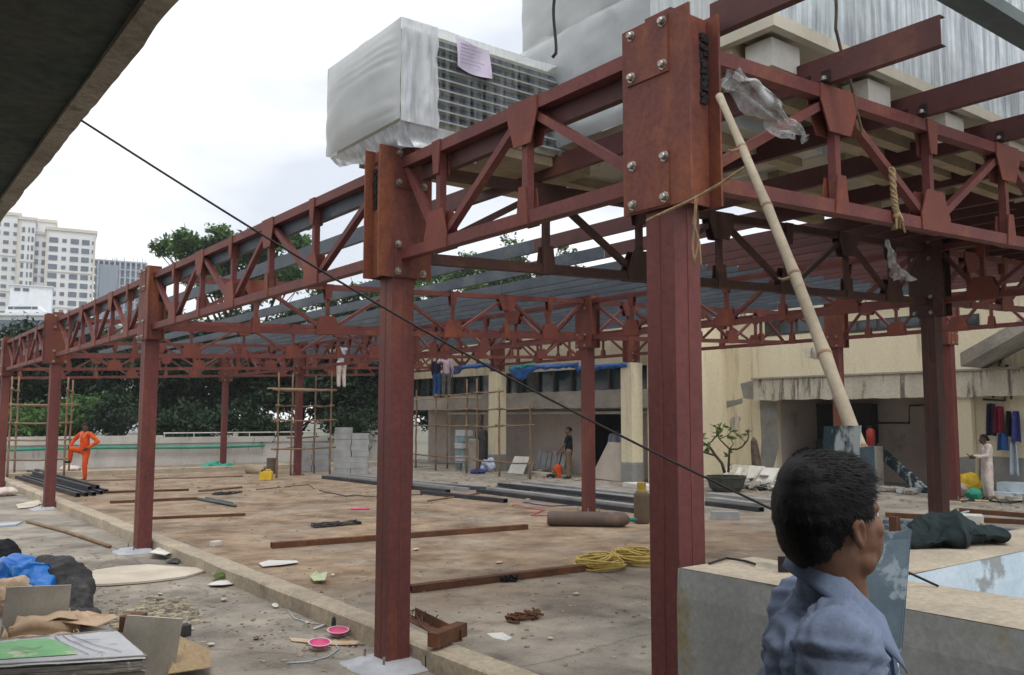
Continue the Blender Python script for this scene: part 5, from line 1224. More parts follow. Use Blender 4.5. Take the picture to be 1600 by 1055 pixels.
# stack of tile cartons with green print on top
pc = [Zp(-30, 1003, .30), Zp(178, 984, .30), Zp(228, 1026, .30), Zp(-12, 1040, .30)]
st = thing('tile_stack', 'stack of tiles with white and green printed carton on top, at the bottom left corner', 'tile stack', tuple(sum(pc, Vector())/4-Vector((0, 0, .3))))
n = 9
for i in range(n):
    z = .30*i/n+.004; h = .30/n-.004; o = Vector((R.uniform(-.02, .02), R.uniform(-.02, .02), 0))
    mb = MB(); b = [Vector((p.x, p.y, z))+o for p in pc]; mb.add(b+[p+Vector((0, 0, h)) for p in b], [(3,2,1,0),(4,5,6,7),(0,1,5,4),(1,2,6,5),(2,3,7,6),(3,0,4,7)]); mb.build('tile', m_ledge, st)
def top(a, b):   # a left-right, b back-front
    p = pc[0].lerp(pc[1], a).lerp(pc[3].lerp(pc[2], a), b); e = 0.004 if 0 < b < 1 else -.02
    return p+Vector((0, 0, .006+e+.006*nz3((a*8, b*5, 0), 1, 3)))
tp = MB().grid(top, 24, 10).build('carton', m_wpack, st)
def gtop(a, b):
    q = .02+(.44+.1*b+.04*math.sin(b*3))*a; return top(q, .16+.7*b)+Vector((0, 0, .006))
MB().grid(gtop, 20, 8).build('green_print', m_gpack, tp)
mb = MB()
for i in range(3): 
    pts = [top(.52+.06*i+.12*s*s+.05*i*s, .14+.74*s)+Vector((0, 0, .008)) for s in [j/10 for j in range(11)]]; [mb.bar(p_, q_, .006, .0008) for p_, q_ in zip(pts, pts[1:])]
for (u0, v0, u1, v1) in ((.2, .45, .3, .6), (.3, .6, .38, .5), (.16, .55, .26, .72), (.62, .4, .8, .46)): [mb.bar(p_, q_, .007, .0008) for p_, q_ in ((top(u0, v0)+Vector((0, 0, .0145)), top((u0+u1)/2, v0*.7+v1*.3)+Vector((0, 0, .0145))), (top((u0+u1)/2, v0*.7+v1*.3)+Vector((0, 0, .0145)), top(u1, v1)+Vector((0, 0, .0145))))]
mb.build('print', m_ink, tp)
blk(100, 1078, 1.05, .34, .1, -.62, m_tile, 'tile_stack', 'low pile of plain tiles in front of the printed stack at the picture bottom', 'tile stack')
# opened cartons behind the stack
cb = thing('cardboard_box', 'opened brown cardboard box with flaps behind the printed tile stack', 'box', tuple(G(85, 1015)))
a, b = G(8, 1020), G(125, 1008); d = (b-a).normalized(); n_ = Vector((-d.y, d.x, 0)); L_ = (b-a).length
def cside(p, q, h, sd):
    p, q = Vector(p), Vector(q); nn = Vector((-(q-p).y, (q-p).x, 0)).normalized()
    return MB().grid(lambda s, t: p.lerp(q, s)+nn*(.05*nz3((s*2.5, t*1.5, sd), 1, sd)+.05*(t-.3)*t)+Vector((0, 0, .004+t*(h+.05*nz3((s*3, 0, sd), 1, 5)))), 16, 8, thick=nn*.005)
for i, (p, q, h) in enumerate(((a, b, .08), (a+n_*.34, b+n_*.34, .15), (a, a+n_*.34, .16), (b, b+n_*.34, .07))): cside(p, q, h, i+2).build('side', m_card, cb, smooth=True)
for i, (p, e, t, z0) in enumerate((((a+b)/2, n_*.22, -.02, .09), ((a+b)/2+n_*.34, n_*.2, .03, .15))):
    MB().grid(lambda u, w: p+d*L_*(u-.5)*(.96-.15*w)+e*w+Vector((0, 0, z0+t*w+.05*nz3((u*3, w*2, i), 1, 8))), 14, 6, thick=(0, 0, .005)).build('flap', m_card, cb, smooth=True)
sheet('cardboard_sheet', [(62, 975), (110, 968), (160, 985), (185, 990), (150, 1000), (90, 996)], m_card, 'torn cardboard sheet lying behind the opened box', 'cardboard', .12, .12, 14)
sheet('sackcloth', [(262, 1030), (278, 1014), (300, 1022), (326, 1040), (330, 1062), (262, 1070)], M('sackcloth', (182, 158, 126), (160, 138, 108), 6, .95, .5, stretch=(6, 6, 1)), 'pale brown sackcloth lying right of the standing tile', 'sackcloth', .08, .12, 15)
blk(208, 985, .2, .16, .14, .8, m_rust, 'timber_offcut', 'dark brown offcut standing behind the right standing tile', 'offcut')
blk(283, 995, .16, .1, .1, .2, m_sack, 'timber_offcut', 'dark offcut lying right of the pale rubble', 'offcut')
# rubble: pale plaster flakes beyond counting, several spreads of loose chips
def rubble(area, n, s0, s1, lb, mat=m_rub, flat=.35, name='rubble', sd=1):
    rr = random.Random(sd); mb = MB()
    for i in range(n):
        px, py, sx, sy = area[rr.randrange(len(area))]; p = G(px+rr.gauss(0, sx), py+rr.gauss(0, sy)); s = rr.uniform(s0, s1)*(.5+rr.random()); k = rr.randint(4, 6)
        a0 = rr.random()*6; h = s*flat*rr.random()+.003
        ring = [(math.cos(a0+2*PI*j/k)*s*rr.uniform(.6, 1.1), math.sin(a0+2*PI*j/k)*s*rr.uniform(.6, 1.1)) for j in range(k)]
        tx, ty = rr.uniform(-.25, .25), rr.uniform(-.25, .25)
        lo = [p+Vector((x, y, .002)) for x, y in ring]; hi = [p+Vector((x*.85, y*.85, h+abs(x*tx+y*ty))) for x, y in ring]
        mb.add(lo+hi, [tuple(range(k, 2*k))]+[(j, (j+1) % k, (j+1) % k+k, j+k) for j in range(k)])
    return tagit(mb.build(name, mat), lb, 'rubble', None, 'stuff')
rubble([(225, 955, 40, 9), (250, 965, 30, 9), (200, 972, 25, 8), (270, 948, 25, 6)], 420, .02, .06, 'pale plaster flakes spread on the ground left of the kerb', sd=3)
rubble([(300, 950, 120, 40), (450, 960, 60, 30), (150, 880, 100, 30), (500, 1010, 60, 20), (700, 900, 150, 60), (900, 960, 110, 50), (480, 830, 160, 40), (120, 900, 60, 20), (600, 800, 200, 30), (350, 790, 120, 20)], 1500, .006, .024, 'tiny grit and litter scattered over the near deck', sd=4)
rubble([(1200, 768, 40, 5), (1260, 770, 40, 6), (860, 744, 30, 4), (700, 745, 60, 6), (850, 745, 40, 6), (960, 748, 30, 5), (1170, 765, 40, 8), (1250, 760, 60, 10), (1420, 770, 60, 10), (600, 770, 120, 14), (300, 760, 110, 10), (1550, 790, 40, 8)], 1100, .02, .075, 'broken chips and litter along the foot of the building', sd=5)
# ------------------------------------------------- scaffolds of bamboo
def scaffold(lb, poles, ledg, r=.035, mat=m_bamd, planks=()):
    base = sum((p for p, z in poles), Vector())/len(poles)
    t = thing('bamboo_scaffold', lb, 'scaffold', (base.x, base.y, 0))
    for p, z in poles:
        pts = [Vector((p.x+nz3((p.x, i, 0), .7, 3)*.03, p.y+nz3((p.y, i, 0), .7, 4)*.03, .003+z*i/8)) for i in range(9)]
        MB().tube(pts, [r*(1.05-.25*i/8) for i in range(9)], 8).build('pole', mat, t, smooth=True)
    for i, j, zs in ledg:
        a, b = poles[i][0], poles[j][0]; e = (b-a).normalized()*.22
        for z in zs:
            MB().tube([a-e+Vector((0, 0, z)), (a+b)/2+Vector((0, 0, z-.02)), b+e+Vector((0, 0, z+.02))], r*.8, 7).build('ledger', mat, t, smooth=True)
            mb = MB()
            for p in (a, b): ball(mb, p+Vector((0, 0, z)), (.05, .05, .06), 8)
            mb.build('lashing', m_rope, t, smooth=True)
    for (i, j, z, w) in planks:
        a, b = poles[i][0], poles[j][0]; d = (b-a).normalized(); s = Vector((-d.y, d.x, 0)); MB().obox((a+b)/2+s*.2+Vector((0, 0, z)), (b-a)/2+d*.25, s*w, (0, 0, .02)).build('plank', m_wood, t)
    return t
scaffold('bamboo scaffold around the left front column, the orange man rests a foot on it', [(G(11, 749), 3.3), (G(99, 748), 3.3), (G(22, 742), 3.4), (G(107, 741), 3.3)], [(0, 1, (.62, 1.25, 1.8, 2.4)), (2, 3, (1.2, 2.4)), (0, 2, (1.8, 2.9)), (1, 3, (1.8, 2.9))])
scaffold('bamboo scaffold around the far column beside the block stack', [(G(432, 747), 3.5), (G(515, 743), 3.6), (G(454, 743), 3.5), (G(490, 740), 3.5)], [(0, 1, (.95, 1.9, 2.92)), (2, 3, (1.3, 2.4)), (0, 2, (.95, 2.4, 2.9)), (3, 1, (1.9, 2.4))], planks=[(0, 1, 2.97, .14)])
yb = 15.3
def VG(px, v): p = Vp(px, 700, v); p.z = 0; return p
scaffold('wide bamboo scaffold with workers on it, in front of the cream pillar', [(VG(650, 14.6), 3.1), (VG(681, 14.3), 2.9), (VG(729, 14.3), 3.4), (VG(745, 14.3), 3.4), (VG(780, 14.3), 3.0), (VG(828, 14.3), 2.5), (VG(699, 15.4), 2.8)],
         [(0, 1, (.55, 1.7)), (1, 2, (.55, 1.7, 2.3, 2.85)), (3, 4, (.5, 1.7, 2.3, 2.9)), (4, 5, (.5, 1.75, 2.3)), (1, 6, (1.7, 2.8))], r=.036, planks=[(0, 2, 2.74, .25)])
# block stacks, every block its own
def stack(px, py, nx, ny, nz_, lb, skip=()):
    o = G(px, py); u = Vector((_r.x, _r.y, 0)).normalized(); ang = .1; u = Vector((u.x*math.cos(ang)-u.y*math.sin(ang), u.x*math.sin(ang)+u.y*math.cos(ang), 0)); w = Vector((-u.y, u.x, 0))
    for k in range(nz_):
        for i in range(nx):
            for j in range(ny):
                if (i, j, k) in skip: continue
                hx, hy = (.3, .11); 
                c = o+u*(i*.61+.3+(.03 if k % 2 else 0))+w*(j*.235+.12)+Vector((R.uniform(-.012, .012), R.uniform(-.012, .012), .206*k+.104))
                tagit(MB().obox(c, u*(hx-.004), w*hy, (0, 0, .1)).build('concrete_block', m_block), lb, 'block', lb.replace('grey aerated concrete block in ', 'blocks of '))
stack(520, 742, 2, 2, 8, 'grey aerated concrete block in the tall stack behind the scaffolded column', skip={(1, 0, 7), (1, 1, 7)})
stack(461, 737, 2, 1, 5, 'grey aerated concrete block in the low stack seen through the bamboo scaffold')
blk(594, 741, .6, .25, .2, -.6, m_block, 'concrete_block', 'loose grey block lying right of the tall block stack', 'block')
c = G(425, 740); tagit(MB().lathe(c+Vector((0, 0, .004)), [(.2, 0), (.2, .02), (.205, .28), (.2, .3), (.2, .54), (.17, .55)], 18).build('oil_drum', m_cyl, smooth=False), 'brown drum standing left of the scaffolded far column', 'drum')
j = thing('jerrycan', 'yellow plastic jerrycan on the deck left of the scaffolded far column', 'jerrycan', tuple(G(414, 751)))
c = G(414, 751); u = Vector((_r.x, _r.y, 0)); w = Vector((-u.y, u.x, 0))
MB().prism([(-.19, .01), (.19, .01), (.2, .25), (.15, .3), (-.06, .3), (-.19, .24)], u, (0, 0, 1), w, c+w*.12+Vector((0, 0, .002)), .2).build('body', m_yel, j)
MB().bar(c+w*.12-u*.02+Vector((0, 0, .34)), c+w*.12+u*.14+Vector((0, 0, .34)), .03, .03).build('handle', m_yel, j); MB().lathe(c+w*.12-u*.13+Vector((0, 0, .27)), [(.035, 0), (.035, .06)], 10).build('cap', m_black, j)
heap('green_net_bundle', [(G(335, 732)+Vector((0, 0, .08)), (.5, .2, .1)), (G(350, 732)+Vector((0, 0, .1)), (.4, .2, .1)), (G(318, 733)+Vector((0, 0, .06)), (.3, .2, .07))], m_green, 'green net bundle lying near the farthest column', 'net', .04, .1, 4, 6)
lying('timber_batten', 304, 735, 372, 733, .05, .06, m_white, 'pale timber batten lying by the green net bundle', 'timber', hollow=False)
heap('cement_bag', [(G(110, 737)+Vector((0, 0, .1)), (.35, .25, .1))], m_whitec, 'white bag lying on the deck behind the orange man', 'bag', .03, .04, 5, 7)
heap('cement_bag', [(G(8, 775)+Vector((0, 0, .1)), (.28, .25, .09))], m_whitec, 'white bag lying at the left picture edge outside the kerb', 'bag', .03, .04, 5, 8)
sheet('white_sheet', [(25, 790), (60, 783), (66, 788), (50, 794), (28, 796)], m_ply, 'pale board scrap outside the kerb near the left column', 'board', .02, .03, 18)
a = G(385, 740); tagit(MB().lathe(a+Vector((0, 0, .18)), [(.16, 0), (.17, .03), (.17, .6), (.15, .64)], 16, (_r.x*.75, _r.y*.75, -.12)).build('pipe_drum', m_pallet), 'brown roll lying left of the drum by the far kerb', 'roll')
# ------------------------------------------------- along the building
def panel(pts, v0, lean, t, mat, nm, lb, cat):
    P = [Vp(x, y, v0) for x, y in pts]; zl = min(p.z for p in P); mb = MB(); n = len(P)
    Q = [p+Vector((lean*(p.z-max(zl, 0)), 0, 0)) for p in P]; 
    for q in Q: q.z = max(q.z, .004)
    mb.v = Q+[q+Vector((t, 0, 0)) for q in Q]; mb.f = [tuple(range(n)), tuple(reversed(range(n, 2*n)))]+[((i+1) % n, i, i+n, (i+1) % n+n) for i in range(n)]; mb.mi = [0]*len(mb.f)
    return tagit(mb.build(nm, mat), lb, cat)
panel([(922, 747), (945, 691), (981, 692), (982, 754)], 15.9, .12, .03, M('raw board', (186, 176, 164), (172, 162, 152), 2, .9), 'leaning_board', 'large pale board with slanted edge leaning left of the nearer cream pillar', 'board')
panel([(793, 739), (800, 713), (823, 714), (817, 741)], 15.4, .2, .03, m_white, 'leaning_board', 'white square panel leaning right of the farther cream pillar', 'panel')
panel([(817, 741), (819, 724), (830, 725), (829, 741)], 15.6, .1, .04, m_block, 'leaning_board', 'small grey panel standing just right of the white square panel', 'panel')
for i, (x0, x1, y0, y1) in enumerate(((836, 842, 702, 734), (843, 851, 707, 735), (852, 858, 708, 736), (860, 867, 704, 736), (868, 880, 712, 737))):
    panel([(x0, y1), (x0+1, y0), (x1+1, y0+1), (x1, y1)], VR-.45, .16, .03, m_block, 'stone_slab', 'grey stone slab leaning on the pinkish wall left of the man in black', 'slab')
rod('debris_pole', [(898, 752), (945, 742)], .03, m_wood, 'thin pale timber lying before the leaning board', 'timber')
rod('debris_pole', [(920, 750), (978, 744)], .04, m_rust, 'dark timber lying at the foot of the leaning board', 'timber')
lying('timber_plank', 830, 741, 872, 745, .3, .1, m_ply, 'pale plank lying left of the orange machine', 'plank', hollow=False)
lying('timber_plank', 985, 760, 1022, 766, .5, .12, m_white, 'white plank lying at the foot of the nearer cream pillar', 'plank', hollow=False)
mb = None
for i in range(6):
    p = VG(724, 16.2); mb = MB().obox(p+Vector((R.uniform(-.04, .04), R.uniform(-.05, .05), .14+.25*i)), (.22, 0, 0), (0, .3, 0), (0, 0, .115))
    tagit(mb.build('tile_carton', [M('blue grey carton', (150, 176, 182), (128, 152, 160), 4, .85), m_wpack][i % 2]), 'pale blue carton in the stack before the pinkish wall', 'carton', 'cartons stacked by the wall')
p = VG(752, 15.9); tagit(MB().lathe(p+Vector((0, 0, .004)), [(.24, 0), (.25, .03), (.25, 1.4), (.23, 1.5), (.12, 1.55)], 16).build('rolled_mat', m_sack), 'tall grey brown roll standing right of the pale blue cartons', 'roll')
p = VG(740, 15.3); tagit(MB().lathe(p+Vector((0, 0, .004)), [(.2, 0), (.2, 1.15), (.15, 1.2)], 14).build('cement_post', m_band), 'short concrete stump beside the tall roll', 'stump')
p = VG(717, 15.2); tagit(MB().lathe(p+Vector((0, 0, .004)), [(.11, 0), (.15, .28), (.155, .28), (.13, .26), (.1, .02)], 16).build('bucket', m_pale, smooth=True), 'pale bucket standing in front of the blue cartons', 'bucket')
heap('blue_cloth', [(VG(757, 15.4)+Vector((0, 0, .2)), (.12, .25, .2)), (VG(766, 15.4)+Vector((0, 0, .25)), (.1, .2, .24))], m_ltshirt, 'crumpled pale blue cloth at the foot of the farther cream pillar', 'cloth', .03, .07, 6, 3)
heap('blue_cloth', [(G(745, 740)+Vector((0, 0, .06)), (.3, .3, .06))], m_purple, 'flat blue bundle lying on the deck before the stump', 'bundle', .03, .05, 6, 4)
# potted plant
pt = thing('potted_plant', 'bonsai like potted plant with bare forked stems, right of the nearest column', 'plant', tuple(G(1135, 768)))
c = G(1135, 768); u = Vector((_r.x, _r.y, 0))
MB().lathe(c+Vector((0, 0, .004)), [(.36, 0), (.46, .12), (.52, .34), (.55, .38), (.55, .42), (.49, .42), (.47, .36)], 20).build('pot', m_pot, pt)
MB().lathe(c+Vector((0, 0, .3)), [(.48, 0), (.1, .07)], 16).build('soil', m_sack, pt)
stem = MB(); lv = MB(); rr = random.Random(8)
dpl = (c-CAM).dot(FW)
def at_(x, y, o=0): return Dp(x, y, dpl+o)
def leafq(p, d, l):
    d = d.normalized(); s = d.cross(Vector((rr.uniform(-1, 1), rr.uniform(-1, 1), rr.uniform(-1, 1)))).normalized()*l*.2
    lv.add([p, p+d*l*.45+s, p+d*l, p+d*l*.45-s], [(0, 1, 2, 3)])
br = [([(1132, 738), (1128, 724), (1118, 712), (1110, 700), (1104, 695)], .05), ([(1118, 712), (1104, 708), (1096, 706)], .03), ([(1104, 695), (1098, 690), (1094, 680)], .02), ([(1104, 695), (1112, 690), (1120, 680), (1122, 670), (1116, 664)], .022), ([(1120, 682), (1128, 674), (1130, 668)], .015),
      ([(1138, 738), (1139, 715), (1140, 702)], .04), ([(1140, 702), (1132, 694), (1124, 686), (1121, 676)], .025), ([(1140, 702), (1152, 702), (1160, 698), (1168, 688), (1170, 680), (1166, 672)], .028), ([(1140, 702), (1146, 694), (1142, 686), (1136, 684)], .018), ([(1160, 698), (1164, 690), (1156, 684)], .014), ([(1124, 686), (1134, 682), (1142, 676), (1140, 668)], .015)]
for pts, r in br:
    P = [at_(x, y, rr.uniform(-.15, .15) if i else 0) for i, (x, y) in enumerate(pts)]
    stem.tube(P, [max(r*(1-.5*i/len(P)), .008) for i in range(len(P))], 6)
    e = P[-1]; 
    for q in range(7): leafq(e-(P[-1]-P[-2])*rr.random(), Vector((rr.gauss(0, 1), rr.gauss(0, 1), rr.uniform(-.2, 1.3))), rr.uniform(.14, .26))
stem.build('stem', m_stem, pt, smooth=True); lv.build('leaves', m_leafl, pt)
wd_ = MB()
for q in range(260):
    a0, r0 = rr.random()*6.28, .5*math.sqrt(rr.random()); p = c+Vector((math.cos(a0)*r0, math.sin(a0)*r0, .36)); d = Vector((rr.gauss(0, .5), rr.gauss(0, .5), 1)).normalized()*rr.uniform(.06, .2); s = d.orthogonal().normalized()*.015; wd_.add([p-s, p+s, p+d], [(0, 1, 2)])
wd_.build('weeds', m_grn, pt)
# tile rubble and leaning offcuts beside the plant
for i in range(13):
    x = 1146+i*4.6; a = VG(x, 18.4-.04*i); tilt = Vector((.5+.1*R.random(), R.uniform(-.3, .3), .45+.25*R.random()))
    mb = MB().obox(a+Vector((-.1, 0, .3)), Vector((R.uniform(-.08, .08), R.uniform(.16, .3), 0)), tilt*R.uniform(.3, .46), Vector((.03, 0, -.02)))
    tagit(mb.build('broken_tile', (m_white, m_band, m_fascia, m_ply)[(i*7) % 4]), 'broken pale tile leaning in the row behind the potted plant', 'tile', 'broken tiles behind the plant')
rr = random.Random(31)
for i in range(60):
    px = 1150+rr.random()*92; v = 16.6+rr.random()*2.9; c = VG(px, v); z = .01+.34*rr.random()**2*(1 if v > 17.6 else .25)
    q = Quaternion((rr.gauss(0, 1), rr.gauss(0, 1), rr.gauss(0, 1)), rr.uniform(-.6, .6)) @ Quaternion((0, 0, 1), rr.random()*6)
    sx, sy, sz = rr.uniform(.12, .46), rr.uniform(.06, .24), rr.uniform(.008, .03)
    mb = MB().obox(c+Vector((0, 0, z+sz)), q @ Vector((sx, 0, 0)), q @ Vector((0, sy, 0)), q @ Vector((0, 0, sz))); mb.v = [p+Vector((rr.uniform(-1, 1), rr.uniform(-1, 1), rr.uniform(-.4, .4)))*.04 for p in mb.v]
    for p in mb.v: p.z = max(p.z, .004)
    tagit(mb.build('plaster_chunk', (m_fascia, m_band, m_tile, m_white, m_greyp)[i % 5]), 'pale plaster chunk in the rubble before the broken opening', 'chunk', 'plaster chunks before the opening')
for i in range(22):
    px = rr.choice([830+rr.random()*60, 655+rr.random()*110, 1500+rr.random()*90, 1380+rr.random()*60]); v = (16.9 if px < 1000 else 18.9)+rr.random()*.6; c = VG(px, v); s_ = rr.uniform(.1, .3)
    mb = MB().obox(c+Vector((0, 0, .06)), Vector((s_, rr.uniform(-.1, .1), 0)), Vector((rr.uniform(-.06, .06), s_*.6, 0)), Vector((0, .01, .045))); mb.v = [p+Vector((rr.uniform(-1, 1), rr.uniform(-1, 1), rr.uniform(-.2, 1)))*.05 for p in mb.v]
    for p in mb.v: p.z = max(p.z, .004)
    tagit(mb.build('stone_offcut', (m_block, m_band, m_ply)[i % 3]), 'broken stone or plaster piece lying along the foot of the building', 'offcut', 'offcuts along the building foot')
a = VG(1182, 18.6); tagit(MB().tube([a+Vector((0, 0, .0)), a+Vector((0, 0, .5)), a+Vector((0, .05, 1.0)), a+Vector((.02, .1, 1.3)), a+Vector((.02, .12, 1.42))], [.16, .15, .13, .1, .03], 9).build('charred_stump', M('charred timber', (112, 92, 82), (66, 58, 56), 3, .95, .4)), 'pointed charred timber post standing in the tile rubble', 'post')
for i, (x0, y0, x1, y1) in enumerate(((1366, 700, 1438, 748), (1372, 698, 1446, 744))):
    a, b = Vp(x0, y0, VF+1.0), Vp(x1, y1, VF-.4); b.z = .06
    tagit(MB().bar(a, b, .09, .2).build('leaning_beam', m_galvd), 'dark green beam slanting down inside the broken opening', 'beam', 'two slanting beams in the opening')
heap('dark_net_heap', [(VG(1268, VF+.9)+Vector((0, 0, .5)), (.5, .8, .5)), (VG(1290, VF+.9)+Vector((0, 0, .7)), (.4, .5, .6))], m_black, 'dark net heap inside the broken opening behind the foreground head', 'heap', .05, .1, 4, 3)
a = VG(1361, VF-.1); ex = thing('fire_extinguisher', 'red extinguisher standing in the broken opening right of the bamboo foot', 'extinguisher', tuple(a+Vector((0, 0, 1.0))))
zt0 = Vp(1361, 697, VF-.1).z; zt1 = Vp(1361, 666, VF-.1).z
MB().lathe(Vector((a.x, a.y, zt0)), [(.1, 0), (.12, .02), (.12, (zt1-zt0)*.75), (.08, (zt1-zt0)*.85), (.04, (zt1-zt0)*.9)], 14).build('body', m_redp, ex, smooth=True); MB().bar(Vector((a.x, a.y-.05, zt1-.05)), Vector((a.x, a.y+.12, zt1)), .04, .05).build('handle', m_black, ex)
MB().box((a.x-.2, a.y-.25, 0), (a.x+.2, a.y+.25, zt0)).build('stand', m_band, ex)
# clothes hung on the wall
def garment(px0, px1, py0, py1, mat, lb, sd, v=VF-.12):
    a, b = Vp(px0, py0, v), Vp(px1, py1, v)
    def fn(s, t):
        y = a.y+(b.y-a.y)*s; wv = (1-.25*(1-t)**2); yc = (a.y+b.y)/2
        return (v-.06*math.sin(s*9+sd)-.05*t, yc+(y-yc)*wv, a.z+(b.z-a.z)*t-.05*abs(s-.5))
    tagit(MB().grid(fn, 14, 10, thick=(.03, 0, 0)).build('hung_garment', mat, smooth=True), lb, 'clothes')
garment(1541, 1557, 630, 680, m_navy, 'dark navy garment hung leftmost on the wall behind the person in white', 1)
garment(1553, 1569, 634, 676, m_maroon, 'maroon garment hung beside the navy one', 2)
garment(1558, 1576, 676, 703, m_jean, 'dark blue trousers hung below the maroon garment', 3, VF-.22)
garment(1569, 1583, 642, 682, m_black, 'black garment hung left of the indigo cloth', 4)
garment(1578, 1598, 642, 690, m_purple, 'indigo cloth hung by the dark doorway', 5, VF-.2)
garment(1576, 1594, 690, 742, m_pale, 'long pale cloth hung below the indigo cloth', 6, VF-.16)
# sacks at the foot of the cream wall
heap('cement_bag', [(G(1496, 776)+Vector((0, 0, .2)), (.22, .3, .2))], m_whitec, 'white sack slumped at the foot of the red brown column', 'sack', .03, .05, 5, 21)
heap('yellow_sack', [(G(1516, 776)+Vector((0, 0, .32)), (.2, .24, .34))], m_yel, 'yellow sack standing behind the green bag', 'sack', .03, .05, 5, 22)
heap('green_bag', [(G(1524, 781)+Vector((0, 0, .16)), (.16, .2, .18))], m_green, 'green bag standing in front of the yellow sack', 'bag', .03, .05, 5, 23)
p = G(1514, 768); tagit(MB().obox(p+Vector((.3, .3, .5)), (.02, 0, .0), (0, .2, 0), (.12, 0, .48)).build('stone_slab', m_louv), 'grey slab leaning on the cream wall above the yellow sack', 'slab')
rod('hose', [(1505, 785), (1540, 783), (1575, 788), (1600, 784)], .02, m_wire, 'black hose lying at the feet of the person in white', 'hose', wob=.08)
rod('debris_pole', [(1500, 783), (1545, 785)], .025, m_wood, 'thin pale stick lying before the sacks', 'stick')
lying('timber_plank', 1560, 778, 1605, 782, .4, .16, m_rust, 'brown plank lying by the blue step', 'plank', hollow=False)
# tubes and sheets behind the basin wall
for i, (x0, y0, x1, y1, mt, lb) in enumerate(((1384, 808, 1640, 822, m_rust, 'long rusty tube on the deck behind the black jacket'), (1500, 801, 1640, 812, m_rust, 'rusty tube on the deck, farthest of those right of the shaded column'))): lying('rusty_tube', x0, y0, x1, y1, .1, .09, mt, lb, 'tube')
for x0, y0, x1, y1 in ((1384, 818, 1640, 840), (1384, 826, 1640, 850)): lying('stacked_purlin', x0, y0, x1, y1, .28, .08, m_galv, 'blue grey steel section lying on the deck behind the black jacket', 'purlin', hollow=False, group='blue grey sections behind the basin')
blk(1520, 818, .5, .34, .16, .5, m_white, 'foam_box', 'white foam box lying behind the black jacket', 'box')
rod('debris_pole', [(1515, 812), (1545, 826)], .025, m_wood, 'pale stick leaning by the white foam box', 'stick')
heap('green_net_bundle', [(G(1494, 820)+Vector((0, 0, .06)), (.14, .2, .08))], m_green, 'small green net beside the shaded column foot', 'net', .025, .05, 6, 31)
HT = HW+.0
def wt(px, py, dz=0.): p = Zp(px, py, HT); p.z += dz; return p
heap('black_jacket', [(wt(1440+9*i, 852-.6*i, .03+.035*math.sin(i*.30)), (.12, .15, .035+.03*math.sin(i*.30))) for i in range(11)], m_jacket, 'dark jacket dropped in a heap on the basin wall', 'jacket', .012, .045, 7, 41)
pts = [wt(1485, 855, .07), wt(1489, 845, .12), wt(1500, 838, .135), wt(1515, 834, .135)]
MB().tube(pts, .006, 6).build('piping', m_piping, [o for o in COL.objects if o.name.startswith('black_jacket')][0])
# bracket plate and wire on the basin wall
b_ = thing('bracket_plate', 'small dark steel bracket with a bolt hole on the basin wall behind the foreground man', 'bracket', tuple(wt(1228, 892)))
c = wt(1228, 894); MB().obox(c+Vector((0, 0, .035)), RT*.035, FW*.004, (0, 0, .035)).build('plate', m_weld, b_); MB().lathe(c+Vector((-.002, -.004, .045))-FW*.004, [(.008, 0), (.008, .002)], 10, -FW).build('hole', m_white, b_)
rod_pts = [wt(1108, 884, .01), wt(1135, 877, .015), wt(1165, 880, .01), wt(1180, 885, .01)]
tagit(MB().tube(rod_pts, .006, 6).build('cable', m_wire), 'black cable end lying on the sandy top of the basin wall', 'cable')
p = wt(1399, 848); tagit(MB().obox(p+Vector((0, 0, .07)), (.022, 0, 0), (0, .022, 0), (0, 0, .075)).build('timber_peg', m_rust), 'short brown timber peg standing on the basin wall', 'peg')
# galvanised channel standing beside the foreground man and primed plates behind his head
ga, gb = Dp(1392, 826, 2.75), Dp(1388, 1075, 2.55)
ga2, gb2 = Dp(1424, 828, 2.72), Dp(1405, 1075, 2.5)
gs = thing('galvanised_channel', 'mottled galvanised channel standing upright beside the foreground man', 'channel', (gb.x, gb.y, .2))
low = (gb-ga).normalized()
def foot(p, d): return p+d*((p.z-.02)/-d.z)
fa, fb = foot(ga, low), foot(ga2, (gb2-ga2).normalized())
wl_, wr_ = Dp(1352, 834, 2.8), Dp(1335, 1075, 2.62); fl = foot(wl_, (wr_-wl_).normalized())
nrm = (ga2-ga).cross(fa-ga).normalized()
if nrm.dot(FW) > 0: nrm = -nrm
def quad(a, b, c, d, t): 
    mb = MB(); n_ = (b-a).cross(d-a).normalized()*t; mb.add([a, b, c, d, a+n_, b+n_, c+n_, d+n_], [(3,2,1,0),(4,5,6,7),(0,1,5,4),(1,2,6,5),(2,3,7,6),(3,0,4,7)]); return mb
quad(wl_, ga2, fb, fl, .003).build('web', m_galv, gs)
quad(ga2+FW*.004, ga2+FW*.08+RT*.01, fb+FW*.08+RT*.01, fb+FW*.004, .003).build('flange', m_galv, gs)
quad(wl_+FW*.004, wl_+FW*.08, fl+FW*.08, fl+FW*.004, .003).build('flange', m_galv, gs)
pl = [Dp(1287, 666, 3.1), Dp(1345, 665, 3.0), Dp(1338, 830, 2.95), Dp(1282, 830, 3.05)]
dn = [foot(pl[3], (pl[3]-pl[0]).normalized()), foot(pl[2], (pl[2]-pl[1]).normalized())]
gp_ = thing('primed_sheet', 'dark primed steel sheet with white smears standing behind the foreground head', 'sheet', (dn[0].x, dn[0].y, 0))
quad(pl[0], pl[1], dn[1], dn[0], .004).build('plate', m_galvd, gp_)
q_ = [Dp(1343, 699, 2.95), Dp(1366, 697, 2.9), Dp(1372, 850, 2.85), Dp(1345, 850, 2.9)]; e0, e1 = foot(q_[3], (q_[3]-q_[0]).normalized()), foot(q_[2], (q_[2]-q_[1]).normalized())
quad(q_[0], q_[1], e1, e0, .004).build('flange', m_galv, gp_)
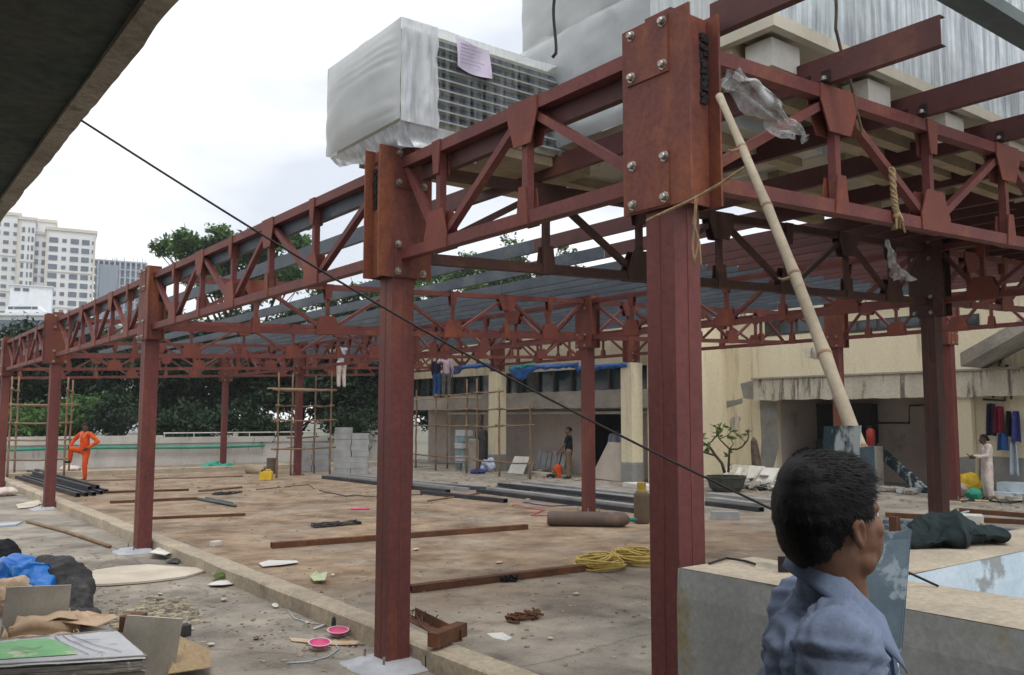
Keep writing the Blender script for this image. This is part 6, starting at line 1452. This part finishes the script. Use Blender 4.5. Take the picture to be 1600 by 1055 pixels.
# low plinth the foreground man and the photographer stand on
struct('plinth', MB().box((-6, -6.0, .002), (-1.0, -1.2, .2)), m_conc, loc=(-3.5, -3.6, 0))

rr = random.Random(77)
for i in range(16):   # odd scraps of paper and film blown over the near ground
    px, py = [(430, 950), (480, 975), (300, 985), (350, 940), (560, 930), (700, 990), (860, 1000), (650, 860), (450, 925), (900, 930), (250, 930), (400, 1000), (960, 1030), (330, 1010), (520, 900), (780, 880)][i]
    w = rr.uniform(2.5, 6.5); sheet('litter_scrap', [(px-w, py), (px-w*.4, py-w*.3), (px+w*.5, py-w*.35), (px+w, py-w*.05), (px+w*.4, py+w*.25), (px-w*.5, py+w*.3)], (m_white, m_ply, m_ply, m_card)[i % 4], 'small pale scrap of litter lying on the near deck', 'litter', .012, .05, 200+i, thick=.002, group='litter scraps on the near deck')
# ================================================================== PEOPLE
def hand_prims(mb, w, d, n, s=1.0, side=1, curl=.5):
    """palm and five fingers from wrist w along d; n = back of hand, thumb on the side"""
    d = Vector(d).normalized(); n = Vector(n); n = (n-d*n.dot(d)).normalized(); t = d.cross(n)*side
    capsule(mb, w, .024*s, w+d*.03*s, .027*s)
    for k in range(4):
        o = (k-1.5)*.02*s; b = w+d*.082*s+t*o; capsule(mb, w+d*.025*s+t*o*.8, .016*s, b, .0125*s, 8)
        l = (.036, .042, .039, .03)[k]*s; d1 = (d*math.cos(curl*.8)-n*math.sin(curl*.8)); m_ = b+d1*l; capsule(mb, b, .0105*s, m_, .0095*s, 8)
        d2 = (d*math.cos(curl*1.7)-n*math.sin(curl*1.7)); capsule(mb, m_, .0095*s, m_+d2*l*.85, .008*s, 8)
    b = w+d*.025*s+t*-.03*s; m_ = b+(d*.6-t*.7-n*.2).normalized()*.04*s; capsule(mb, b, .014*s, m_, .011*s, 8); capsule(mb, m_, .011*s, m_+(d*.9-t*.2-n*.3).normalized()*.032*s, .009*s, 8)
def head_prims(mb, c, f, s=1.0, neck=None):
    """head centred at c, facing f"""
    f = Vector(f).normalized(); z = Vector((0, 0, 1)); z = (z-f*z.dot(f)).normalized(); x = f.cross(z)
    m_ = Matrix((x, f, z)).transposed()
    def P(a, b, c_): return c+(x*a+f*b+z*c_)*s
    ball(mb, P(0, -.012, .028), Vector((.074, .094, .088))*s, 20, m_)
    ball(mb, P(0, .032, -.03), Vector((.06, .065, .082))*s, 18, m_); ball(mb, P(0, .035, .03), Vector((.058, .056, .05))*s, 16, m_)
    ball(mb, P(0, .052, -.085), Vector((.03, .03, .026))*s, 12, m_)
    capsule(mb, P(-.03, .02, -.075), .03*s, P(.03, .02, -.075), .03*s)
    capsule(mb, P(0, .086, .012), .009*s, P(0, .107, -.03), .012*s, 8); 
    for q in (-1, 1):
        ball(mb, P(q*.011, .091, -.034), .0085*s, 8)
        capsule(mb, P(q*.014, .08, .022), .011*s, P(q*.045, .064, .02), .009*s, 8)
        ball(mb, P(q*.04, .056, -.02), Vector((.022, .02, .02))*s, 10, m_)
        pts = [P(q*.071, -.006, -.028), P(q*.076, -.004, -.008), P(q*.08, -.01, .012), P(q*.082, -.022, .018), P(q*.082, -.03, .008), P(q*.078, -.026, -.014), P(q*.073, -.012, -.034)]
        for a, b in zip(pts, pts[1:]): capsule(mb, a, .0075*s, b, .0075*s, 8)
        ball(mb, P(q*.072, -.014, -.008), Vector((.006, .016, .022))*s, 8, m_)
    capsule(mb, P(-.02, .082, -.052), .0075*s, P(.02, .082, -.052), .0075*s, 8); capsule(mb, P(-.017, .08, -.064), .009*s, P(.017, .08, -.064), .009*s, 8)
    return P, m_
def person(label, foot, yaw, hgt, J, mats, look=None, hair='short', voxel=.011, garments=True, floorz=0.0, coverall=False, group=None):
    """J: joint positions in a body frame (x to the right hand, y forward, z up) for a 1.7 m figure"""
    s = hgt/1.7; foot = Vector(foot); f = Vector((math.cos(yaw), math.sin(yaw), 0)); rx = Vector((f.y, -f.x, 0))
    def W(p): return foot+(rx*p[0]+f*p[1]+Vector((0, 0, p[2])))*s
    D = dict(pel=(0, 0, .93), wai=(0, 0, 1.08), che=(0, .01, 1.28), nec=(0, 0, 1.44), hea=(0, .02, 1.585),
             shR=(.175, 0, 1.385), shL=(-.175, 0, 1.385), elR=(.23, -.02, 1.11), elL=(-.23, -.02, 1.11), wrR=(.25, .05, .87), wrL=(-.25, .05, .87),
             hiR=(.09, 0, .9), hiL=(-.09, 0, .9), knR=(.1, .02, .49), knL=(-.1, .02, .49), anR=(.11, -.02, .08), anL=(-.11, -.02, .08), toR=(.13, .14, .03), toL=(-.13, .14, .03))
    D.update(J); P = {k: W(v) for k, v in D.items()}
    root = thing('person', label, 'person', tuple(foot), group)
    lk = f if look is None else Vector((math.cos(look), math.sin(look), 0))
    b = MB(); Ph, m_ = head_prims(b, P['hea'], lk, s)
    capsule(b, P['nec']-Vector((0, 0, .02)), .056*s, P['hea']-lk*.015*s-Vector((0, 0, .05*s)), .052*s)
    capsule(b, P['che'], .12*s, P['pel'], .115*s); capsule(b, P['shR'].lerp(P['shL'], .2), .06*s, P['shL'].lerp(P['shR'], .2), .06*s); capsule(b, P['nec'], .06*s, P['che'], .12*s)
    for q in 'RL':
        capsule(b, P['sh'+q], .052*s, P['el'+q], .04*s); capsule(b, P['el'+q], .039*s, P['wr'+q], .027*s)
        d = P['wr'+q]-P['el'+q]; n = rx*(1 if q == 'R' else -1); hand_prims(b, P['wr'+q]+d.normalized()*.02*s, d, n, s, 1 if q == 'R' else -1, J.get('curl', .5) if not isinstance(J.get('curl'), tuple) else .5)
        capsule(b, P['hi'+q], .085*s, P['kn'+q], .056*s); capsule(b, P['kn'+q], .054*s, P['an'+q], .036*s); capsule(b, P['an'+q]-Vector((0, 0, .03*s)), .034*s, P['to'+q], .026*s)
    fuse(b, voxel*s, 3).build('body', mats['skin'], root, smooth=True)
    def wr(p, n): return p+n*(.008*nz3(p, 9, 3)+.009*abs(nz3((p.x*1, p.y*1, p.z*2.2), 7, 5)))
    g = MB()
    capsule(g, P['che']+Vector((0, 0, .02)), .135*s, P['wai'], .132*s); capsule(g, P['wai'], .132*s, P['pel'], .135*s)
    capsule(g, P['shR'].lerp(P['shL'], .14), .07*s, P['shL'].lerp(P['shR'], .14), .07*s); capsule(g, P['nec']-Vector((0, 0, .035*s)), .07*s, P['che'], .13*s)
    sl = mats.get('sleeve', 1.0)
    for q in 'RL':
        capsule(g, P['sh'+q], .068*s, P['sh'+q].lerp(P['el'+q], min(1, sl*2)), .056*s)
        if sl > .5: capsule(g, P['el'+q], .056*s, P['el'+q].lerp(P['wr'+q], .9), .044*s)
    tr = MB() if not coverall else g
    loose = mats.get('loose', 1.0)
    capsule(tr, P['pel'], .132*s, P['pel']-Vector((0, 0, .04)), .135*s)
    for q in 'RL':
        capsule(tr, P['hi'+q], .102*s, P['kn'+q], .074*s*loose); capsule(tr, P['kn'+q], .074*s*loose, P['kn'+q].lerp(P['an'+q], .93), .06*s*loose)
    fuse(g, .018*s, 3, wr).build('shirt' if not coverall else 'coverall', mats['top'], root, smooth=True)
    if not coverall: fuse(tr, .018*s, 3, wr).build('trousers', mats['leg'], root, smooth=True)
    for q in 'RL':
        sh = MB(); e = (P['to'+q]-P['an'+q]); capsule(sh, P['an'+q]-Vector((0, 0, .035*s)), .042*s, P['to'+q], .034*s); fuse(sh, .012, 2).build('shoe', mats.get('shoe', m_rubber), root, smooth=True)
    h = MB(); hc = Ph(0, -.012, .03); ball(h, Ph(0, -.018, .04), Vector((.092, .114, .104))*s, 20, m_)
    def cut(p):
        q = (p-hc); y = q.dot(lk); return (y > .03*s and q.z < .048*s) or (q.z < (-.04 if y < -.03*s else .0)*s)
    hm = fuse(h, .012, 1, lambda p, n: p+n*.006*nz3(p, 30, 2), cut); 
    if hair == 'bun':
        bb = MB(); ball(bb, Ph(0, -.12, .0), .045*s, 12); k = len(hm.v); hm.add(bb.v, bb.f)
    hm.build('hair', m_hair, root, smooth=True)
    return root, P
# directions on the deck plan
def face(dx, dd):   # picture right, away
    v = Vector((RT.x, RT.y, 0)).normalized()*dx+Vector((FW.x, FW.y, 0)).normalized()*dd; return math.atan2(v.y, v.x)
# man in orange, one foot up on the scaffold rung
fo = G(130, 752)
rt, P = person('person in orange coverall with one foot up on the scaffold, hand on raised knee', fo, face(-.35, -.94), 1.8,
    dict(hiR=(.1, 0, .9), knR=(.3, .22, .95), anR=(.42, .12, .6), toR=(.46, .24, .56), elR=(.42, .02, 1.2), wrR=(.36, .2, 1.03), elL=(-.4, -.1, 1.16), wrL=(-.2, .08, .98), knL=(-.05, .02, .48), anL=(-.03, -.03, .08), toL=(-.05, .12, .03), hiL=(-.08, 0, .9)),
    dict(skin=m_skind, top=m_orange, leg=m_orange, shoe=m_rubber), look=face(.75, -.66), coverall=True)
mb = MB()
for q in (-1, 1):
    a, b = P['nec'].lerp(P['shR' if q > 0 else 'shL'], .62)+Vector((0, 0, .06)), P['che'].lerp(P['shR' if q > 0 else 'shL'], .35)
    f = Vector((math.cos(face(-.35, -.94)), math.sin(face(-.35, -.94)), 0)); mb.bar(a+f*.03, b+f*.135-Vector((0, 0, .04)), .03, .012)
mb.build('reflective_tape', m_stripe, rt)
# man in black tee shirt with the orange machine
fo = G(889, 748)
rt, P = person('person in black tee shirt and brown trousers standing by the orange machine', fo, face(-.96, .28), 1.68, dict(elL=(-.2, .1, 1.12), wrL=(-.18, .3, .9), elR=(.22, -.04, 1.1), wrR=(.22, .06, .87)),
    dict(skin=m_skin, top=m_black, leg=m_khaki, sleeve=.32), look=face(-.9, -.3))
ob = G(872, 747); u = Vector((_r.x, _r.y, 0)); w = Vector((-u.y, u.x, 0))
mc = thing('floor_cutter', 'orange hand held cutting machine resting on the deck beside the man in black', 'machine', tuple(ob))
MB().lathe(ob+Vector((0, 0, .3))-w*.06, [(.08, 0), (.15, .02), (.16, .1), (.09, .13)], 20, w).build('housing', M('orange machine paint', (222, 92, 40), (202, 78, 32), 4, .45), mc, smooth=True)
MB().lathe(ob-u*.04+Vector((0, 0, .2))+w*.09, [(.01, 0), (.17, .002), (.17, .008), (.01, .01)], 24, w).build('blade', m_bolt, mc)
MB().obox(ob+u*.03+Vector((0, 0, .13)), u*.06, w*.06, (0, 0, .12)).build('engine', m_orange, mc)
MB().tube([ob+u*.02+Vector((0, 0, .42)), ob+u*.08+Vector((0, 0, .6)), ob+u*.13+Vector((0, 0, .84)), ob+u*.2+Vector((0, 0, .86))], .018, 8).build('handle', m_rubber, mc)
MB().tube([ob+u*.12+w*.1+Vector((0, 0, .02)), ob+u*.02+w*.08+Vector((0, 0, .35))], .02, 6).build('strut', m_white, mc)
mb = MB().tube([ob-u*.1+Vector((0, 0, .03)), ob-u*.26+Vector((0, 0, .1)), ob-u*.38+Vector((0, 0, .05))], .05, 8); mb.build('hose', m_rubber, mc)
# person in white clothes reading a phone
fo = G(1545, 781)
rt, P = person('person in loose white clothes looking down at a phone before the hung clothes', fo, face(-.97, .1), 1.62, dict(hea=(0, .07, 1.56), elR=(.2, .04, 1.14), elL=(-.2, .06, 1.14), wrR=(.09, .3, 1.1), wrL=(-.08, .3, 1.1), che=(0, -.02, 1.27), nec=(0, .02, 1.42)),
    dict(skin=m_skind, top=m_whitec, leg=m_whitec, loose=1.45, shoe=m_skind), hair='bun')
e = (P['wrR']+P['wrL'])/2; f = Vector((math.cos(face(-.97, .1)), math.sin(face(-.97, .1)), 0))
tagit(MB().obox(e+f*.13+Vector((0, 0, .03)), f*.05+Vector((0, 0, .05)), Vector((-f.y, f.x, 0))*.034, (f.cross(Vector((0, 0, 1))).cross(f)*.004)).build('mobile_phone', m_rubber), 'dark phone held by the person in white', 'phone')
# man inside the dark doorway
fo = Vp(962, 700, VR+.5); fo.z = 0
person('person in pale blue shirt inside the dark doorway, seen over the leaning board', fo, face(.3, .9), 1.7, dict(), dict(skin=m_skind, top=m_ltshirt, leg=m_greytr))
# workers standing on the scaffolds
fo = Dp(533, 610, (G(515, 743)-CAM).dot(FW)); fo.z = 2.99
person('worker in pale trousers standing on the far bamboo scaffold', fo, face(-.6, .7), 1.68, dict(elR=(.3, .2, 1.3), wrR=(.25, .4, 1.45), elL=(-.3, .2, 1.3), wrL=(-.25, .4, 1.5)), dict(skin=m_skind, top=m_pale, leg=m_whitec))
fo = Vp(683, 610, 14.55); fo.z = 2.762
person('worker in blue jeans standing on the right bamboo scaffold', fo, face(.5, .8), 1.68, dict(elR=(.3, .2, 1.2), wrR=(.2, .4, 1.3)), dict(skin=m_skind, top=m_navy, leg=m_jean))
fo = Vp(697, 610, 14.6); fo.z = 2.762
person('worker in mauve shirt and grey trousers on the right bamboo scaffold', fo, face(-.2, .95), 1.7, dict(elL=(-.28, .25, 1.35), wrL=(-.2, .4, 1.5)), dict(skin=m_skind, top=m_pinks, leg=m_greytr))

# ------------------------------------------------------------------ the man in the foreground, seen from behind his right side
def fgman():
    fr = Vector((RT.x, RT.y, 0)).normalized(); fa_ = Vector((FW.x, FW.y, 0)).normalized(); Zv = Vector((0, 0, 1))
    hc = Dp(1305, 817, 1.74); hf = fr*math.cos(math.radians(22))+fa_*math.sin(math.radians(22))
    hf = (hf+Zv*.17).normalized()
    bf = fr*math.cos(math.radians(-8))+fa_*math.sin(math.radians(-8)); bx = Vector((bf.y, -bf.x, 0))
    nb = Dp(1306, 918, 1.75); base = Vector((nb.x, nb.y, .2))-bf*.03
    def B(x, y, z): return base+bx*x+bf*y+Zv*z
    zn = nb.z-.2
    root = thing('person', 'person in slate blue shirt, large in the right foreground, back turned', 'person', tuple(base))
    s = 1.02; b = MB(); Ph, m_ = head_prims(b, hc, hf, s)
    nk0 = B(0, .03, zn-.02); capsule(b, nk0, .058, hc-hf*.02-Zv*.05, .057, 16); capsule(b, nk0+bf*.0, .054, Ph(0, .01, -.07), .04, 14); capsule(b, nk0+bf*.02-Zv*.07, .05, hc-hf*.0-Zv*.06, .05, 14)
    sh = {q: B(sg*.172, .0, zn-.08) for q, sg in (('R', 1), ('L', -1))}
    capsule(b, B(-.1, 0, zn-.14), .06, B(.1, 0, zn-.14), .06); capsule(b, B(0, .0, zn-.26), .1, B(0, 0, .95), .1); capsule(b, nk0, .056, B(0, 0, zn-.16), .07)
    el = {'R': B(.24, -.04, zn-.36), 'L': B(-.24, -.02, zn-.36)}; wr_ = {'R': B(.25, .08, zn-.6), 'L': B(-.25, .08, zn-.6)}
    hi = {'R': B(.09, 0, .92), 'L': B(-.09, 0, .92)}; kn = {'R': B(.1, .02, .5), 'L': B(-.1, .02, .5)}; an = {'R': B(.11, -.02, .08), 'L': B(-.11, -.02, .08)}; to = {'R': B(.13, .15, .03), 'L': B(-.13, .15, .03)}
    for q in 'RL':
        capsule(b, sh[q]-Zv*.02, .046, el[q], .04); capsule(b, el[q], .04, wr_[q], .029); d = wr_[q]-el[q]; hand_prims(b, wr_[q]+d.normalized()*.02, d, bx*(1 if q == 'R' else -1), 1.03, 1 if q == 'R' else -1, .5)
        capsule(b, hi[q], .088, kn[q], .058); capsule(b, kn[q], .056, an[q], .038); capsule(b, an[q]-Zv*.03, .036, to[q], .028)
    fuse(b, .0048, 5).build('body', m_skin, root, smooth=True)
    # eyes as real inset balls with lids
    for q in (-1, 1):
        e = MB(); ball(e, Ph(q*.031, .066, .004), .0112*s, 12); ey_ = e.build('eye', m_white, root, smooth=True); e = MB(); ball(e, Ph(q*.031, .0735, .004), .0048*s, 10); e.build('iris', m_hair, ey_, smooth=True)
    # shirt
    g = MB()
    capsule(g, B(-.115, -.0, zn-.13), .088, B(.115, -.0, zn-.13), .088, 16); capsule(g, B(-.085, -.015, zn-.24), .113, B(.085, -.015, zn-.24), .113, 16); capsule(g, B(-.07, .0, zn-.4), .115, B(.07, .0, zn-.4), .115, 16); capsule(g, B(-.05, .0, .95), .13, B(.05, .0, .95), .13, 16)
    capsule(g, B(-.06, 0, zn-.4), .125, B(-.05, 0, .95), .13, 16); capsule(g, B(.06, 0, zn-.4), .125, B(.05, 0, .95), .13, 16)
    capsule(g, nk0-Zv*.058+bf*.004, .074, B(0, -.01, zn-.13), .11, 16)
    capsule(g, nk0-bf*.040+Zv*.028, .036, nk0-bf*.05-Zv*.1, .075, 16)
    for q, sg in (('R', 1), ('L', -1)):
        capsule(g, nk0+bx*sg*.042-Zv*.03, .032, nk0.lerp(sh[q], .55)-Zv*.006, .06, 16)
        capsule(g, nk0-Zv*.045+bx*sg*.04, .060, sh[q]-Zv*.005, .068, 16)
        capsule(g, sh[q], .076, el[q], .064, 16); capsule(g, el[q], .063, el[q].lerp(wr_[q], .92), .048, 16)
    seam = sh['R']+ (bx*-.055)
    def wr2(p, n):
        q = p-base; lx, ly, lz = q.dot(bx), q.dot(bf), q.z
        w = .006*nz3((lx*1.0, ly*1.0, lz*1.0), 6, 3)
        fold = math.sin((lz*1.0+abs(lx)*.9+.25*nz3(p, 4, 8))*46)
        w += .006*(1-2*abs(fold))*max(0, nz3(p, 3.2, 5)+.3)
        drag = math.sin((lz*.75-ly*.8+.3*nz3(p, 3, 9))*60); w += .007*(1-2*abs(drag))*max(0, nz3(p, 3.4, 12)+.1)
        w += .0025*nz3(p, 22, 6); w += .006*(1-min(1, abs(nz3(p+bf*.1*nz3(p, 5, 4), 6.5, 31))*3.2)); w -= .004*math.exp(-((lz-(zn-.13)-.1*abs(lx))/.004)**2) if ly < .02 else 0
        a = sh['R']+(el['R']-sh['R'])*.0; t = (p-a).dot((el['R']-sh['R']).normalized())
        if lx > .12: w += .006*math.exp(-((t-.0)/.008)**2)-.004*math.exp(-((t-.016)/.006)**2)
        if ly > .06 and abs(lx) < .02: w += .006
        return p+n*w
    fuse(g, .0085, 4, wr2).build('shirt', m_shirt, root, smooth=True)
    # collar: stand and turned down fall, open at the front
    cc = nk0+Zv*.008+bf*.012; mbk = MB()
    def ring(a, r, h, rise): # a measured from the back
        back = math.cos(a); tilt = .078*back+.010
        return cc+(bx*math.sin(a)*1.0-bf*math.cos(a)*1.06)*r+Zv*(h+tilt+rise)
    A0 = math.radians(150)
    prof = [(.082, -.085), (.068, -.04), (.0625, .0), (.063, .020), (.067, .028), (.075, .023), (.086, .0), (.099, -.024), (.106, -.038)]
    na = 60; k0 = len(mbk.v)
    for i in range(na+1):
        a = -A0+2*A0*i/na; ext = max(0, (abs(a)-math.radians(95))/math.radians(55))
        for j, (r, h) in enumerate(prof):
            hh = h; rr_ = r
            if j >= 6: hh -= .040*ext*(j-5)/3; rr_ += .006*ext*(j-5)/3
            p = ring(a, rr_, hh, .0)
            p += Vector((nz3((a*2, j*.4, 0), 1, 3), nz3((a*2, j*.4, 4), 1, 4), nz3((a*2, j*.4, 8), 1, 5)))*.003
            mbk.v.append(p)
    m2 = len(prof)
    for i in range(na):
        for j in range(m2-1): mbk.f.append((k0+i*m2+j, k0+i*m2+j+1, k0+(i+1)*m2+j+1, k0+(i+1)*m2+j)); mbk.mi.append(0)
    col = mbk.build('collar', m_shirt, root, smooth=True); md = col.modifiers.new('t', 'SOLIDIFY'); md.thickness = .003; md.offset = 0
    # button band down the front
    pts = [B(.0, .118, zn-.1), B(0, .128, zn-.2), B(0, .132, zn-.32), B(0, .13, zn-.5)]
    mb = MB(); 
    for a, c_ in zip(pts, pts[1:]): mb.bar(a+bf*.012, c_+bf*.012, .034, .006, bx)
    pk_ = mb.build('placket', m_shirt, root)
    for i in range(4): p = pts[0].lerp(pts[3], .12+.25*i)+bf*.022; MB().lathe(p, [(.0055, 0), (.0055, .002)], 10, bf).build('button', m_white, pk_)
    tr = MB()
    capsule(tr, B(-.05, 0, .95), .12, B(.05, 0, .95), .12)
    for q in 'RL': capsule(tr, hi[q], .108, kn[q], .078); capsule(tr, kn[q], .078, kn[q].lerp(an[q], .94), .062)
    fuse(tr, .016, 3).build('trousers', m_greytr, root, smooth=True)
    for q in 'RL': e = MB(); capsule(e, an[q]-Zv*.034, .044, to[q], .036); fuse(e, .012, 2).build('shoe', m_rubber, root, smooth=True)
    # hair: thick cap plus thousands of short blades
    h = MB(); ball(h, Ph(0, -.02, .04), Vector((.0865, .107, .100))*s, 26, m_); ball(h, Ph(0, .02, .07), Vector((.072, .056, .066))*s, 20, m_); ball(h, Ph(0, -.03, .085), Vector((.07, .08, .062))*s, 20, m_); ball(h, Ph(0, -.075, -.01), Vector((.066, .042, .062))*s, 18, m_)
    x_, f_, z_ = m_.col[0], m_.col[1], m_.col[2]
    def loc(p): q = (p-hc)/s; return q.dot(x_), q.dot(f_), q.dot(z_)
    def cut(p):
        x, y, z = loc(p)
        if y > .034 and z < .078-.25*max(0, .03-abs(x)): return True     # forehead
        if y > .0 and z < .012+(.05 if y > .03 else 0): return True      # temple, sideburn
        if -.045 < y <= .0 and z < .012 and abs(x) > .05: return y > -.03 or z < -.0   # over the ear
        if y <= -.03 and z < -.044-.022*(1-abs(x)/.07): return True        # nape
        return False
    def hw(p, n): return p+n*(.003*nz3(p, 14, 3)+.0012*nz3(p, 60, 4))
    hm = fuse(h, .0055, 3, hw, cut); cap = hm.build('hair', m_hair, root, smooth=True)
    st = MB(); rr = random.Random(4); vs = hm.v; me = cap.data; me.update()
    off = LOCS[root]
    crown = Ph(0, -.06, .11)
    polys = list(me.polygons)
    for i in range(9500):
        p_ = polys[rr.randrange(len(polys))]; c = me.vertices[p_.vertices[0]].co.lerp(me.vertices[p_.vertices[2]].co, rr.random()); n = p_.normal
        x, y, z = loc(c); l = (.026 if z > .05 else .015 if z > 0 else .008)*rr.uniform(.6, 1.2)
        fl = (c-crown); fl = fl-n*fl.dot(n); fl = fl.normalized() if fl.length > 1e-4 else x_
        if z > .04: fl = (fl*.4+f_*.6+x_*.2*nz3(c, 8, 3)).normalized()
        d = (fl*1.0+n*(.10 if z > .02 else .06)*rr.uniform(.0, 1.5)+Vector((rr.gauss(0, .10), rr.gauss(0, .10), rr.gauss(0, .10)))).normalized()
        sd_ = d.cross(n).normalized()*.0011
        m1 = c+d*l*.55+n*.001; e = c+d*l-Zv*.002
        st.add([c-sd_, c+sd_, m1+sd_*.8, m1-sd_*.8, e], [(0, 1, 2, 3), (3, 2, 4)])
    st.build('hair_strands', m_hair, cap)
fgman()
